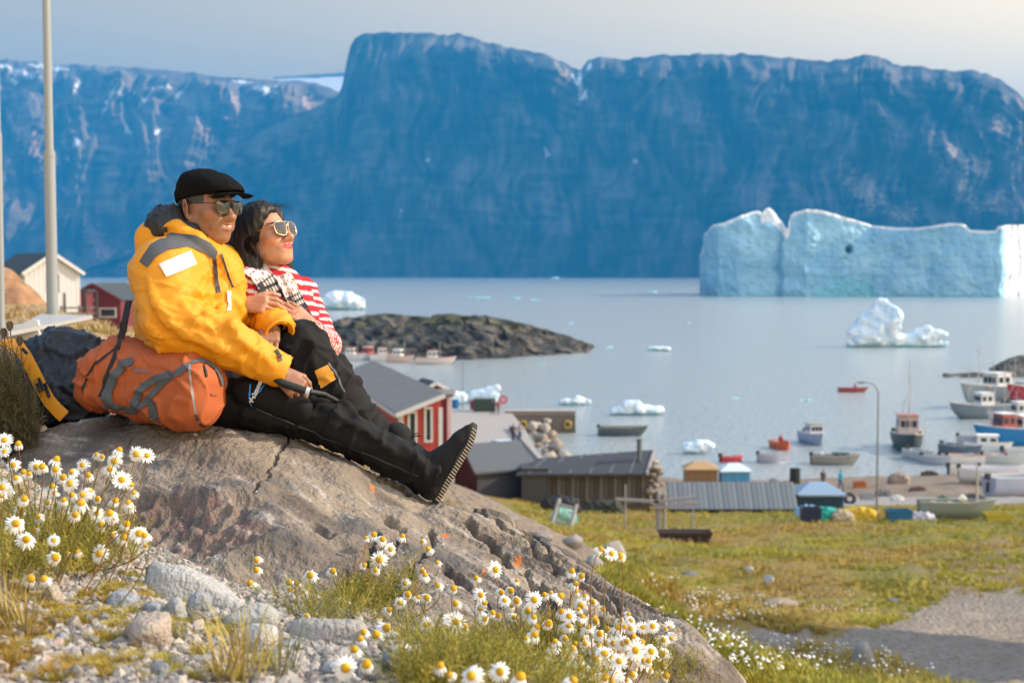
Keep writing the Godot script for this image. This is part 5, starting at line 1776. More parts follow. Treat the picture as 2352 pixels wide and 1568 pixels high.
func build_outcrop() -> void:
	var pts := []
	for k in [
		[-120, 1110, 4.75], [40, 1050, 4.85], [150, 968, 5.0], [300, 952, 5.1], [430, 962, 5.12], [560, 985, 5.15], [690, 1000, 5.1], [822, 1060, 5.05], [990, 1140, 5.05], [1060, 1168, 5.05], [1160, 1200, 5.0], [1300, 1272, 4.85], [1450, 1378, 4.6], [1600, 1484, 4.35], [1700, 1575, 4.1],
		[200, 1030, 4.75], [360, 985, 4.78], [463, 992, 4.75], [600, 1015, 4.8], [760, 1060, 4.8], [900, 1130, 4.8], [1010, 1180, 4.75], [1150, 1240, 4.7],
		[120, 1090, 4.6], [250, 1120, 4.5], [420, 1110, 4.45], [560, 1120, 4.4], [720, 1160, 4.4], [860, 1220, 4.4], [1000, 1260, 4.4], [1200, 1340, 4.35], [1400, 1440, 4.2], [1550, 1545, 4.0],
		[240, 1210, 4.25], [330, 1270, 4.12], [430, 1230, 4.15], [560, 1330, 3.98], [620, 1240, 4.1], [700, 1310, 4.0], [780, 1340, 3.95], [860, 1330, 4.02], [1000, 1370, 3.95], [1100, 1440, 3.85], [1300, 1500, 3.8], [1450, 1600, 3.7],
		[100, 1190, 4.3], [200, 1330, 3.9], [400, 1400, 3.75], [600, 1450, 3.7], [850, 1450, 3.7], [1050, 1560, 3.5], [1250, 1640, 3.45]]:
		pts.append(P(k[0], k[1], k[2]))
	for k in [[-120, 5.7, -0.95], [150, 5.6, -0.8], [300, 5.7, -0.85], [560, 5.8, -0.95], [822, 5.8, -1.2], [1060, 5.8, -1.5], [1300, 5.6, -1.75], [1500, 5.3, -1.9], [1700, 4.9, -1.9], [1850, 4.5, -2.0], [1900, 3.8, -1.9]]:
		pts.append(Vector3((k[0] - 1176.0) / F * k[1], k[2], -k[1]))
	rock_sheet = Sheet.new(Plate.new(pts, 0.0004), Vector2(-2.2, -6.4), Vector2(1.3, -3.0), 0.04)
	var gp := []
	for k in [[-100, 1600, 2.3], [600, 1600, 2.45], [1176, 1600, 2.7], [1500, 1620, 3.1], [-50, 1480, 2.65], [0, 1400, 2.95], [300, 1400, 3.2], [600, 1400, 3.5], [560, 1350, 3.9], [270, 1240, 4.1], [300, 1300, 3.75], [60, 1110, 4.5], [0, 1180, 4.05], [0, 1020, 5.0], [800, 1400, 3.7], [900, 1480, 3.3], [1100, 1520, 3.1], [1300, 1560, 3.2], [100, 955, 5.5], [0, 900, 6.2], [300, 920, 6.0]]:
		gp.append(P(k[0], k[1], k[2]))
	gp.append(Vector3(1.0, -1.3, -3.6))
	for k in [[450, 5.3, -1.1], [700, 5.3, -1.6], [1000, 5.2, -2.0], [1400, 5.0, -2.4], [700, 7.0, -2.2], [1200, 7.0, -2.8]]:
		gp.append(Vector3((k[0] - 1176.0) / F * k[1], k[2], -k[1]))
	gravel_sheet = Sheet.new(Plate.new(gp, 0.0004), Vector2(-3.0, -7.4), Vector2(1.3, -1.6), 0.05)
	var cracks := [
		[[Vector2(700, 975), Vector2(636, 1045), Vector2(610, 1085), Vector2(585, 1130)], 3.0, 0.022], [[Vector2(860, 1235), Vector2(845, 1275), Vector2(800, 1330), Vector2(770, 1375)], 9.0, 0.06],
		[[Vector2(880, 1185), Vector2(925, 1215), Vector2(905, 1250)], 5.0, 0.03], [[Vector2(985, 1215), Vector2(1000, 1250), Vector2(950, 1290), Vector2(945, 1330)], 7.0, 0.04],
		[[Vector2(1075, 1165), Vector2(1200, 1245), Vector2(1330, 1345), Vector2(1420, 1420)], 4.0, 0.03], [[Vector2(1060, 1195), Vector2(1150, 1275), Vector2(1235, 1370)], 6.0, 0.035],
		[[Vector2(1180, 1210), Vector2(1310, 1300), Vector2(1400, 1375), Vector2(1500, 1470)], 4.0, 0.025], [[Vector2(1020, 1300), Vector2(1075, 1350), Vector2(1120, 1420)], 7.0, 0.04], [[Vector2(1210, 1310), Vector2(1260, 1380), Vector2(1290, 1440)], 6.0, 0.04],
		[[Vector2(820, 1060), Vector2(880, 1100), Vector2(940, 1135)], 4.0, 0.02], [[Vector2(705, 1195), Vector2(735, 1205), Vector2(765, 1222)], 7.0, 0.025], [[Vector2(300, 1010), Vector2(240, 1060), Vector2(215, 1100)], 2.5, 0.012], [[Vector2(500, 985), Vector2(470, 1000), Vector2(440, 1006)], 2.5, 0.01],
		[[Vector2(1320, 1400), Vector2(1420, 1490), Vector2(1500, 1560)], 9.0, 0.05]]
	for c in cracks:
		var lo := Vector2(1e9, 1e9)
		var hi := Vector2(-1e9, -1e9)
		for q: Vector2 in c[0]:
			lo = lo.min(q)
			hi = hi.max(q)
		c[1] *= 1.25
		c[2] *= 1.5
		c.append_array([lo.x - 30.0, hi.x + 30.0, lo.y - 30.0, hi.y + 30.0])
	var nx := 440
	var nd := 300
	var p := PackedVector3Array()
	var cs := PackedColorArray()
	for j in nd:
		var d := 3.35 + 2.6 * pow(j / (nd - 1.0), 1.1)
		for i in nx:
			var u := -100.0 + i * (1960.0 / (nx - 1))
			var x := (u - 1176.0) / F * d
			var q := Vector3(x, rock_sheet.h(x, -d), -d)
			var px := to_pixel(q)
			var far := smoothstep(900.0, 1250.0, px.x)
			# grain of the rock runs down to the right
			var s := Vector3(q.x * 0.82 + q.z * 0.57, q.y, -q.x * 0.57 + q.z * 0.82)
			var lay := Vector3(s.x * 4.5, s.y * 1.5, s.z * 5.5)
			var big := fbm(q * 1.7, 3)
			var led := lerpf(fbm(lay, 3), fbm(Vector3(s.x * 1.1, 0, s.z * 5.0) + Vector3(0, 9, 0), 3), far)
			# sheets of rock end in low steps that run with the grain
			var stp := fn.get_noise_3dv(Vector3(s.x * 0.9, 3.0, s.z * 3.4)) * 3.0
			var fr := stp - floorf(stp)
			var dy := 0.05 * big + 0.026 * led + 0.028 * far * smoothstep(0.0, 0.10, fr) * (1.0 - fr)
			# the scooped, broken face on the left
			var hol := 1.0 - smoothstep(0.75, 1.1, Vector2((px.x - 440.0) / 170.0, (px.y - 1215.0) / 85.0).rotated(-0.45).length() + 0.5 * fbm(q * 5.0, 2))
			dy -= hol * (0.035 + 0.03 * fbm(q * 17.0, 3))
			dy += 0.012 * absf(fbm(q * 9.0, 3)) + 0.004 * fbm(q * 40.0, 2)
			var jit := Vector2(fbm(q * 11.0, 2), fbm(q * 11.0 + Vector3(7, 0, 0), 2)) * 16.0
			for c in cracks:
				if px.x < c[3] or px.x > c[4] or px.y < c[5] or px.y > c[6]:
					continue
				var dist := seg_dist(px + jit, c[0])
				if dist < c[1] * 2.0:
					dy -= c[2] * (1.0 - smoothstep(c[1] * 0.35, c[1], dist))
			q.y += dy
			p.append(q)
			var m := clampf(0.5 + 1.3 * fbm(q * 3.0 + Vector3(3, 0, 0), 4), 0, 1)
			var k := Color(0.105, 0.085, 0.07).lerp(Color(0.215, 0.17, 0.135), m)
			k = k.lerp(Color(0.32, 0.265, 0.205), clampf(0.22 + 1.6 * fbm(Vector3(s.x * 1.3, 2.0, s.z * 4.0), 3), 0, 0.85))
			k = k.lerp(Color(0.085, 0.083, 0.085), clampf(fbm(lay * 0.8 + Vector3(40, 0, 0), 3) * 3.2 - 0.55, 0, 0.8))
			k = k.lerp(Color(0.23, 0.14, 0.115), hol * clampf(0.35 + fbm(q * 14.0, 3) * 1.6, 0, 1))
			k = k.lerp(Color(0.46, 0.43, 0.40), clampf(fbm(Vector3(s.x * 3, s.y * 4, s.z * 26) + Vector3(70, 0, 0), 3) * 4.0 - 1.15, 0, 0.7))
			for l in [[1022, 1228, 9], [1190, 1292, 8], [1330, 1352, 7], [1215, 1205, 5], [855, 1120, 6], [1110, 1320, 6], [1252, 1450, 7], [1390, 1545, 6]]:
				if Vector2(px.x - l[0], px.y - l[1]).length() < l[2] * (1.0 + 1.6 * fbm(q * 30.0, 2)):
					k = Color(0.52, 0.17, 0.04)
			cs.append(k)
	var b := MB.new()
	b.grid(p, nx, nd, cs)
	structure("rock_outcrop", b.mesh(), M.outcrop, "smooth brown bedrock hump with cracks that the couple sits on")
	# gravel and thin soil before and behind the rock
	var gx := 230
	var gd := 230
	var g := PackedVector3Array()
	var gc := PackedColorArray()
	for j in gd:
		var d := 1.9 + 5.2 * pow(j / (gd - 1.0), 1.15)
		for i in gx:
			var u := -320.0 + i * (1980.0 / (gx - 1))
			var x := (u - 1176.0) / F * d
			var q := Vector3(x, gravel_sheet.h(x, -d), -d)
			q.y += 0.03 * fbm(q * 2.5, 3) + 0.012 * fbm(q * 14.0, 3)
			g.append(q)
			var m := clampf(0.5 + 1.3 * fbm(q * 5.0, 4), 0, 1)
			var k := Color(0.30, 0.26, 0.235).lerp(Color(0.48, 0.44, 0.41), m)
			k = k.lerp(Color(0.30, 0.19, 0.055), clampf(fbm(q * 2.4 + Vector3(20, 0, 0), 3) * 3.0 - 0.45, 0, 0.85) * smoothstep(900.0, 300.0, u))
			if d > 4.7:
				k = Color(0.10, 0.075, 0.05).lerp(Color(0.20, 0.15, 0.10), m)
			gc.append(k)
	var gb := MB.new()
	gb.grid(g, gx, gd, gc)
	structure("gravel_ground", gb.mesh(), M.gravel, "pale gravel and thin soil at the foot of the rock")

# a joint of the couple: pixel, and metres nearer than the plane they sit in
func J(u: float, v: float, z := 0.0) -> Vector3:
	return P(u, v, 5.0 - z)

func normals_of(p: PackedVector3Array, f: PackedInt32Array) -> PackedVector3Array:
	var nn := PackedVector3Array()
	nn.resize(p.size())
	var t := 0
	while t < f.size():
		var a := p[f[t]]
		var x := (p[f[t + 2]] - a).cross(p[f[t + 1]] - a)
		nn[f[t]] += x
		nn[f[t + 1]] += x
		nn[f[t + 2]] += x
		t += 3
	for i in p.size():
		nn[i] = nn[i].normalized()
	return nn

# meshes a field, pushes its points in or out by push(p, n) and colours them by tint(p, n)
func skin_of(b: MB, f: Field, tint: Callable, push: Variant = null) -> void:
	var n: Array = f.nets()
	var p: PackedVector3Array = n[0]
	var nn := normals_of(p, n[1])
	if push != null:
		f.push = push
		for i in p.size():
			p[i] += nn[i] * push.call(p[i], nn[i])
	var cs := PackedColorArray()
	for i in p.size():
		cs.append(tint.call(p[i], nn[i]))
	b.smooth(p, n[1], cs)

# a sheet laid on a field's surface: corners in pixels (top left, top right, bottom right, bottom left)
func laid(f: Field, c: Array, nu: int, nv: int, lift: float, thick := 0.003) -> ArrayMesh:
	var p := PackedVector3Array()
	for j in nv:
		for i in nu:
			var s := i / (nu - 1.0)
			var t := j / (nv - 1.0)
			var q := Vector2(c[0][0], c[0][1]).lerp(Vector2(c[1][0], c[1][1]), s).lerp(Vector2(c[3][0], c[3][1]).lerp(Vector2(c[2][0], c[2][1]), s), t)
			var o := P(q.x, q.y, 4.2)
			p.append(f.hit_out(o, o, 1.5) - o.normalized() * lift)
	var b := MB.new()
	b.grid(p, nu, nv)
	return b.mesh()

# a fold raised on a field, or a crease cut into it, along pixels
func ridge(f: Field, line: Array, r: float, k: float, cut := false) -> void:
	var pts := []
	for q in line:
		var o := P(q[0], q[1], 4.2)
		pts.append(f.hit(o, o) + o.normalized() * (0.002 if not cut else -0.002))
	for i in pts.size() - 1:
		f.cap(pts[i], pts[i + 1], r * (0.55 if i == 0 else 1.0), r * (0.5 if i == pts.size() - 2 else 1.0), k, cut)

# a flat strap through pixels, laid on a field
func strap(f: Field, line: Array, w: float, lift: float, per := 6) -> ArrayMesh:
	var pts := []
	for i in line.size() - 1:
		for k in per:
			pts.append(Vector2(line[i][0], line[i][1]).lerp(Vector2(line[i + 1][0], line[i + 1][1]), float(k) / per))
	pts.append(Vector2(line[-1][0], line[-1][1]))
	var sm := pts.duplicate()
	for r in 4:
		for i in range(1, pts.size() - 1):
			sm[i] = (pts[i - 1] + pts[i] * 2.0 + pts[i + 1]) / 4.0
		pts = sm.duplicate()
	var p := PackedVector3Array()
	for i in pts.size():
		var t: Vector2 = (pts[mini(i + 1, pts.size() - 1)] - pts[maxi(i - 1, 0)]).normalized()
		var side := Vector2(-t.y, t.x) * w * 0.5
		for k in 4:
			var q: Vector2 = pts[i] + side * (-1.0 + 2.0 * k / 3.0)
			var o := P(q.x, q.y, 4.2)
			p.append(f.hit_out(o, o, 1.5) - o.normalized() * lift)
	var b := MB.new()
	b.grid(p, 4, pts.size())
	return b.mesh()

# a band of given width through points in space, flat side towards n
func band(b: MB, pts: Array, n: Array, w: float, thick := 0.003) -> void:
	var m := pts.size()
	var p := PackedVector3Array()
	for i in m:
		var t: Vector3 = (pts[mini(i + 1, m - 1)] - pts[maxi(i - 1, 0)]).normalized()
		var nn: Vector3 = n[mini(i, n.size() - 1)]
		var s := t.cross(nn).normalized() * w * 0.5
		nn = nn.normalized() * thick * 0.5
		p.append(pts[i] - s + nn)
		p.append(pts[i] + s + nn)
		p.append(pts[i] + s - nn)
		p.append(pts[i] - s - nn)
	b.grid(p, 4, m, PackedColorArray(), false, true)

# ------------------------------------------------------------------ hands
# wrist, the way the fingers point, the way the back of the hand looks; thumb = 1 or -1 (which side the thumb is on)
func hand(b: MB, wrist: Vector3, y: Vector3, dorsal: Vector3, thumb: float, curl: Array, thumb_curl: float, size: float, tint: Color, nail: Color, spread := 0.06) -> void:
	y = y.normalized()
	var x := y.cross(dorsal).normalized() * thumb
	var z := (dorsal - y * dorsal.dot(y)).normalized()
	var at := func(v: Vector3) -> Vector3: return wrist + (x * v.x + y * v.y + z * v.z) * size
	var ext := Vector3(0.17, 0.17, 0.17) * size
	var mid: Vector3 = at.call(Vector3(0, 0.07, 0))
	var f := Field.new(mid - ext, mid + ext, 0.0032)
	var tips := []
	f.cap(at.call(Vector3(0, -0.025, 0)), at.call(Vector3(0, 0.01, 0)), 0.025 * size, 0.024 * size, 0.01)
	for k in 4:
		var bx: float = [0.030, 0.010, -0.010, -0.029][k]
		f.cap(at.call(Vector3(bx * 0.6, 0.012, 0)), at.call(Vector3(bx, 0.088 - 0.006 * absf(k - 1.0), 0.002)), 0.017 * size, 0.0125 * size, 0.014)
	f.cap(at.call(Vector3(0.018, 0.02, -0.010)), at.call(Vector3(0.03, 0.05, -0.006)), 0.018 * size, 0.013 * size, 0.015)
	for k in 4:
		var bx: float = [0.030, 0.010, -0.010, -0.029][k]
		var p := Vector3(bx, 0.088 - 0.006 * absf(k - 1.0), 0.002)
		var out := Vector3((1.5 - k) * spread, 1, 0).normalized()
		var a := 0.0
		var lens: Array = [[0.043, 0.026, 0.021], [0.048, 0.030, 0.022], [0.044, 0.028, 0.021], [0.034, 0.021, 0.019]][k]
		var r := 0.0100 if k < 3 else 0.0088
		for s in 3:
			a += float(curl[k]) * [0.9, 1.15, 0.75][s]
			var dir := out * cos(a) + Vector3(0, 0, -1) * sin(a)
			var q: Vector3 = p + dir * lens[s]
			f.cap(at.call(p), at.call(q), r * (1.0 - 0.10 * s) * size, r * (0.93 - 0.10 * s) * size, 0.003)
			p = q
		tips.append(at.call(p))
	var tp := Vector3(0.033, 0.035, -0.006)
	var ta := 0.0
	for s in 3:
		ta += thumb_curl * [0.4, 0.8, 0.8][s]
		var dir := Vector3(0.62 * cos(ta) - 0.3 * sin(ta), 0.78, -0.15 - 0.75 * sin(ta)).normalized()
		var q: Vector3 = tp + dir * [0.038, 0.033, 0.026][s]
		f.cap(at.call(tp), at.call(q), (0.0135 - 0.0015 * s) * size, (0.0118 - 0.0015 * s) * size, 0.005)
		tp = q
	tips.append(at.call(tp))
	skin_of(b, f, func(p: Vector3, n: Vector3) -> Color:
		for t: Vector3 in tips:
			if p.distance_to(t) < 0.0105 * size and n.dot(z) > 0.35:
				return nail
		return tint * (1.0 + 0.18 * fbm(p * 60.0, 2)))

# ------------------------------------------------------------------ heads
# points in head axes: x to the person's left, y up, z forward
func head(b: MB, at: Transform3D, s: float, man: bool, tint: Color, hair: Color) -> void:
	var f := Field.new(Vector3(-0.115, -0.235, -0.135), Vector3(0.115, 0.145, 0.15), 0.0034)
	f.ell(Vector3(0, 0.035, -0.014), Vector3(0.076, 0.086, 0.096), Basis(), 0.02)
	f.ell(Vector3(0, -0.03, 0.03), Vector3(0.064, 0.084, 0.064), Basis(), 0.03)
	for e in [-1.0, 1.0]:
		f.cap(Vector3(0.054 * e, -0.055, 0.0), Vector3(0.022 * e, -0.1, 0.06), 0.022 if man else 0.019, 0.017, 0.03)
		f.ell(Vector3(0.043 * e, -0.028, 0.064), Vector3(0.024, 0.022, 0.022), Basis(), 0.025)
		f.cap(Vector3(0.008 * e, 0.018, 0.090), Vector3(0.046 * e, 0.016, 0.074), 0.0105 if man else 0.007, 0.009, 0.016)
		f.ell(Vector3(0.032 * e, -0.002, 0.099), Vector3(0.018, 0.012, 0.014), Basis(), 0.012, true)
		f.ell(Vector3(0.032 * e, -0.003, 0.081), Vector3(0.013, 0.011, 0.0115), Basis(), 0.003)
		f.ell(Vector3(0.0135 * e, -0.043, 0.104), Vector3(0.0098, 0.0085, 0.0115), Basis(), 0.007)
		f.ell(Vector3(0.007 * e, -0.050, 0.109), Vector3(0.0035, 0.003, 0.005), Basis(), 0.003, true)
		# ear: shell, rim, hollow and lobe
		var tilt := Basis(Vector3(0, 0, 1), 0.12 * -e) * Basis(Vector3(0, 1, 0), 0.42 * e)
		f.ell(Vector3(0.081 * e, -0.008, -0.012), Vector3(0.0065, 0.031, 0.0185), tilt, 0.006)
		f.ell(Vector3(0.087 * e, -0.004, -0.010), Vector3(0.006, 0.019, 0.0105), tilt, 0.004, true)
		f.ell(Vector3(0.079 * e, -0.036, -0.004), Vector3(0.006, 0.010, 0.008), Basis(), 0.006)
		if man:
			f.cap(Vector3(0.031 * e, -0.045, 0.092), Vector3(0.043 * e, -0.072, 0.074), 0.007, 0.008, 0.012)
	f.ell(Vector3(0, -0.102, 0.069), Vector3(0.024, 0.017, 0.018), Basis(), 0.02)
	f.cap(Vector3(0, 0.012, 0.087), Vector3(0, -0.036, 0.116), 0.0085, 0.0115 if man else 0.0100, 0.012)
	f.ell(Vector3(0, -0.040, 0.117), Vector3(0.0135, 0.0115, 0.0125) * (1.0 if man else 0.9), Basis(), 0.008)
	f.ell(Vector3(0, -0.068, 0.074), Vector3(0.034, 0.026, 0.024), Basis(), 0.02)
	# lips follow the curve of the teeth; the man's are parted in a smile
	var gap := 0.0065 if man else 0.0022
	var up := -0.064
	for e in [-1.0, 1.0]:
		var corner := Vector3(0.028 * e if man else 0.024 * e, up + (0.006 if man else -0.001), 0.083)
		f.cap(Vector3(0, up + gap * 0.5, 0.099), Vector3(0.014 * e, up + gap * 0.5, 0.095), 0.0052, 0.005, 0.004)
		f.cap(Vector3(0.014 * e, up + gap * 0.5, 0.095), corner, 0.005, 0.003, 0.004)
		f.cap(Vector3(0, up - gap * 1.5 - 0.003, 0.097), Vector3(0.013 * e, up - gap * 1.3 - 0.003, 0.093), 0.0062, 0.0056, 0.004)
		f.cap(Vector3(0.013 * e, up - gap * 1.3 - 0.003, 0.093), corner, 0.0056, 0.003, 0.004)
		f.cap(Vector3(0, up - gap * 0.55, 0.102), Vector3(0.014 * e, up - gap * 0.5, 0.098), gap * 0.62, gap * 0.6, 0.002, true)
		f.cap(Vector3(0.014 * e, up - gap * 0.5, 0.098), corner + Vector3(-0.002 * e, 0, 0.005), gap * 0.6, 0.001, 0.002, true)
	f.cap(Vector3(0, -0.05, -0.035), Vector3(0, -0.25, -0.06), 0.056 if man else 0.048, 0.06 if man else 0.05, 0.025)
	var lips := Color(0.36, 0.14, 0.11) if man else Color(0.48, 0.07, 0.09)
	var fine := MB.new()
	skin_of(fine, f, func(p: Vector3, n: Vector3) -> Color:
		var c := tint * (1.0 + 0.22 * fbm(p * 35.0, 3))
		c = c.lerp(Color(tint.r * 1.15, tint.g * 0.82, tint.b * 0.78), clampf(1.0 - Vector3(absf(p.x) - 0.043, p.y + 0.034, p.z - 0.07).length() / 0.03, 0, 1) * 0.6)
		var lip := Vector2(p.x / 0.03, (p.y - up + 0.003) / (0.013 if man else 0.0105)).length()
		if p.z > 0.084 and lip < 1.0:
			c = lips
		var bx := absf(p.x)
		if p.z > 0.066 and bx > 0.010 and bx < 0.052 and absf(p.y - (0.0265 - 0.16 * maxf(0.0, bx - 0.03))) < 0.0048 + 0.002 * fbm(p * 120.0, 2):
			c = hair
		if man:
			if p.z < 0.052 - 0.25 * maxf(0.0, -p.y) and p.y > -0.045 - 0.35 * p.z and (p.z < -0.032 or p.y > 0.008) and bx < 0.079:
				c = hair
			if p.y < -0.045 and p.z > 0.02:
				c = c.lerp(Color(0.12, 0.09, 0.08), 0.14)
		return c)
	var base := b.v.size()
	var tf := at.scaled_local(Vector3(s, s, s))
	for i in fine.v.size():
		b.v.append(tf * fine.v[i])
		b.n.append(at.basis * fine.n[i])
		b.c.append(fine.c[i])
	for i in fine.idx:
		b.idx.append(base + i)

func frame_of(fwd: Vector3, up := Vector3.UP) -> Basis:
	fwd = fwd.normalized()
	var left := up.cross(fwd).normalized()
	return Basis(left, fwd.cross(left).normalized(), fwd)

# everything of src, moved by tf, joined to b
func moved(src: MB, tf: Transform3D) -> ArrayMesh:
	var b := MB.new()
	b.c = src.c
	b.idx = src.idx
	for i in src.v.size():
		b.v.append(tf * src.v[i])
		b.n.append((tf.basis * src.n[i]).normalized())
	return b.mesh()

# glasses in head axes
func glasses(parent: Node3D, tf: Transform3D, lens_m: Material, frame_m: Material, w: float, h: float, z: float, y: float, rim: float, bar2: bool) -> void:
	var g := Node3D.new()
	g.name = "sunglasses"
	parent.add_child(g)
	for e in [-1.0, 1.0]:
		var lens := MB.new()
		var fr := MB.new()
		var ring := []
		var face := PackedVector3Array()
		for k in 28:
			var a := TAU * k / 28.0
			var sx := pow(absf(cos(a)), 0.62) * signf(cos(a))
			var sy := pow(absf(sin(a)), 0.62) * signf(sin(a))
			var q := Vector3(e * (0.0335 + sx * w * (1.0 + 0.10 * sy)), y + sy * h - (0.003 if sx < 0 and sy < 0 else 0.0), 0)
			q.z = z - 4.0 * pow(maxf(0.0, absf(q.x) - 0.012), 2.0) - 0.08 * (q.y - y) * -1.0
			ring.append(q)
		ring.append(ring[0])
		ring.append(ring[1])
		var mid := Vector3(e * 0.0335, y, z + 0.0015)
		for rr in 5:
			for k in 29:
				face.append(mid.lerp(ring[k % 28], rr / 4.0) + Vector3(0, 0, 0.0025 * (1.0 - pow(rr / 4.0, 2.0))))
		lens.grid(face, 29, 5)
		part("lens", moved(lens, tf), lens_m, g)
		var rad := []
		for k in ring.size():
			rad.append(rim)
		fr.tube(ring, rad, 6)
		# temple arm over the ear
		fr.tube([Vector3(e * (0.0335 + w), y + h * 0.55, z - 0.012), Vector3(e * 0.073, y + h * 0.5, z - 0.022), Vector3(e * 0.079, y + 0.012, 0.02), Vector3(e * 0.081, y + 0.010, -0.012), Vector3(e * 0.080, y - 0.012, -0.03)], [rim * 1.2, rim * 1.2, rim, rim, rim], 6)
		part("rim", moved(fr, tf), frame_m, g)
	var br := MB.new()
	br.tube([Vector3(-0.0335 + w, y + h * 0.25, z - 0.001), Vector3(0, y + h * 0.4, z + 0.004), Vector3(0.0335 - w, y + h * 0.25, z - 0.001)], [rim, rim, rim], 6)
	if bar2:
		br.tube([Vector3(-0.022, y + h * 0.98, z - 0.001), Vector3(0, y + h * 1.0, z + 0.002), Vector3(0.022, y + h * 0.98, z - 0.001)], [rim, rim, rim], 6)
	part("bridge", moved(br, tf), frame_m, g)

# ------------------------------------------------------------------ cloth
# folds that run across the direction a, sharper on top
func folds(p: Vector3, a: Vector3, along_f: float, across_f: float, amp: float) -> float:
	var t := p.dot(a)
	var q := p * across_f + a * t * (along_f - across_f)
	var n := fn.get_noise_3dv(q + 0.35 * Vector3(fn.get_noise_3dv(p * 6.0), fn.get_noise_3dv(p * 6.0 + Vector3(9, 0, 0)), 0))
	var n2 := fn.get_noise_3dv(q * 2.1 + Vector3(3, 8, 1))
	var e := maxf(0.0, 1.0 - absf(n) * 3.0)
	return amp * (e * e * 0.95 + n2 * 0.18 - 0.2)

func make_shoe(parent: Node3D, heel: Vector3, toe: Vector3, sole_n: Vector3, side: Vector3) -> void:
	var s := Node3D.new()
	s.name = "shoe"
	parent.add_child(s, true)
	var d := (toe - heel).normalized()
	var up := -sole_n.normalized()
	side = d.cross(up).normalized()
	var at := func(l: float, h: float, w: float) -> Vector3: return heel + d * l + up * h + side * w
	var L := heel.distance_to(toe)
	var box := Vector3(0.22, 0.22, 0.22)
	var c: Vector3 = at.call(L * 0.5, 0.05, 0)
	var f := Field.new(c - box, c + box, 0.006)
	f.cap(at.call(0.035, 0.052, 0), at.call(L * 0.45, 0.045, 0), 0.036, 0.042, 0.02)
	f.cap(at.call(L * 0.45, 0.045, 0), at.call(L * 0.75, 0.035, 0), 0.042, 0.040, 0.02)
	f.cap(at.call(L * 0.75, 0.035, 0), at.call(L - 0.035, 0.03, 0), 0.040, 0.030, 0.02)
	f.cap(at.call(0.045, 0.05, 0), at.call(0.07, 0.15, 0), 0.042, 0.046, 0.03)
	f.cap(at.call(0.10, 0.1, 0), at.call(L * 0.55, 0.06, 0), 0.036, 0.034, 0.03)
	f.plane_cut(at.call(0, 0.016, 0), sole_n)
	var b := MB.new()
	skin_of(b, f, func(_p: Vector3, _n: Vector3) -> Color: return Color(1, 1, 1))
	part("upper", b.mesh(), M.shoe, s)
	var so := MB.new()
	var rim := PackedVector3Array()
	var nr := 36
	for ring in 5:
		for k in nr:
			var a := TAU * k / nr
			var l := L * 0.5 - L * 0.5 * cos(a)
			var w := (0.034 + 0.014 * smoothstep(0.2, 0.75, l / L)) * pow(absf(sin(a)), 0.7) * signf(sin(a))
			var g: float = [0.92, 1.0, 1.0, 0.97, 0.0][ring]
			var hh: float = [0.028, 0.022, 0.004, 0.0, 0.0][ring]
			rim.append(at.call(L * 0.5 + (l - L * 0.5) * g * 1.02, hh + 0.03 * pow(maxf(0.0, l / L - 0.72), 2.0) * 8.0, w * g))
	so.grid(rim, nr, 5, PackedColorArray(), false, true)
	part("sole", so.mesh(), M.sole, s)
	var tr := MB.new()
	for k in 26:
		for e in [-1.0, 1.0]:
			var l := L * (0.05 + 0.9 * k / 25.0)
			var w: float = (0.035 + 0.014 * smoothstep(0.2, 0.75, l / L)) * pow(sin(acos(clampf(1.0 - 2.0 * l / L, -1, 1))), 0.7) * 1.02
			var h0 := 0.03 * pow(maxf(0.0, l / L - 0.72), 2.0) * 8.0
			tr.bar(at.call(l - 0.002, h0 + 0.001, w * e), at.call(l + 0.002, h0 + 0.02, w * e * 1.02), 0.004, 0.004, d)
	part("sole_rib", tr.mesh(), M.sole_rib, s)
	var la := MB.new()
	for k in 4:
		var l := 0.10 + 0.022 * k
		var h := 0.135 - 0.017 * k
		la.tube([at.call(l, h - 0.012, -0.027), at.call(l + 0.006, h + 0.004, 0), at.call(l, h - 0.012, 0.027)], [0.003, 0.003, 0.003], 6)
	la.tube([at.call(0.105, 0.142, 0), at.call(0.12, 0.165, 0.012), at.call(0.15, 0.178, 0.02)], [0.0035, 0.003, 0.002], 6)
	part("lace", la.mesh(), M.black, s)

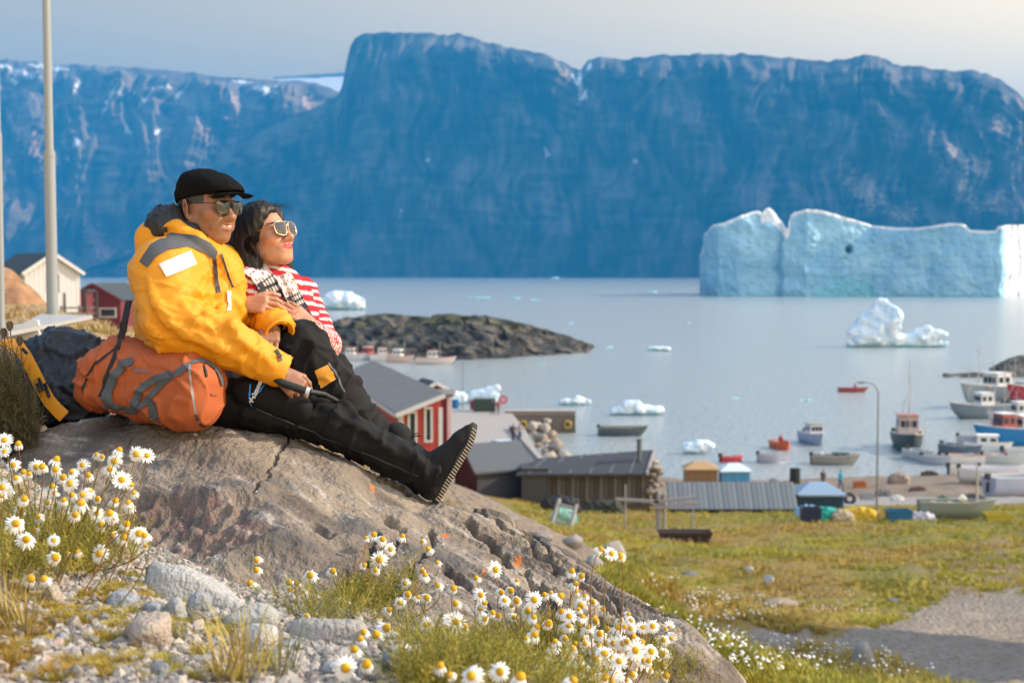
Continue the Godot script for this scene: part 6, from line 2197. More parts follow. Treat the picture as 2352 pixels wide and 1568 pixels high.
func build_people() -> void:
	M.jacket = bumpy(mat(0.74, 0.30, 0.005, 0.5), M.fine, 9.0, 0.25)
	M.jacket.metallic_specular = 0.45
	M.black_cloth = bumpy(mat(0.009, 0.009, 0.010, 0.7), M.fine, 12.0, 0.2)
	M.black_cloth.metallic_specular = 0.3
	M.lining = mat(0.010, 0.011, 0.015, 0.6)
	M.yoke = bumpy(mat(0.075, 0.085, 0.10, 0.7), M.fine, 14.0, 0.2)
	M.tape = mat(0.62, 0.62, 0.64, 0.28)
	M.black = mat(0.009, 0.009, 0.010, 0.55)
	M.shoe = bumpy(mat(0.012, 0.013, 0.016, 0.9), tex(0.25, 2, [], 33, 256, FastNoiseLite.TYPE_CELLULAR), 14.0, 0.5)
	M.sole = mat(0.03, 0.03, 0.03, 0.8)
	M.sole_rib = mat(0.50, 0.42, 0.33, 0.8)
	M.skin = bumpy(mat(1, 1, 1, 0.46, true), M.fine, 25.0, 0.05)
	M.skin.subsurf_scatter_enabled = true
	M.skin.subsurf_scatter_strength = 0.12
	M.cap = bumpy(mat(0.007, 0.007, 0.008, 0.95), M.fine, 30.0, 0.15)
	M.cap.metallic_specular = 0.2
	M.knit = bumpy(mat(1, 1, 1, 0.9, true), M.fine, 22.0, 0.25)
	M.hair = mat(0.010, 0.0075, 0.007, 0.5)
	M.hair.metallic_specular = 0.35
	M.dark_lens = mat(0.012, 0.013, 0.014, 0.04)
	M.dark_lens.metallic_specular = 0.8
	M.pale_lens = mat(0.10, 0.095, 0.10, 0.05)
	M.pale_lens.metallic = 0.35
	M.dark_frame = mat(0.02, 0.017, 0.015, 0.25)
	M.gold = mat(0.75, 0.50, 0.26, 0.25)
	M.gold.metallic = 0.9
	build_man()
	build_woman()

func build_man() -> void:
	var t := thing("person", "man in yellow jacket, black flat cap and sunglasses sitting with legs stretched out", "person", Vector3.ZERO)
	var skin := Color(0.30, 0.145, 0.085)
	var body := MB.new()
	# the body inside the clothes
	var f := Field.new(Vector3(-1.45, -0.92, -5.5), Vector3(-0.1, 0.2, -4.5), 0.02)
	f.cap(J(425, 880), J(435, 640), 0.12, 0.12, 0.05)
	f.cap(J(385, 615, 0.15), J(520, 610, -0.15), 0.06, 0.06, 0.05)
	f.cap(J(450, 600), J(462, 545), 0.055, 0.05, 0.03)
	for a in [[J(378, 622, 0.2), J(412, 742, 0.26), 0.055, 0.045], [J(412, 742, 0.26), J(645, 858, 0.21), 0.045, 0.03], [J(540, 620, -0.22), J(588, 702, -0.2), 0.055, 0.045], [J(588, 702, -0.2), J(628, 750, 0.02), 0.042, 0.026], [J(430, 905, 0.1), J(755, 968, 0.12), 0.08, 0.055], [J(755, 968, 0.12), J(990, 1092, 0.1), 0.05, 0.04], [J(440, 890, -0.1), J(692, 800, -0.08), 0.08, 0.06], [J(692, 800, -0.08), J(838, 990, -0.12), 0.055, 0.04]]:
		f.cap(a[0], a[1], a[2], a[3], 0.03)
	skin_of(body, f, func(_p: Vector3, _n: Vector3) -> Color: return skin)
	var ht := Transform3D(frame_of(Vector3(0.83, 0.02, 0.56), Vector3(0.06, 1, 0.02)), J(473, 475, 0.02))
	head(body, ht, 1.06, true, skin, Color(0.035, 0.03, 0.03))
	hand(body, J(641, 854, 0.22), Vector3(0.72, -0.66, 0.10), Vector3(0.30, 0.42, 0.86), -1.0, [0.95, 1.0, 1.05, 1.1], 0.7, 1.0, skin, Color(0.42, 0.24, 0.17))
	hand(body, J(622, 752, 0.0), Vector3(0.02, -0.52, 0.85), Vector3(0.18, 0.82, 0.52), 1.0, [0.58, 0.60, 0.64, 0.7], 0.5, 0.98, skin, Color(0.42, 0.24, 0.17))
	part("body", body.mesh(), M.skin, t)
	var htf := ht.scaled_local(Vector3.ONE * 1.06)
	# teeth
	var te := MB.new()
	for k in 8:
		var a := (k - 3.5) * 0.0052
		te.box(Vector3(a, -0.0655, 0.0955 - 10.0 * a * a), Vector3(0.0048, 0.0085, 0.004), Basis(Vector3.UP, -a * 18.0))
	part("teeth", moved(te, htf), mat(0.75, 0.70, 0.62, 0.3), t)
	glasses(t, htf, M.dark_lens, M.dark_frame, 0.0255, 0.0205, 0.116, -0.006, 0.0013, true)
	# flat cap
	var cap := Node3D.new()
	cap.name = "flat_cap"
	t.add_child(cap)
	var cf := Field.new(Vector3(-0.13, -0.06, -0.16), Vector3(0.13, 0.15, 0.22), 0.005)
	cf.ell(Vector3(0, 0.036, -0.014), Vector3(0.086, 0.080, 0.099), Basis(Vector3.RIGHT, 0.1), 0.02)
	cf.ell(Vector3(0, 0.066, 0.05), Vector3(0.083, 0.040, 0.105), Basis(Vector3.RIGHT, 0.30), 0.03)
	cf.ell(Vector3(0, 0.080, 0.0), Vector3(0.076, 0.028, 0.09), Basis(Vector3.RIGHT, 0.2), 0.03)
	cf.plane_cut(Vector3(0, 0.026, 0.0), Vector3(0, -1, 0.14))
	var cb := MB.new()
	skin_of(cb, cf, func(_p: Vector3, _n: Vector3) -> Color: return Color(1, 1, 1), func(p: Vector3, _n: Vector3) -> float: return folds(p, Vector3(0, 0.5, 0.85), 16.0, 6.0, 0.003))
	part("crown", moved(cb, htf), M.cap, cap)
	var bp := PackedVector3Array()
	for j in 9:
		for i in 25:
			var a := PI * (i / 24.0)
			var r := 1.0 if j < 6 else 1.0 - 0.01 * (j - 5)
			var g := j / 5.0 if j < 6 else (8 - j) / 3.0 * 0.999
			var w := 0.074 * cos(a)
			var l := 0.070 * pow(sin(a), 0.8) * g
			bp.append(Vector3(w * (0.97 + 0.03 * g), 0.046 - 0.16 * l - 2.6 * w * w - (0.006 if j >= 6 else 0.0) * r, 0.112 + l - 3.0 * w * w * (1.0 - g)))
	var bb := MB.new()
	bb.grid(bp, 25, 9)
	part("brim", moved(bb, htf), M.cap, cap)
	# jacket
	var jk := Node3D.new()
	jk.name = "jacket"
	t.add_child(jk)
	var q := Field.new(Vector3(-1.44, -0.48, -5.42), Vector3(-0.74, 0.24, -4.54), 0.0085)
	q.cap(J(430, 880, 0.0), J(427, 720, 0.0), 0.160, 0.168, 0.05)
	q.cap(J(427, 720, 0.0), J(436, 630, 0.0), 0.168, 0.135, 0.05)
	q.cap(J(460, 860, 0.05), J(490, 700, 0.02), 0.12, 0.09, 0.08)
	q.cap(J(390, 615, 0.17), J(520, 615, -0.2), 0.095, 0.085, 0.08)
	q.cap(J(440, 600, 0.06), J(500, 640, 0.0), 0.10, 0.09, 0.06)
	# the hood lies on his back
	q.cap(J(352, 548, 0.08), J(336, 622, 0.05), 0.045, 0.05, 0.04)
	q.cap(J(352, 545, -0.08), J(338, 618, -0.06), 0.045, 0.05, 0.04)
	q.cap(J(345, 545, 0.08), J(350, 540, -0.08), 0.05, 0.05, 0.04)
	q.cap(J(336, 640, 0.0), J(330, 622, 0.0), 0.06, 0.055, 0.05)
	# collar
	for e in [1.0, -1.0]:
		var line := [J(352, 530, 0.12 * e), J(405, 522, 0.14 * e), J(452, 548, 0.135 * e), J(497, 592, 0.11 * e), J(532, 640, 0.05 * e), J(548, 690, 0.02 * e)]
		for i in line.size() - 1:
			q.cap(line[i], line[i + 1], 0.024, 0.024, 0.02)
	q.cap(J(372, 622, 0.20), J(400, 735, 0.27), 0.105, 0.100, 0.05)
	q.cap(J(400, 735, 0.27), J(520, 788, 0.27), 0.098, 0.083, 0.03)
	q.cap(J(520, 788, 0.27), J(640, 850, 0.22), 0.083, 0.062, 0.02)
	q.cap(J(540, 630, -0.2), J(585, 706, -0.16), 0.085, 0.078, 0.04)
	q.cap(J(585, 706, -0.16), J(634, 750, 0.0), 0.074, 0.064, 0.03)
	# the larger folds of the sleeve and the body
	for line in [[[417, 660], [448, 672], [488, 675], [512, 662]], [[474, 724], [510, 712], [532, 746], [548, 776]], [[530, 752], [562, 786], [548, 802]], [[360, 715], [420, 762], [500, 800], [560, 830]], [[455, 640], [476, 690], [474, 724]], [[420, 700], [452, 738], [520, 770]], [[340, 640], [360, 700], [395, 745]], [[312, 700], [340, 745], [372, 770]], [[318, 780], [368, 800], [430, 812]], [[560, 790], [600, 815], [628, 840]], [[585, 700], [600, 724], [592, 748]], [[540, 690], [556, 720], [566, 745]]]:
		ridge(q, line, 0.011, 0.022)
	for line in [[[430, 682], [470, 692], [500, 688]], [[490, 738], [512, 764], [530, 790]], [[345, 735], [400, 782], [470, 812]], [[330, 665], [346, 720], [380, 760]]]:
		ridge(q, line, 0.010, 0.02, true)
	# sleeves are open at the wrist, the collar at the neck
	q.cap(J(622, 842, 0.225), J(690, 878, 0.2), 0.038, 0.046, 0.008, true)
	q.plane_cut_near(J(642, 768, 0.035), J(662, 790, 0.08) - J(616, 738, -0.04), 0.13)
	q.cap(J(616, 738, -0.04), J(670, 799, 0.10), 0.038, 0.046, 0.008, true)
	q.cap(J(455, 560, 0.0), J(478, 480, 0.0), 0.062, 0.10, 0.02, true)
	q.plane_cut(J(655, 858, 0.215), J(655, 858, 0.215) - J(600, 830, 0.235))
	var jb := MB.new()
	skin_of(jb, q, func(_p: Vector3, _n: Vector3) -> Color: return Color(1, 1, 1),
		func(p: Vector3, n: Vector3) -> float:
			var px := to_pixel(p)
			var soft := smoothstep(560.0, 660.0, px.y)
			var arm := smoothstep(380.0, 440.0, px.x)
			return folds(p, Vector3(0.75, -0.55, 0.2), 15.0, 4.5, 0.008 * soft * arm) + folds(p + Vector3(5, 0, 0), Vector3(0.2, 0.95, 0.1), 13.0, 4.0, 0.008 * soft * (1.0 - 0.6 * arm)) + 0.0012 * fn.get_noise_3dv(p * 24.0))
	part("shell", jb.mesh(), M.jacket, jk)
	# dark hood lining behind the neck
	var hf := Field.new(Vector3(-1.34, 0.0, -5.2), Vector3(-0.98, 0.24, -4.8), 0.008)
	hf.cap(J(372, 522, 0.10), J(372, 520, -0.10), 0.055, 0.055, 0.03)
	hf.cap(J(388, 498, 0.07), J(388, 498, -0.07), 0.05, 0.05, 0.03)
	hf.cap(J(372, 522, 0.10), J(440, 530, 0.10), 0.045, 0.03, 0.03)
	hf.cap(J(440, 530, 0.10), J(500, 585, 0.08), 0.024, 0.018, 0.02)
	var hb := MB.new()
	skin_of(hb, hf, func(_p: Vector3, _n: Vector3) -> Color: return Color(1, 1, 1), func(p: Vector3, _n: Vector3) -> float: return folds(p, Vector3(0.5, 0.8, 0), 26.0, 8.0, 0.010))
	part("hood_lining", hb.mesh(), M.lining, jk)
	var yo := MB.new()
	var yp := PackedVector3Array()
	for j in 9:
		for i in 24:
			var a := Vector2(along([[0, 318], [5, 345], [11, 392], [17, 448], [21, 485], [23, 500]], i), along([[0, 600], [5, 560], [11, 534], [17, 540], [21, 558], [23, 578]], i))
			var c := Vector2(along([[0, 337], [5, 354], [11, 388], [17, 432], [21, 470], [23, 494]], i), along([[0, 614], [5, 592], [11, 572], [17, 566], [21, 580], [23, 600]], i))
			var px := a.lerp(c, j / 8.0)
			var o := P(px.x, px.y, 4.2)
			yp.append(q.hit_out(o, o, 1.5) - o.normalized() * 0.006)
	yo.grid(yp, 24, 9)
	part("shoulder_yoke", yo.mesh(), M.yoke, jk)
	part("reflective_patch", laid(q, [[364, 605], [438, 575], [453, 606], [382, 636]], 12, 8, 0.007), M.tape, jk)
	part("reflective_patch", laid(q, [[521, 668], [530, 668], [532, 712], [523, 714]], 5, 10, 0.007), M.tape, jk)
	part("zip_flap", strap(q, [[492, 594], [497, 640], [503, 672]], 9, 0.006), M.black, jk)
	part("zip", strap(q, [[508, 582], [522, 628], [534, 660]], 5, 0.006), M.black, jk)
	part("cuff_tab", strap(q, [[634, 802], [642, 818], [646, 828]], 9, 0.006), M.black, jk)
	part("drawcord_toggle", strap(q, [[379, 521], [379, 534]], 11, 0.02), M.black, jk)
	# dark cuff lining round the far wrist
	var cu := MB.new()
	var ctr := J(640, 766, 0.030)
	var axis := (J(662, 790, 0.08) - J(616, 738, -0.04)).normalized()
	var cx := axis.cross(Vector3.UP).normalized()
	var cy := cx.cross(axis)
	var cring := []
	var crad := []
	for k in 27:
		var a := TAU * k / 26.0
		cring.append(ctr + axis * 0.004 + (cx * cos(a) + cy * sin(a)) * 0.053)
		crad.append(0.0055)
	cu.tube(cring, crad, 6)
	part("cuff_edge", cu.mesh(), M.jacket, jk)
	var tunnel := PackedVector3Array()
	for j in 4:
		for k in 26:
			var a := TAU * k / 26.0
			tunnel.append(ctr - axis * 0.03 * j + (cx * cos(a) + cy * sin(a)) * (0.047 - 0.004 * j))
	var tb := MB.new()
	tb.grid(tunnel, 26, 4, PackedColorArray(), true, true)
	part("cuff_lining", tb.mesh(), M.lining, jk)
	# trousers
	var tr := Node3D.new()
	tr.name = "trousers"
	t.add_child(tr)
	var g := Field.new(Vector3(-1.3, -0.90, -5.4), Vector3(-0.22, -0.14, -4.6), 0.009)
	g.cap(J(430, 900, 0.10), J(600, 934, 0.12), 0.125, 0.086, 0.05)
	g.cap(J(600, 934, 0.12), J(755, 972, 0.12), 0.086, 0.074, 0.03)
	g.cap(J(755, 972, 0.12), J(900, 1048, 0.11), 0.076, 0.066, 0.03)
	g.cap(J(900, 1048, 0.11), J(998, 1096, 0.10), 0.066, 0.078, 0.03)
	g.cap(J(440, 890, -0.10), J(690, 802, -0.08), 0.12, 0.094, 0.04)
	g.cap(J(690, 802, -0.08), J(770, 900, -0.08), 0.094, 0.088, 0.04)
	g.cap(J(770, 900, -0.08), J(848, 1000, -0.12), 0.086, 0.080, 0.03)
	g.cap(J(430, 890, 0.05), J(430, 890, -0.05), 0.14, 0.14, 0.05)
	for line in [[[704, 918], [740, 930], [772, 950], [765, 980]], [[772, 952], [830, 985], [880, 1000]], [[850, 1000], [900, 1035], [930, 1040]], [[620, 900], [680, 925], [700, 940]], [[930, 1030], [962, 1060], [975, 1090]], [[690, 745], [715, 790], [720, 840]], [[655, 800], [690, 850], [700, 900]], [[730, 900], [790, 930], [830, 970]], [[560, 950], [640, 970], [700, 985]]]:
		ridge(g, line, 0.011, 0.022)
	g.plane_cut(J(1001, 1098, 0.1), J(1001, 1098, 0.1) - J(930, 1066, 0.11))
	g.cap(J(975, 1085, 0.1), J(1060, 1125, 0.1), 0.060, 0.066, 0.008, true)
	var tb2 := MB.new()
	skin_of(tb2, g, func(_p: Vector3, _n: Vector3) -> Color: return Color(1, 1, 1),
		func(p: Vector3, _n: Vector3) -> float: return folds(p, Vector3(0.86, -0.42, 0.2), 12.0, 4.0, 0.011) + folds(p + Vector3(2, 2, 2), Vector3(0.4, 0.8, 0.3), 14.0, 5.0, 0.005))
	part("legs", tb2.mesh(), M.black_cloth, tr)
	part("side_seam", strap(g, [[540, 918], [640, 960], [740, 1002], [850, 1046], [960, 1094]], 3, 0.003), paint([0.028, 0.028, 0.032]), tr)
	part("vent_lining", laid(g, [[722, 852], [754, 836], [772, 870], [737, 892]], 8, 8, 0.006), mat(0.62, 0.27, 0.012, 0.6), tr)
	part("vent_zip", strap(g, [[756, 832], [778, 868], [790, 900]], 4, 0.008), paint([0.10, 0.10, 0.11]), tr)
	part("hem_button", laid(g, [[995, 1122], [1007, 1122], [1007, 1134], [995, 1134]], 5, 5, 0.006), M.tape, tr)
	make_shoe(t, J(1006, 1158, 0.10), J(1108, 984, 0.10), Vector3(0.86, -0.51, 0), Vector3.BACK)
	make_shoe(t, J(850, 1078, -0.14), J(990, 1124, -0.14), Vector3(-0.25, -0.95, 0), Vector3.BACK)

	# folded hiking pole in his right hand
	var pole := thing("hiking_pole", "black hiking pole handle with blue and white band held in the man's hand", "pole")
	var hnd := MB.new()
	hnd.tube([J(628, 868, 0.26), J(650, 880, 0.27), J(690, 894, 0.265), J(705, 898, 0.26)], [0.011, 0.0135, 0.0135, 0.012], 12)
	part("grip", hnd.mesh(), M.black, pole)
	var bd := MB.new()
	bd.tube([J(703, 897.5, 0.26), J(711, 900, 0.26)], [0.0142, 0.0142], 14)
	part("band", bd.mesh(), mat(0.55, 0.62, 0.72, 0.35), pole)
	var sh := MB.new()
	sh.tube([J(710, 899, 0.26), J(745, 905, 0.2), J(790, 930, 0.10)], [0.010, 0.008, 0.007], 10)
	part("shaft", sh.mesh(), M.black, pole)
	# stuff sack on his thigh with its lettering
	var sack := thing("pouch", "long black pouch with white lettering and blue cord on the man's thigh", "pouch")
	var pf := Field.new(Vector3(-1.1, -0.55, -4.95), Vector3(-0.55, -0.2, -4.5), 0.007)
	pf.cap(J(560, 890, 0.2), J(690, 935, 0.2), 0.040, 0.040, 0.02)
	pf.cap(J(560, 905, 0.2), J(690, 950, 0.19), 0.036, 0.036, 0.02)
	var pb := MB.new()
	skin_of(pb, pf, func(_p: Vector3, _n: Vector3) -> Color: return Color(1, 1, 1), func(p: Vector3, _n: Vector3) -> float: return folds(p, Vector3(0.9, -0.3, 0), 14.0, 5.0, 0.004))
	part("sack", pb.mesh(), M.black_cloth, sack)
	var o := P(592, 893, 4.2)
	var hit := pf.hit(o, o)
	var tm := TextMesh.new()
	tm.text = "simont"
	var font := SystemFont.new()
	font.font_names = PackedStringArray(["Droid Serif"])
	font.font_weight = 700
	tm.font = font
	tm.font_size = 32
	tm.pixel_size = 0.00062
	tm.depth = 0.001
	var letter := part("lettering", tm, mat(0.85, 0.85, 0.86, 0.5), sack)
	letter.position = hit + Vector3(0, 0.002, 0.012)
	letter.rotation = Vector3(-0.25, 0, deg_to_rad(68))
	var lg := MB.new()
	for e in [-1.0, 1.0]:
		lg.bar(Vector3(-0.006, -0.008 * e, 0), Vector3(0.006, 0.008 * e, 0), 0.003, 0.001, Vector3(0, 0, 1))
	var logo := part("logo", lg.mesh(), mat(0.85, 0.85, 0.86, 0.5), sack)
	logo.position = hit + Vector3(-0.020, -0.036, 0.012)
	for line in [[[608, 880], [592, 905], [570, 905]], [[575, 882], [572, 915], [579, 938]]]:
		part("cord", strap(pf, line, 3, 0.004), mat(0.02, 0.22, 0.62, 0.6), sack)

func build_woman() -> void:
	var t := thing("person", "woman in red and white striped sweater, patterned scarf and large sunglasses", "person")
	var skin := Color(0.47, 0.235, 0.145)
	var body := MB.new()
	var f := Field.new(Vector3(-1.1, -0.85, -5.75), Vector3(-0.3, 0.2, -4.85), 0.02)
	f.cap(J(650, 880, -0.32), J(635, 680, -0.28), 0.11, 0.10, 0.05)
	f.cap(J(570, 655, -0.14), J(690, 665, -0.38), 0.05, 0.05, 0.05)
	f.cap(J(622, 650, -0.26), J(612, 600, -0.27), 0.05, 0.05, 0.03)
	for a in [[J(695, 675, -0.38), J(752, 795, -0.30), 0.042, 0.036], [J(752, 795, -0.30), J(712, 742, -0.17), 0.034, 0.025], [J(565, 655, -0.14), J(575, 770, -0.06), 0.042, 0.034], [J(575, 770, -0.14), J(556, 702, -0.03), 0.028, 0.022], [J(650, 890, -0.32), J(760, 850, -0.34), 0.08, 0.06], [J(760, 850, -0.34), J(850, 1000, -0.36), 0.055, 0.04]]:
		f.cap(a[0], a[1], a[2], a[3], 0.03)
	skin_of(body, f, func(_p: Vector3, _n: Vector3) -> Color: return skin)
	var ht := Transform3D(frame_of(Vector3(0.82, 0.33, 0.47), Vector3(0.0, 1, 0.0)), J(607, 546, -0.24))
	head(body, ht, 1.0, false, skin, Color(0.03, 0.02, 0.018))
	hand(body, J(564, 700, 0.0), Vector3(0.86, 0.02, 0.30), Vector3(-0.25, 0.45, 0.84), -1.0, [0.62, 0.68, 0.74, 0.8], 0.5, 0.88, skin, Color(0.60, 0.36, 0.30))
	hand(body, J(714, 748, -0.16), Vector3(-0.74, 0.62, 0.16), Vector3(0.50, 0.45, 0.74), -1.0, [0.22, 0.2, 0.24, 0.3], 0.4, 0.9, skin, Color(0.10, 0.13, 0.55), 0.1)
	part("body", body.mesh(), M.skin, t)
	glasses(t, ht, M.pale_lens, M.gold, 0.0275, 0.0245, 0.113, -0.003, 0.0014, true)
	var er := MB.new()
	for k in 6:
		var a := TAU * k / 6.0
		var c := Vector3(-0.086, -0.043 + 0.005 * sin(a), -0.002 + 0.005 * cos(a))
		er.tube([c - Vector3(0.002, 0, 0), c + Vector3(0.002, 0, 0)], [0.0028, 0.0022], 8)
	part("earring", moved(er, ht), M.gold, t)
	var rg := MB.new()
	var rl := []
	var rr := []
	for k in 15:
		var a := TAU * k / 14.0
		rl.append(J(684, 716, -0.125) + Vector3(0.55 * cos(a), 0.7 * cos(a), 0).normalized() * absf(cos(a)) * 0.0105 * signf(cos(a)) * 0.0 + Vector3(cos(a) * 0.007, cos(a) * 0.008, sin(a) * 0.0105))
		rr.append(0.0016)
	rg.tube(rl, rr, 6)
	part("ring", rg.mesh(), M.gold, t)
	# hair: a mass round the head with loose strands over it
	var hair := Node3D.new()
	hair.name = "hair"
	t.add_child(hair)
	var h := Field.new(Vector3(-0.17, -0.27, -0.21), Vector3(0.17, 0.16, 0.13), 0.0065)
	h.ell(Vector3(0, 0.042, -0.026), Vector3(0.090, 0.092, 0.108), Basis(), 0.02)
	h.cap(Vector3(-0.02, 0.092, 0.045), Vector3(0.02, 0.095, -0.03), 0.030, 0.046, 0.04)
	h.cap(Vector3(-0.072, -0.02, -0.055), Vector3(-0.088, -0.175, -0.06), 0.052, 0.045, 0.04)
	h.cap(Vector3(-0.02, -0.05, -0.11), Vector3(-0.05, -0.20, -0.12), 0.06, 0.05, 0.05)
	for e in [-1.0, 1.0]:
		h.cap(Vector3(0.066 * e, 0.03, -0.02), Vector3(0.082 * e, -0.085, -0.055), 0.045, 0.048, 0.04)
		h.cap(Vector3(0.082 * e, -0.085, -0.055), Vector3(0.075 * e, -0.155, -0.05), 0.048, 0.03, 0.04)
		h.cap(Vector3(0.055 * e, 0.08, 0.035), Vector3(0.080 * e, 0.01, 0.005), 0.028, 0.022, 0.03)
	h.cap(Vector3(0.085, -0.11, -0.02), Vector3(0.075, -0.165, 0.01), 0.035, 0.028, 0.03)
	h.cap(Vector3(0, -0.02, -0.09), Vector3(0, -0.15, -0.10), 0.07, 0.05, 0.05)
	h.ell(Vector3(0, -0.035, 0.075), Vector3(0.064, 0.105, 0.085), Basis(), 0.02, true)
	h.ell(Vector3(-0.095, -0.04, 0.012), Vector3(0.03, 0.03, 0.024), Basis(), 0.01, true)
	var hb := MB.new()
	skin_of(hb, h, func(_p: Vector3, _n: Vector3) -> Color: return Color(1, 1, 1),
		func(p: Vector3, _n: Vector3) -> float: return 0.004 * fn.get_noise_3dv(Vector3(p.x * 40.0, p.y * 8.0, p.z * 40.0)) + 0.0022 * fn.get_noise_3dv(Vector3(p.x * 130.0, p.y * 12.0, p.z * 130.0)))
	part("hair_mass", moved(hb, ht), M.hair, hair)
	var r := RandomNumberGenerator.new()
	r.seed = 77
	var st := MB.new()
	for k in 1500:
		var a := r.randf_range(-2.5, 2.5)
		var up := r.randf_range(0.2, 1.5)
		var p := Vector3(sin(a) * cos(up) * 0.096, 0.045 + sin(up) * 0.095, -0.028 - cos(a) * cos(up) * 0.113)
		var pts := [p]
		var rad := [0.0010]
		var out := Vector3(p.x, 0, p.z + 0.02).normalized()
		var wav := r.randf() * TAU
		var n := r.randi_range(6, 11)
		for s in n:
			var stp := out * (0.010 if s < 2 else 0.002 * sin(wav + s)) + Vector3(0, -0.022 if s > 1 else -0.010, 0) + Vector3(r.randf_range(-1, 1), r.randf_range(-0.4, 0.4), r.randf_range(-1, 1)) * 0.003
			p += stp
			if s > n - 3:
				p += out * 0.006 * sin(wav)
			pts.append(p)
			rad.append(0.0011 - 0.0007 * s / n)
		if p.z > 0.035:
			continue
		st.tube(pts, rad, 4)
	for k in 40:
		var x := r.randf_range(-0.05, 0.06)
		var p := Vector3(x, 0.115 - 4.0 * x * x, 0.045)
		var pts := [p]
		for s in 5:
			p += Vector3(r.randf_range(-0.006, 0.006), r.randf_range(-0.004, 0.008), r.randf_range(0.0, 0.012)) + Vector3(x * 0.25, -0.003 * s, 0)
			pts.append(p)
		st.tube(pts, [0.0007, 0.0007, 0.0006, 0.0005, 0.0004, 0.0003], 4)
	part("strands", moved(st, ht), M.hair, hair)
	# striped sweater
	var q := Field.new(Vector3(-1.06, -0.42, -5.68), Vector3(-0.54, 0.06, -4.86), 0.0065)
	q.cap(J(650, 880, -0.32), J(650, 740, -0.30), 0.135, 0.125, 0.05)
	q.cap(J(650, 740, -0.30), J(635, 668, -0.27), 0.125, 0.095, 0.05)
	q.cap(J(566, 655, -0.13), J(690, 672, -0.38), 0.062, 0.058, 0.05)
	q.cap(J(622, 655, -0.26), J(616, 634, -0.26), 0.066, 0.060, 0.03)
	q.cap(J(692, 676, -0.38), J(750, 793, -0.31), 0.060, 0.052, 0.03)
	q.cap(J(750, 793, -0.31), J(722, 760, -0.19), 0.050, 0.040, 0.03)
	q.cap(J(566, 655, -0.13), J(572, 765, -0.07), 0.058, 0.05, 0.03)
	var sh := J(692, 676, -0.38)
	var el := J(750, 793, -0.31)
	var wr := J(722, 760, -0.19)
	var sb := MB.new()
	skin_of(sb, q, func(p: Vector3, _n: Vector3) -> Color:
		var red := Color(0.44, 0.012, 0.035)
		var white := Color(0.78, 0.75, 0.73)
		var ba := el - sh
		var ta := (p - sh).dot(ba) / ba.length_squared()
		var da := (p - sh - ba * clampf(ta, 0, 1)).length()
		var bw := wr - el
		var tw := (p - el).dot(bw) / bw.length_squared()
		var dw := (p - el - bw * clampf(tw, 0, 1)).length()
		if dw < 0.058 and tw > -0.35:
			return white if fposmod(tw * bw.length(), 0.0135) < 0.0055 else red
		if da < 0.068 and ta > 0.1:
			return white if fposmod(ta * ba.length() + 0.006, 0.030) < 0.0105 else red
		var y := p.y + 0.25 * (p.x + 0.8)
		return white if fposmod(y, 0.034) < 0.0115 else red,
		func(p: Vector3, _n: Vector3) -> float: return folds(p, Vector3(0.5, -0.8, 0.3), 12.0, 4.0, 0.005))
	part("sweater", sb.mesh(), M.knit, t)
	# scarf: two hanging ends
	var sc := Node3D.new()
	sc.name = "scarf"
	t.add_child(sc)
	for k in 2:
		var line: Array = [[[566, 606], [590, 618], [612, 648], [630, 690], [650, 730], [664, 758]], [[650, 630], [660, 652], [676, 684], [692, 714], [706, 740], [714, 768]]][k]
		var wid := 46.0 if k == 0 else 36.0
		var nl := 60
		var nw := 14
		var p := PackedVector3Array()
		var cs := PackedColorArray()
		for i in nl:
			var s := i / (nl - 1.0) * (line.size() - 1)
			var a := mini(int(s), line.size() - 2)
			var c0 := Vector2(line[a][0], line[a][1])
			var c1 := Vector2(line[a + 1][0], line[a + 1][1])
			var mid := c0.lerp(c1, s - a)
			var dir := (c1 - c0).normalized()
			var side := Vector2(-dir.y, dir.x)
			for j in nw:
				var w := j / (nw - 1.0) - 0.5
				var px := mid - side * w * wid
				var o := P(px.x, px.y, 4.75)
				var hitp := q.hit_out(o, o, 0.9)
				p.append(hitp - o.normalized() * (0.016 + 0.005 * sin(w * 11.0 + k)))
				var l := i / (nl - 1.0)
				var white := Color(0.72, 0.68, 0.66)
				var navy := Color(0.022, 0.024, 0.04)
				var wine := Color(0.30, 0.02, 0.05)
				var c := white
				if l < 0.34:
					var zig := absf(fposmod(w * 4.0 + 0.5, 1.0) - 0.5) * 2.0
					c = wine if absf(fposmod(l * 16.0 + zig * 1.2, 2.4) - 1.0) < 0.42 and (j % 2 == 0) else white
				elif l < 0.60:
					c = white if fposmod(w * 6.0, 1.0) < 0.32 and l < 0.52 and fposmod(l * 26.0, 2.0) < 1.3 else navy
				elif l < 0.86:
					c = wine if (int(floor(w * 6.0)) + int(floor(l * 30.0))) % 2 == 0 else navy
				elif l > 0.94:
					c = white if j % 3 == 0 else navy
				else:
					c = navy
				cs.append(c)
		var b := MB.new()
		b.grid(p, nw, nl, cs)
		part("scarf_end", b.mesh(), M.knit, sc)
	# trousers
	var g := Field.new(Vector3(-1.0, -0.86, -5.75), Vector3(-0.34, -0.22, -5.0), 0.013)
	g.cap(J(650, 895, -0.32), J(755, 862, -0.34), 0.12, 0.085, 0.04)
	g.cap(J(755, 862, -0.34), J(845, 1000, -0.36), 0.085, 0.07, 0.03)
	g.cap(J(650, 905, -0.2), J(770, 900, -0.26), 0.11, 0.085, 0.04)
	g.cap(J(770, 900, -0.26), J(850, 1020, -0.28), 0.08, 0.07, 0.03)
	var gb := MB.new()
	skin_of(gb, g, func(_p: Vector3, _n: Vector3) -> Color: return Color(1, 1, 1), func(p: Vector3, _n: Vector3) -> float: return folds(p, Vector3(0.8, -0.5, 0.2), 12.0, 4.0, 0.009))
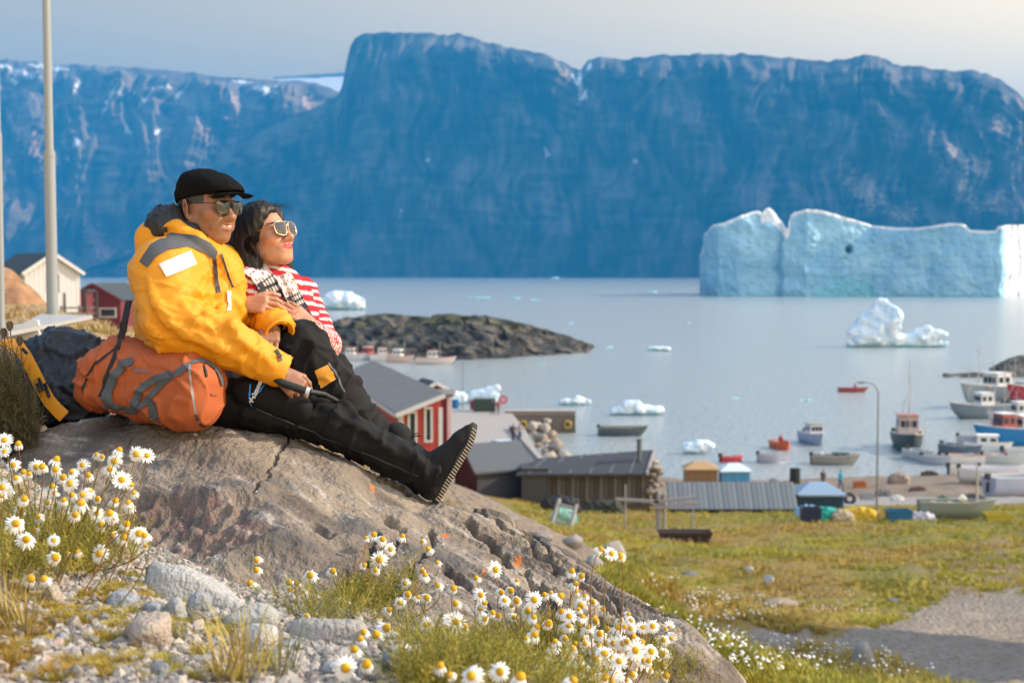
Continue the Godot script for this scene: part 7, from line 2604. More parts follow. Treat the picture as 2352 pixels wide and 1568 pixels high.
	part("trousers", gb.mesh(), M.black_cloth, t)
	make_shoe(t, J(848, 1072, -0.36), J(975, 1110, -0.36), Vector3(-0.25, -0.95, 0), Vector3.BACK)

func build_bags() -> void:
	M.orange = bumpy(mat(0.44, 0.10, 0.022, 0.65), M.fine, 12.0, 0.25)
	M.webbing = bumpy(mat(0.085, 0.10, 0.115, 0.75), M.fine, 40.0, 0.12)
	M.navy = bumpy(mat(0.007, 0.010, 0.018, 0.45), M.fine, 10.0, 0.2)
	var t := thing("duffel_bag", "orange duffel bag with grey straps beside the man", "bag")
	var a := J(240, 862, 0.13)
	var e := J(466, 904, 0.34)
	var ax := (e - a).normalized()
	var zz := ax.cross(Vector3.UP).normalized()
	var up := zz.cross(ax).normalized()
	var bs := Basis(ax, up, zz)
	var f := Field.new(Vector3(-1.6, -0.62, -5.08), Vector3(-0.92, -0.12, -4.46), 0.0075)
	f.rbox((a + e) * 0.5, Vector3((e - a).length() * 0.5 + 0.045, 0.108, 0.10), 0.07, bs, 0.02)
	f.cap(J(272, 792, 0.16), J(300, 822, 0.18), 0.022, 0.03, 0.07)
	f.cap(J(300, 822, 0.18), J(440, 850, 0.33), 0.04, 0.035, 0.06)
	f.cap(J(215, 895, 0.12), J(225, 860, 0.12), 0.07, 0.075, 0.05)
	f.cap(J(350, 928, 0.22), J(440, 938, 0.32), 0.065, 0.07, 0.05)
	# the flat end panel
	f.plane_cut(e + ax * 0.052, ax)
	var b := MB.new()
	skin_of(b, f, func(_p: Vector3, _n: Vector3) -> Color: return Color(1, 1, 1),
		func(p: Vector3, n: Vector3) -> float:
			var s := 1.0 - 0.6 * smoothstep(0.6, 0.95, n.dot(ax))
			return s * (folds(p, Vector3(0.55, 0.75, 0.2), 10.0, 3.2, 0.014) + folds(p + Vector3(4, 1, 0), Vector3(0.9, -0.3, 0.2), 16.0, 6.0, 0.004)))
	part("bag_body", b.mesh(), M.orange, t)
	part("handle", strap(f, [[302, 826], [281, 833], [258, 868], [243, 904], [252, 932], [284, 948]], 20, 0.010), M.webbing, t)
	part("handle", strap(f, [[394, 858], [357, 868], [328, 886], [312, 914], [302, 942], [284, 950]], 17, 0.012), M.webbing, t)
	part("strap", strap(f, [[436, 836], [400, 858], [364, 884], [336, 920], [302, 950]], 14, 0.007), M.webbing, t)
	part("strap", strap(f, [[344, 918], [349, 944], [360, 972]], 18, 0.007), M.webbing, t)
	part("zip", strap(f, [[274, 772], [272, 793], [254, 829], [240, 872], [232, 910]], 9, 0.006), M.black, t)
	part("zip", strap(f, [[262, 800], [235, 818], [207, 846], [192, 880], [188, 905]], 5, 0.006), M.black, t)
	part("piping", strap(f, [[436, 834], [435, 860], [442, 905], [449, 950], [458, 976]], 5, 0.008), paint([0.24, 0.25, 0.27]), t)
	part("piping", strap(f, [[436, 834], [448, 826], [466, 824], [488, 834], [506, 856], [514, 885]], 8, 0.008), M.webbing, t)
	part("piping", strap(f, [[450, 952], [456, 974], [472, 984]], 6, 0.008), M.black, t)
	var zp := MB.new()
	zp.tube([J(467, 836, 0.46), J(471, 850, 0.465), J(474, 866, 0.465)], [0.003, 0.006, 0.005], 6)
	part("zip_pull", zp.mesh(), M.black, t)
	# the scribbled mark on its side
	part("mark", strap(f, [[304, 846], [310, 851], [316, 846], [322, 853], [329, 850], [337, 853], [346, 850]], 5, 0.006, 5), paint([0.20, 0.12, 0.13]), t)
	part("mark", strap(f, [[306, 852], [318, 853], [332, 854]], 4, 0.006, 4), paint([0.20, 0.12, 0.13]), t)
	part("mark", strap(f, [[486, 903], [490, 908], [496, 905], [500, 909]], 4, 0.006, 4), paint([0.30, 0.09, 0.03]), t)
	# carrying strap going up his back
	var sb := MB.new()
	var pts := [J(276, 778, 0.20), J(281, 762, 0.20), J(286, 740, 0.20), J(291, 712, 0.19), J(296, 690, 0.18)]
	band(sb, pts, [Vector3(-0.5, 0, 1)], 0.026, 0.004)
	part("shoulder_strap", sb.mesh(), M.black, t)
	var bk := MB.new()
	var ring := []
	var rad := []
	for k in 13:
		var g := TAU * k / 12.0
		ring.append(J(283.5, 752, 0.215) + Vector3(cos(g) * 0.010, sin(g) * 0.022, 0.004))
		rad.append(0.0035)
	bk.tube(ring, rad, 6)
	part("buckle", bk.mesh(), M.black, t)
	# dark rain jacket heaped behind, with its yellow trim
	var n := thing("dark_bag", "dark navy bundled rain bag with yellow trim behind the duffel", "bag")
	var q := Field.new(Vector3(-1.98, -0.62, -5.62), Vector3(-1.34, -0.10, -4.90), 0.0085)
	q.cap(J(110, 850, -0.22), J(195, 850, -0.22), 0.115, 0.11, 0.05)
	q.cap(J(120, 900, -0.15), J(200, 900, -0.15), 0.11, 0.11, 0.05)
	q.cap(J(120, 785, -0.25), J(145, 778, -0.25), 0.045, 0.03, 0.04)
	q.cap(J(140, 795, -0.25), J(205, 800, -0.25), 0.05, 0.055, 0.04)
	q.cap(J(80, 815, -0.2), J(120, 800, -0.2), 0.045, 0.05, 0.04)
	q.cap(J(100, 930, -0.1), J(190, 940, -0.1), 0.07, 0.07, 0.05)
	var nb := MB.new()
	skin_of(nb, q, func(_p: Vector3, _n: Vector3) -> Color: return Color(1, 1, 1), func(p: Vector3, _n: Vector3) -> float: return folds(p, Vector3(0.45, 0.85, 0.1), 12.0, 4.0, 0.020) + folds(p + Vector3(3, 0, 0), Vector3(0.9, -0.3, 0.2), 22.0, 8.0, 0.008))
	part("bundle", nb.mesh(), M.navy, n)
	var yb := MB.new()
	band(yb, [J(2, 797, -0.02), J(22, 789, -0.03), J(40, 793, -0.03), J(56, 815, -0.02), J(74, 848, -0.01), J(92, 885, 0.0), J(112, 920, 0.02), J(130, 940, 0.03), J(147, 956, 0.03)], [Vector3(0.5, 0.5, 0.8), Vector3(0.2, 0.7, 0.8), Vector3(0.0, 0.6, 0.8), Vector3(-0.2, 0.3, 1), Vector3(-0.2, 0.2, 1), Vector3(-0.2, 0.2, 1), Vector3(-0.2, 0.2, 1), Vector3(-0.2, 0.2, 1), Vector3(-0.2, 0.2, 1)], 0.046, 0.006)
	part("yellow_trim", yb.mesh(), mat(0.72, 0.30, 0.012, 0.55), n)
	for c in [[50, 800, 62, 812], [88, 868, 100, 896], [102, 880, 113, 912], [84, 880, 92, 900]]:
		var hb := MB.new()
		band(hb, [J(c[0], c[1], 0.015), J((c[0] + c[2]) * 0.5, (c[1] + c[3]) * 0.5, 0.022), J(c[2], c[3], 0.03)], [Vector3(-0.2, 0.3, 1)], 0.011, 0.004)
		part("trim_slot", hb.mesh(), M.black, n)

# an angular stone: the common inside of random planes
func stone_mesh(s: Vector3, seed_: int, rough := 0.05) -> ArrayMesh:
	var r := RandomNumberGenerator.new()
	r.seed = seed_
	var pn := []
	var pd := []
	for k in 15:
		var n := Vector3(r.randfn(), r.randfn(), r.randfn()).normalized()
		pn.append(n)
		pd.append(r.randf_range(0.62, 1.0))
	var nu := 22
	var nv := 13
	var p := PackedVector3Array()
	for j in nv:
		var th := PI * j / (nv - 1.0)
		for i in nu:
			var ph := TAU * i / nu
			var d := Vector3(sin(th) * cos(ph), cos(th), sin(th) * sin(ph))
			var q := 1.15
			for k in pn.size():
				var c: float = d.dot(pn[k])
				if c > 0.05:
					q = minf(q, pd[k] / c)
			q += rough * fbm(d * 3.0 + Vector3(seed_, 0, 0), 3)
			p.append(Vector3(d.x * s.x, d.y * s.y, d.z * s.z) * q * 0.5)
	var b := MB.new()
	b.grid(p, nu, nv, PackedColorArray(), true, true)
	return b.mesh()

var stone_paints := {}
func stone_mat(c: Color) -> StandardMaterial3D:
	var k := c.to_html()
	if not stone_paints.has(k):
		var m := mat(c.r, c.g, c.b, 0.9)
		m.uv1_triplanar = true
		m.uv1_world_triplanar = true
		m.uv1_scale = Vector3(3, 3, 3)
		m.albedo_texture = M.stone_dye
		m.heightmap_enabled = true
		m.heightmap_texture = M.grain
		m.heightmap_scale = 0.9
		stone_paints[k] = m
	return stone_paints[k]

func stone(called: String, label: String, group: String, at: Vector3, s: Vector3, seed_: int, c: Color) -> void:
	if not M.has("stone_dye"):
		M.stone_dye = tex(0.05, 5, [[0.0, 0.5, 0.52, 0.55], [0.45, 0.9, 0.9, 0.9], [0.6, 1.05, 1.05, 1.05], [1.0, 1.35, 1.3, 1.25]], 71)
	var o := single(called, stone_mesh(s, seed_), stone_mat(c), label, "stone", at, group)
	o.rotation.y = fposmod(seed_ * 1.7, TAU)

func build_stones() -> void:
	var pale := Color(0.46, 0.43, 0.40)
	var blue := Color(0.27, 0.29, 0.32)
	var tan := Color(0.40, 0.33, 0.27)
	var dark := Color(0.14, 0.15, 0.165)
	var list := [
		[390, 1272, 66, 52, pale, "pale pointed stone at the foot of the bedrock"], [282, 1398, 80, 48, blue, "blue-grey flat stone beside a dark hollow in the gravel"], [349, 1420, 54, 52, blue, "small blue-grey stone between two larger grey ones"], [402, 1428, 62, 60, Color(0.33, 0.34, 0.33), "rounded grey stone with mossy foot in the gravel"],
		[452, 1428, 70, 78, blue, "upright blue-grey stone leaning on the pale slab"], [330, 1478, 150, 84, tan, "large tan block lying in the gravel"], [578, 1446, 130, 62, Color(0.36, 0.36, 0.34), "grey angular stone below the pale slab"], [596, 1498, 105, 74, pale, "pale square block behind the dry grass tuft"],
		[371, 1549, 42, 32, blue, "small blue-grey stone beside a pink pebble"], [412, 1556, 32, 28, Color(0.46, 0.28, 0.22), "pinkish pebble beside a small blue-grey stone"], [68, 1360, 34, 24, dark, "small dark stone in the orange moss"], [116, 1380, 58, 40, tan, "tan stone in the orange moss"],
		[92, 1150, 44, 36, Color(0.38, 0.38, 0.37), "grey stone under the flowers by the bedrock"], [742, 1482, 180, 84, Color(0.36, 0.33, 0.30), "big tan-grey boulder under the daisies"], [768, 1560, 84, 46, blue, "blue-grey stone under the big tan-grey boulder"], [836, 1562, 90, 44, dark, "dark banded stone under the big tan-grey boulder"],
		[900, 1538, 64, 70, Color(0.36, 0.36, 0.35), "pale grey stone among the daisy stems"], [616, 1398, 38, 20, Color(0.46, 0.38, 0.34), "pinkish flat pebble on the dark gravel"], [684, 1443, 56, 26, dark, "dark flat stone below the green daisy leaves"], [726, 1448, 48, 34, dark, "dark angular stone below the green daisy leaves"],
		[549, 1338, 36, 22, blue, "blue-white chip at the bedrock foot beside two daisies"], [649, 1424, 36, 20, Color(0.33, 0.33, 0.34), "grey flat chip on the dark gravel"], [30, 1405, 40, 20, pale, "pale chip half sunk in orange moss"], [180, 1330, 44, 22, pale, "pale flat chip below the clump of daisies"],
		[230, 1455, 52, 26, Color(0.42, 0.40, 0.38), "light grey chip before the tan stones"], [140, 1475, 44, 24, blue, "blue-grey chip in the near gravel"], [480, 1530, 60, 30, Color(0.40, 0.38, 0.36), "light grey stone left of the dry grass tuft"], [660, 1500, 70, 40, blue, "blue-grey wedge beside the pale square block"]]
	for k in list.size():
		var q: Array = list[k]
		var c := on_rock(q[0], q[1], true)
		var px := c.length() / F
		stone("stone", q[5], "stones in the gravel", c + Vector3(0, q[3] * px * 0.22, -q[2] * px * 0.2), Vector3(q[2], q[3] * 1.12, q[2] * 0.8) * px, 20 + k, q[4])
	# the big pale slab
	var sc := on_rock(445, 1378, true)
	var sl := single("stone_slab", stone_mesh(Vector3(0.33, 0.09, 0.15), 91), stone_mat(Color(0.42, 0.41, 0.39)), "long pale grey slab lying on the gravel", "stone", sc + Vector3(0, 0.012, -0.02))
	sl.rotation = Vector3(0.15, -0.35, -0.38)
	# stones in the field
	var far := [[1412, 1288, 62, 62, Color(0.40, 0.37, 0.36), "tall pale stone standing in the grass beyond the bedrock"], [1366, 1300, 40, 28, Color(0.30, 0.31, 0.33), "small grey stone beside the tall pale one"], [1984, 1534, 58, 60, Color(0.36, 0.35, 0.33), "round grey boulder beside the gravel path"], [1766, 1342, 26, 26, Color(0.5, 0.48, 0.46), "small white stone in the middle of the grass"], [1800, 1392, 70, 18, Color(0.36, 0.28, 0.2), "flat brown slab in the grass"], [1720, 1310, 24, 10, pale, "thin white stone in the upper grass"], [1585, 1325, 40, 18, dark, "dark low stone in the upper grass"], [2050, 1385, 26, 14, dark, "dark stone near the dirt patch"],
		[1240, 1240, 60, 26, Color(0.30, 0.25, 0.22), "brown stone on the slope behind the bedrock"], [1320, 1255, 50, 30, Color(0.30, 0.28, 0.27), "grey stone on the slope behind the bedrock"], [1170, 1200, 46, 20, Color(0.26, 0.24, 0.23), "dark grey stone high on the slope behind the bedrock"]]
	for k in far.size():
		var q: Array = far[k]
		var c := on_land(q[0], q[1])
		var px := c.length() / F
		stone("stone", q[5], "stones in the grass", c + Vector3(0, q[3] * px * 0.3, 0), Vector3(q[2], q[3] * 1.2, q[2]) * px, 120 + k, q[4])
	# loose gravel
	var r := RandomNumberGenerator.new()
	r.seed = 99
	for kind in 3:
		var places: Array[Transform3D] = []
		var cols := PackedColorArray()
		while places.size() < 11500:
			var d := r.randf_range(2.2, 4.6)
			var u := r.randf_range(-40, 1180)
			var x := (u - 1176.0) / F * d
			var y := gravel_sheet.h(x, -d)
			if y < rock_sheet.h(x, -d) - 0.02:
				continue
			var s := 0.0035 * pow(3.6, pow(r.randf(), 3.0) * 1.35)
			var near := clampf(1.0 - absf(y - rock_sheet.h(x, -d)) / 0.35, 0, 1)
			if r.randf() > 0.45 + 0.55 * near:
				continue
			var q := Vector3(x, y, -d)
			q.y += 0.03 * fbm(q * 2.5, 3) + 0.012 * fbm(q * 14.0, 3)
			places.append(Transform3D(Basis(Vector3(r.randfn(), r.randfn(), r.randfn()).normalized(), r.randf() * TAU).scaled(Vector3.ONE * s * 2.0), q))
			var g := r.randf()
			cols.append(Color(0.14, 0.135, 0.13).lerp(Color(0.46, 0.415, 0.37), g) if r.randf() > 0.12 else Color(0.36, 0.28, 0.24))
		stuff_multi("gravel", pebble_mesh(kind), mat(1, 1, 1, 0.9, true), places, cols, "loose angular gravel at the foot of the bedrock", "gravel")

func pebble_mesh(seed_: int) -> ArrayMesh:
	var r := RandomNumberGenerator.new()
	r.seed = 500 + seed_
	var p := []
	var t := (1.0 + sqrt(5.0)) / 2.0
	for q in [[-1, t, 0], [1, t, 0], [-1, -t, 0], [1, -t, 0], [0, -1, t], [0, 1, t], [0, -1, -t], [0, 1, -t], [t, 0, -1], [t, 0, 1], [-t, 0, -1], [-t, 0, 1]]:
		p.append(Vector3(q[0], q[1] * 0.7, q[2] * 0.85).normalized() * r.randf_range(0.6, 1.1) * 0.5)
	var b := MB.new()
	for f in [[0, 11, 5], [0, 5, 1], [0, 1, 7], [0, 7, 10], [0, 10, 11], [1, 5, 9], [5, 11, 4], [11, 10, 2], [10, 7, 6], [7, 1, 8], [3, 9, 4], [3, 4, 2], [3, 2, 6], [3, 6, 8], [3, 8, 9], [4, 9, 5], [2, 4, 11], [6, 2, 10], [8, 6, 7], [9, 8, 1]]:
		b.tri(p[f[0]], p[f[2]], p[f[1]])
	return b.mesh()

# white rays round the disc; droop 0 = flat, 1 = hanging
func petals_mesh(seed_: int, droop: float, n: int) -> ArrayMesh:
	var r := RandomNumberGenerator.new()
	r.seed = seed_
	var b := MB.new()
	for k in n:
		var a := TAU * (k + r.randf_range(-0.25, 0.25)) / n
		var out := Vector3(cos(a), 0, sin(a))
		var side := Vector3(-sin(a), 0, cos(a))
		var l := 0.0195 * r.randf_range(0.82, 1.12)
		var w := 0.0027 * r.randf_range(0.85, 1.2)
		var dr := clampf(droop + r.randf_range(-0.16, 0.16), -0.2, 1.15)
		var p := PackedVector3Array()
		var pos := out * 0.0085 + Vector3(0, -0.001, 0)
		var tw := r.randf_range(-0.5, 0.5)
		for s in 5:
			var t := s / 4.0
			var ang := dr * (0.5 + 0.9 * t) * 1.15
			var dir := out * cos(ang) + Vector3.DOWN * sin(ang)
			if s > 0:
				pos += dir * l / 4.0
			var ww: float = w * [0.55, 0.9, 1.0, 0.92, 0.45][s]
			var sd := (side * cos(tw * t) + Vector3.UP * sin(tw * t)) * ww
			var nn := dir.cross(side) * 0.0006
			p.append(pos - sd)
			p.append(pos - nn)
			p.append(pos + sd)
		b.grid(p, 3, 5)
	return b.mesh()

func disc_mesh(tall: float) -> ArrayMesh:
	var p := PackedVector3Array()
	var cs := PackedColorArray()
	var nu := 22
	for j in 11:
		var t := j / 10.0
		var th := t * PI * 0.56
		for i in nu:
			var a := TAU * (i + 0.5 * (j % 2)) / nu
			var knob := 1.0 + 0.035 * (1.0 if (i + j) % 2 == 0 else -1.0)
			p.append(Vector3(cos(a) * sin(th) * 0.0098, cos(th) * tall - 0.001, sin(a) * sin(th) * 0.0098) * knob)
			var c := Color(0.66, 0.37, 0.012).lerp(Color(0.50, 0.22, 0.006), smoothstep(0.55, 1.0, t) * 0.6)
			cs.append(c.lerp(Color(0.46, 0.34, 0.02), 0.7 if j < 2 else 0.0))
	var b := MB.new()
	b.grid(p, nu, 11, cs, false, true)
	return b.mesh()

func build_flowers() -> void:
	M.petal = mat(0.80, 0.80, 0.78, 0.6)
	M.petal.backlight_enabled = true
	M.petal.backlight = Color(0.55, 0.55, 0.5)
	M.disc = mat(1, 1, 1, 0.85, true)
	M.stem = mat(1, 1, 1, 0.7, true)
	var pm := []
	for k in 10:
		pm.append(petals_mesh(600 + k, [0.08, 0.25, 0.5, 0.75, 0.95, 1.1, 1.05, 0.35, 0.9, 1.15][k], [20, 19, 19, 18, 17, 16, 18, 20, 14, 12][k]))
	var dm := [disc_mesh(0.0075), disc_mesh(0.0105), disc_mesh(0.0125)]
	var left := [[25, 95], [110, 120], [25, 163], [80, 245], [140, 290], [175, 300], [95, 325], [220, 258], [255, 255], [340, 215], [335, 272], [380, 322], [432, 287], [497, 245], [535, 310], [585, 185], [618, 195], [690, 222], [665, 270], [722, 155], [823, 180], [890, 188], [738, 335], [793, 365], [810, 415], [315, 375], [420, 358], [433, 428], [540, 405], [590, 450], [330, 415], [385, 460], [490, 478], [500, 425], [697, 462], [775, 475], [787, 500], [145, 452], [130, 512], [285, 475], [10, 380], [35, 397], [10, 430], [455, 548], [587, 538], [610, 605], [665, 540], [685, 562], [763, 605], [845, 660], [877, 675], [745, 685], [775, 660], [680, 675], [883, 733], [205, 645], [158, 697], [325, 700], [405, 780], [470, 775], [600, 782], [335, 805], [182, 935], [265, 937], [518, 1310], [60, 560], [95, 600], [230, 560]]
	var mid := [[295, 610], [245, 727], [297, 525], [573, 717], [640, 725], [585, 785], [753, 655], [945, 620], [800, 877], [722, 1000], [1010, 890], [1060, 900], [1228, 340], [1292, 312], [1367, 350], [1437, 432], [1535, 328], [1703, 365], [1758, 438], [1340, 522], [1213, 570], [1308, 612], [1833, 547], [1703, 617], [1728, 655], [1558, 722], [1837, 740], [1583, 815], [1667, 843], [1742, 843], [1513, 888], [1422, 950], [1398, 1103], [1482, 1122], [930, 1122], [1015, 1188], [1205, 1135], [1180, 1200], [1315, 1160], [1130, 1288], [1535, 1315], [1655, 1330], [1745, 1265], [1820, 1245], [1825, 1358], [1855, 1425], [1000, 1420], [1055, 1440], [1230, 1408], [1735, 1070], [1863, 1127]]
	var right := [[1340, 435], [1437, 470], [1508, 490], [1097, 622], [1180, 660], [453, 605], [285, 680], [630, 700], [500, 800], [580, 785], [530, 865], [585, 900], [630, 868], [325, 820], [358, 890], [320, 935], [425, 970], [475, 995], [115, 895], [95, 765], [360, 1027], [118, 1047], [190, 1090], [65, 1025], [155, 1180], [290, 1240], [375, 1250], [605, 1010], [725, 955], [775, 1010], [780, 860], [865, 820], [920, 805], [1000, 835], [1138, 795], [1130, 730], [1210, 830], [1280, 880], [1360, 940], [1155, 945], [1175, 910], [1010, 965], [1075, 1000], [1185, 1010], [1165, 1085], [1070, 1080], [1010, 1125], [805, 1095], [785, 1160], [710, 1188], [1240, 1140], [1395, 1115], [1335, 1150], [1505, 1085], [1598, 1045], [1597, 1105], [1700, 1095], [1785, 1085], [1860, 1085], [1870, 1045], [1930, 1105], [1980, 1145], [1900, 1160], [1940, 1190], [1720, 935], [1580, 985], [1545, 1090], [1620, 1180], [1535, 1230], [1565, 1215], [1690, 1225], [1505, 1300], [1810, 1215], [1875, 1200], [1895, 1275], [1210, 1230], [1040, 1190], [940, 1260], [1100, 1275], [925, 1340], [1170, 1350], [1300, 1410], [1280, 1350], [1430, 1370], [1585, 1390], [1630, 1415], [1750, 1380], [1645, 1365], [1865, 1410], [2012, 1312], [2110, 1350], [2187, 1318], [2190, 1410], [2050, 1515], [1790, 1535], [1850, 1535], [1895, 1510], [1475, 1505], [1395, 1490], [1225, 1505], [1110, 1545], [1430, 1540], [840, 1410], [1110, 1450], [490, 1470], [675, 1425], [240, 1310], [310, 1365], [155, 1330], [232, 1435], [245, 1505], [660, 1520], [65, 1290], [1820, 1325], [60, 1500], [1330, 1255], [1450, 1230], [1390, 1200], [1250, 1040], [900, 1060], [1300, 1040], [1640, 1290], [1760, 1290], [980, 1440], [1560, 1540], [1990, 1400], [1940, 1330]]
	var r := RandomNumberGenerator.new()
	r.seed = 314
	var sets := [
		[left, 0.0, 974.0, 0.379, "in the clump on the gravel", "daisies on the gravel", Vector2(110, 1300)],
		[mid, 508.0, 1143.0, 0.271, "growing from the rock cleft", "daisies in the rock cleft", Vector2(770, 1450)],
		[right, 1016.0, 1143.0, 0.271, "in the dense clump below the rock", "daisies at the rock's lower end", Vector2(1280, 1640)]]
	for k in 48:
		var t := r.randf()
		right.append([lerpf(900, 2000, t) + r.randf_range(-60, 60), r.randf_range(lerpf(960, 1090, t), 1540)])
	for q in sets:
		for xy in q[0]:
			var u: float = q[1] + xy[0] * q[3]
			var v: float = q[2] + xy[1] * q[3]
			var g := on_near(u, v + 4.0)
			var back := r.randf_range(0.16, 0.40)
			if q[0] == left:
				back = clampf((g.length() - 2.75) * r.randf_range(0.35, 0.75), 0.06, 1.4)
			elif q[0] == right:
				back = r.randf_range(0.22, 0.62) if u < 1500 else r.randf_range(0.06, 0.2)
			if v < 1290 and q[0] == right:
				g = P(u, v, 4.0)
			var d := g.length() - back
			var head_at := P(u, v, d)
			# the stem starts nearer the heart of the clump
			var root2 := Vector2(u, v).lerp(q[6], 0.30 + 0.25 * r.randf()) + Vector2(r.randf_range(-30, 30), 40.0)
			var base := on_near(root2.x, minf(root2.y, 1640.0))
			if base.distance_to(head_at) > 0.42:
				base = Vector3(head_at.x + (base.x - head_at.x) * 0.3, 0, head_at.z + 0.03)
				base.y = maxf(rock_sheet.h(base.x, base.z), gravel_sheet.h(base.x, base.z)) - 0.01
			if base.y > head_at.y - 0.03:
				base = head_at + Vector3(-0.03, 0, 0.02)
				base.y = maxf(rock_sheet.h(base.x, base.z), gravel_sheet.h(base.x, base.z)) - 0.01
			var tilt: int = [0, 1, 2, 3, 3, 4, 5, 6, 7, 8, 9, 8, 4][r.randi_range(0, 12)]
			var look := "white daisy with rays spread flat " if tilt in [0, 1, 7] else "white daisy with half drooping rays " if tilt in [2, 3] else "white daisy with rays hanging below its dome " if tilt != 9 else "withered daisy with few hanging rays "
			var t := thing("daisy", look + q[4], "flower", base, q[5])
			var face := Vector3(r.randf_range(-0.35, 0.55), r.randf_range(0.35, 0.9), r.randf_range(0.05, 0.85)).normalized()
			if tilt in [0, 1, 2, 7]:
				face = Vector3(r.randf_range(-0.3, 0.5), r.randf_range(0.15, 0.6), r.randf_range(0.5, 1.0)).normalized()
			var bx := face.cross(Vector3(0.3, 0, 1)).normalized()
			var bs := Basis(bx, face, bx.cross(face)).rotated(face, r.randf() * TAU).scaled(Vector3.ONE * r.randf_range(0.62, 1.02))
			var pt := part("petals", pm[tilt], M.petal, t)
			pt.transform = Transform3D(bs, head_at - base)
			var dc := part("flower_disc", dm[0 if tilt in [0, 1, 7] else r.randi_range(1, 2)], M.disc, t)
			dc.transform = Transform3D(bs, head_at - base)
			var st := MB.new()
			var warm := r.randf()
			st.col = Color(0.17, 0.17, 0.03).lerp(Color(0.24, 0.07, 0.035), warm)
			var tip := head_at - base - face * 0.002
			var c1 := tip - face * 0.05 + Vector3(r.randf_range(-0.015, 0.015), -0.02, 0)
			var pts := []
			var rad := []
			for s in 8:
				var k := s / 7.0
				pts.append(Vector3.ZERO.lerp(c1, k).lerp(c1.lerp(tip, k), k))
				rad.append(lerpf(0.0021, 0.0012, k))
			st.tube(pts, rad, 5)
			part("stem", st.mesh(), M.stem, t)
	build_foliage(r)

func sprig_mesh(seed_: int) -> ArrayMesh:
	var r := RandomNumberGenerator.new()
	r.seed = seed_
	var b := MB.new()
	var bend := Vector3(r.randf_range(-0.3, 0.3), 0, r.randf_range(-0.3, 0.3))
	for s in 9:
		var t := (s + 1) / 9.0
		var c := Vector3(0, 0.10 * t, 0) + bend * 0.1 * t * t
		if s > 0:
			var c0 := Vector3(0, 0.10 * (t - 0.111), 0) + bend * 0.1 * (t - 0.111) * (t - 0.111)
			b.quad(c0 - Vector3(0.0008, 0, 0), c0 + Vector3(0.0008, 0, 0), c + Vector3(0.0006, 0, 0), c - Vector3(0.0006, 0, 0))
		for e in 3:
			var a := TAU * e / 3.0 + s * 0.9 + r.randf() * 0.6
			var o := Vector3(cos(a), 0.75, sin(a)).normalized() * 0.022 * (1.15 - 0.6 * t)
			var w := Vector3(-sin(a), 0, cos(a)) * 0.0009
			b.tri(c - w, c + w, c + o)
			var m := c + o * 0.5
			var o2 := (o + w * 8.0).normalized() * 0.010
			b.tri(m - w, m + w, m + o2)
	return b.mesh()

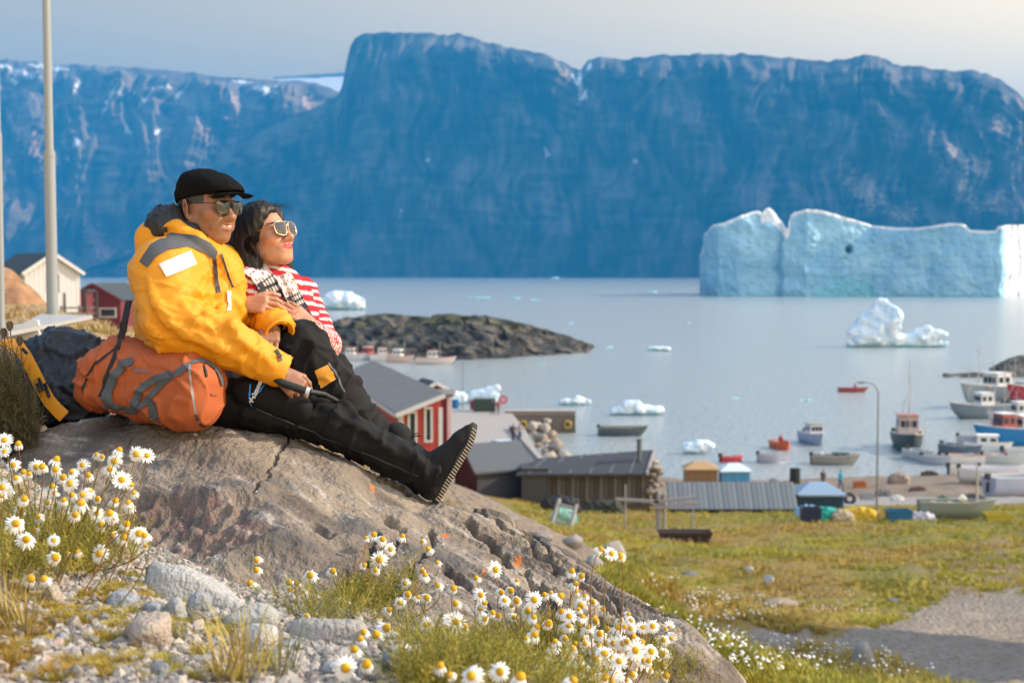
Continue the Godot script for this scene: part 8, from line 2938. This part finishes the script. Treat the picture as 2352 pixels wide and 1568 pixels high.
func build_foliage(r: RandomNumberGenerator) -> void:
	var m := mat(1, 1, 1, 0.7, true)
	m.backlight_enabled = true
	m.backlight = Color(0.55, 0.6, 0.3)
	var areas := [
		["feathery green daisy leaves on the gravel", [[0, 1180, 60, 1290, 200], [40, 1200, 230, 1280, 420], [0, 1100, 40, 1180, 60], [150, 1210, 300, 1270, 160]], 0.55],
		["feathery green daisy leaves in the rock cleft", [[690, 1370, 800, 1430, 110], [760, 1350, 900, 1410, 170], [840, 1320, 960, 1370, 60], [620, 1350, 720, 1400, 36], [900, 1420, 1010, 1520, 110]], 0.12],
		["feathery green daisy leaves at the rock's lower end", [[1040, 1470, 1160, 1568, 480], [1150, 1440, 1330, 1568, 620], [1300, 1480, 1500, 1568, 420], [1480, 1500, 1600, 1568, 160], [930, 1510, 1060, 1568, 260]], 0.16]]
	for k in areas.size():
		var places: Array[Transform3D] = []
		var cols := PackedColorArray()
		for a in areas[k][1]:
			for i in int(a[4]):
				var u := r.randf_range(a[0], a[2])
				var v := r.randf_range(a[1], a[3])
				var g := on_near(u, v + 20.0)
				var d := g.length() - r.randf_range(0.02, areas[k][2])
				var q := P(u, v, d)
				var gy := maxf(rock_sheet.h(q.x, q.z), gravel_sheet.h(q.x, q.z))
				if q.y - gy > 0.10:
					q.y = gy + r.randf_range(0.0, 0.09)
				var s := r.randf_range(0.7, 1.25)
				var ax := Vector3(r.randf_range(-1, 1), 0, r.randf_range(-1, 1)).normalized()
				places.append(Transform3D(Basis(ax, r.randf_range(0.0, 1.0)).rotated(Vector3.UP, r.randf() * TAU).scaled(Vector3.ONE * s), q - Vector3(0, 0.05, 0)))
				cols.append(Color(0.16, 0.165, 0.02).lerp(Color(0.42, 0.33, 0.05), r.randf()))
		stuff_multi("daisy_leaves", sprig_mesh(800 + k), m, places, cols, areas[k][0], "leaves")
	# dry grass tufts, each a plant of its own
	for q in [[560, 1560, 1.25, "yellow dry grass tuft beside the pale square block"], [510, 1566, 1.0, "thin dry grass tuft at the near edge of the gravel"], [640, 1562, 1.0, "sparse dry grass tuft under the tan-grey boulder"], [70, 1300, 0.9, "dark green grass tuft under the daisy clump"], [120, 1325, 0.8, "faded grass tuft in front of the daisy clump"], [20, 1420, 1.0, "orange dry grass tuft in the moss"], [60, 1450, 0.9, "orange-brown grass tuft beside the small dark stone"], [5, 1340, 1.0, "yellow grass tuft beside the daisies"]]:
		var g := on_rock(q[0], q[1], true)
		var t := thing("grass_tuft", q[3], "grass", g)
		var bm := blade_tuft(34, 0.115, 0.0016, 0.10, int(q[0]))
		var cm := mat(0.40, 0.30, 0.08, 0.8) if int(q[0]) % 3 != 1 else mat(0.22, 0.20, 0.05, 0.8)
		var o := part("blades", bm, cm, t)
		o.scale = Vector3.ONE * q[2]
		part("root_clump", stone_mesh(Vector3(0.05, 0.03, 0.05), int(q[0])), mat(0.12, 0.085, 0.04, 0.95), t)
	# moss on the gravel
	var mp: Array[Transform3D] = []
	var mc := PackedColorArray()
	for i in 9000:
		var u := r.randf_range(-20, 620)
		var v := r.randf_range(1290, 1568)
		if fn.get_noise_2d(u * 0.011, v * 0.02) < -0.12 + 0.0008 * u:
			continue
		var g := on_rock(u, v, true)
		g.y += 0.03 * fbm(g * 2.5, 3) + 0.012 * fbm(g * 14.0, 3)
		mp.append(Transform3D(Basis(Vector3.UP, r.randf() * TAU).scaled(Vector3.ONE * r.randf_range(0.12, 0.3)), g))
		mc.append(Color(0.40, 0.20, 0.03).lerp(Color(0.42, 0.36, 0.04), clampf(r.randf() + (u - 200.0) * 0.001, 0, 1)))
	stuff_multi("moss", blade_tuft(12, 0.07, 0.004, 0.10, 61), m, mp, mc, "orange and yellow moss over the near gravel", "moss")
	# dead herbs before the dark bag
	var dp: Array[Transform3D] = []
	var dcol := PackedColorArray()
	for i in 900:
		var u := r.randf_range(-20, 90)
		var v := r.randf_range(810, 1010)
		if u > 20 + (v - 800) * 0.45:
			continue
		var q := P(u, v, r.randf_range(4.75, 5.0))
		dp.append(Transform3D(Basis(Vector3(r.randfn(), 0, r.randfn()).normalized(), r.randf_range(0, 0.9)).scaled(Vector3.ONE * r.randf_range(0.7, 1.2)), q - Vector3(0, 0.05, 0)))
		dcol.append(Color(0.05, 0.045, 0.02).lerp(Color(0.20, 0.16, 0.07), r.randf()))
	stuff_multi("withered_herbs", sprig_mesh(811), m, dp, dcol, "dark withered herbs beside the dark bag", "herbs")
	for q in [[22, 752, 40, 1000, 4.85, "withered flower stalk with round seed head, taller one"], [8, 768, 28, 1000, 4.87, "withered flower stalk with pale fluffy seed head"], [45, 786, 62, 1000, 4.9, "short withered flower stalk with small seed head"]]:
		var root := P(q[2], q[3], q[4])
		var t := thing("seed_stalk", q[5] + " beside the yellow trim", "plant", root)
		var top := P(q[0], q[1], q[4]) - root
		var sb := MB.new()
		sb.tube([Vector3.ZERO, top * 0.5 + Vector3(0.01, 0, 0), top], [0.0028, 0.0024, 0.002], 6)
		part("stem", sb.mesh(), mat(0.20, 0.09, 0.05, 0.8), t)
		var hb := MB.new()
		hb.tube([top - Vector3(0, 0.012, 0), top, top + Vector3(0, 0.012, 0), top + Vector3(0, 0.022, 0)], [0.004, 0.011, 0.012, 0.006], 10)
		var hd := part("seed_head", hb.mesh(), mat(0.10, 0.075, 0.05, 0.9), t)
		var fb := MB.new()
		for k in 26:
			var dd := Vector3(r.randfn(), absf(r.randfn()) + 0.2, r.randfn()).normalized()
			fb.tri(top + dd * 0.008 + Vector3(0.0006, 0.006, 0), top + dd * 0.008 + Vector3(-0.0006, 0.006, 0), top + dd * 0.020 + Vector3(0, 0.008, 0))
		part("bristles", fb.mesh(), mat(0.42, 0.33, 0.22, 0.9), hd)
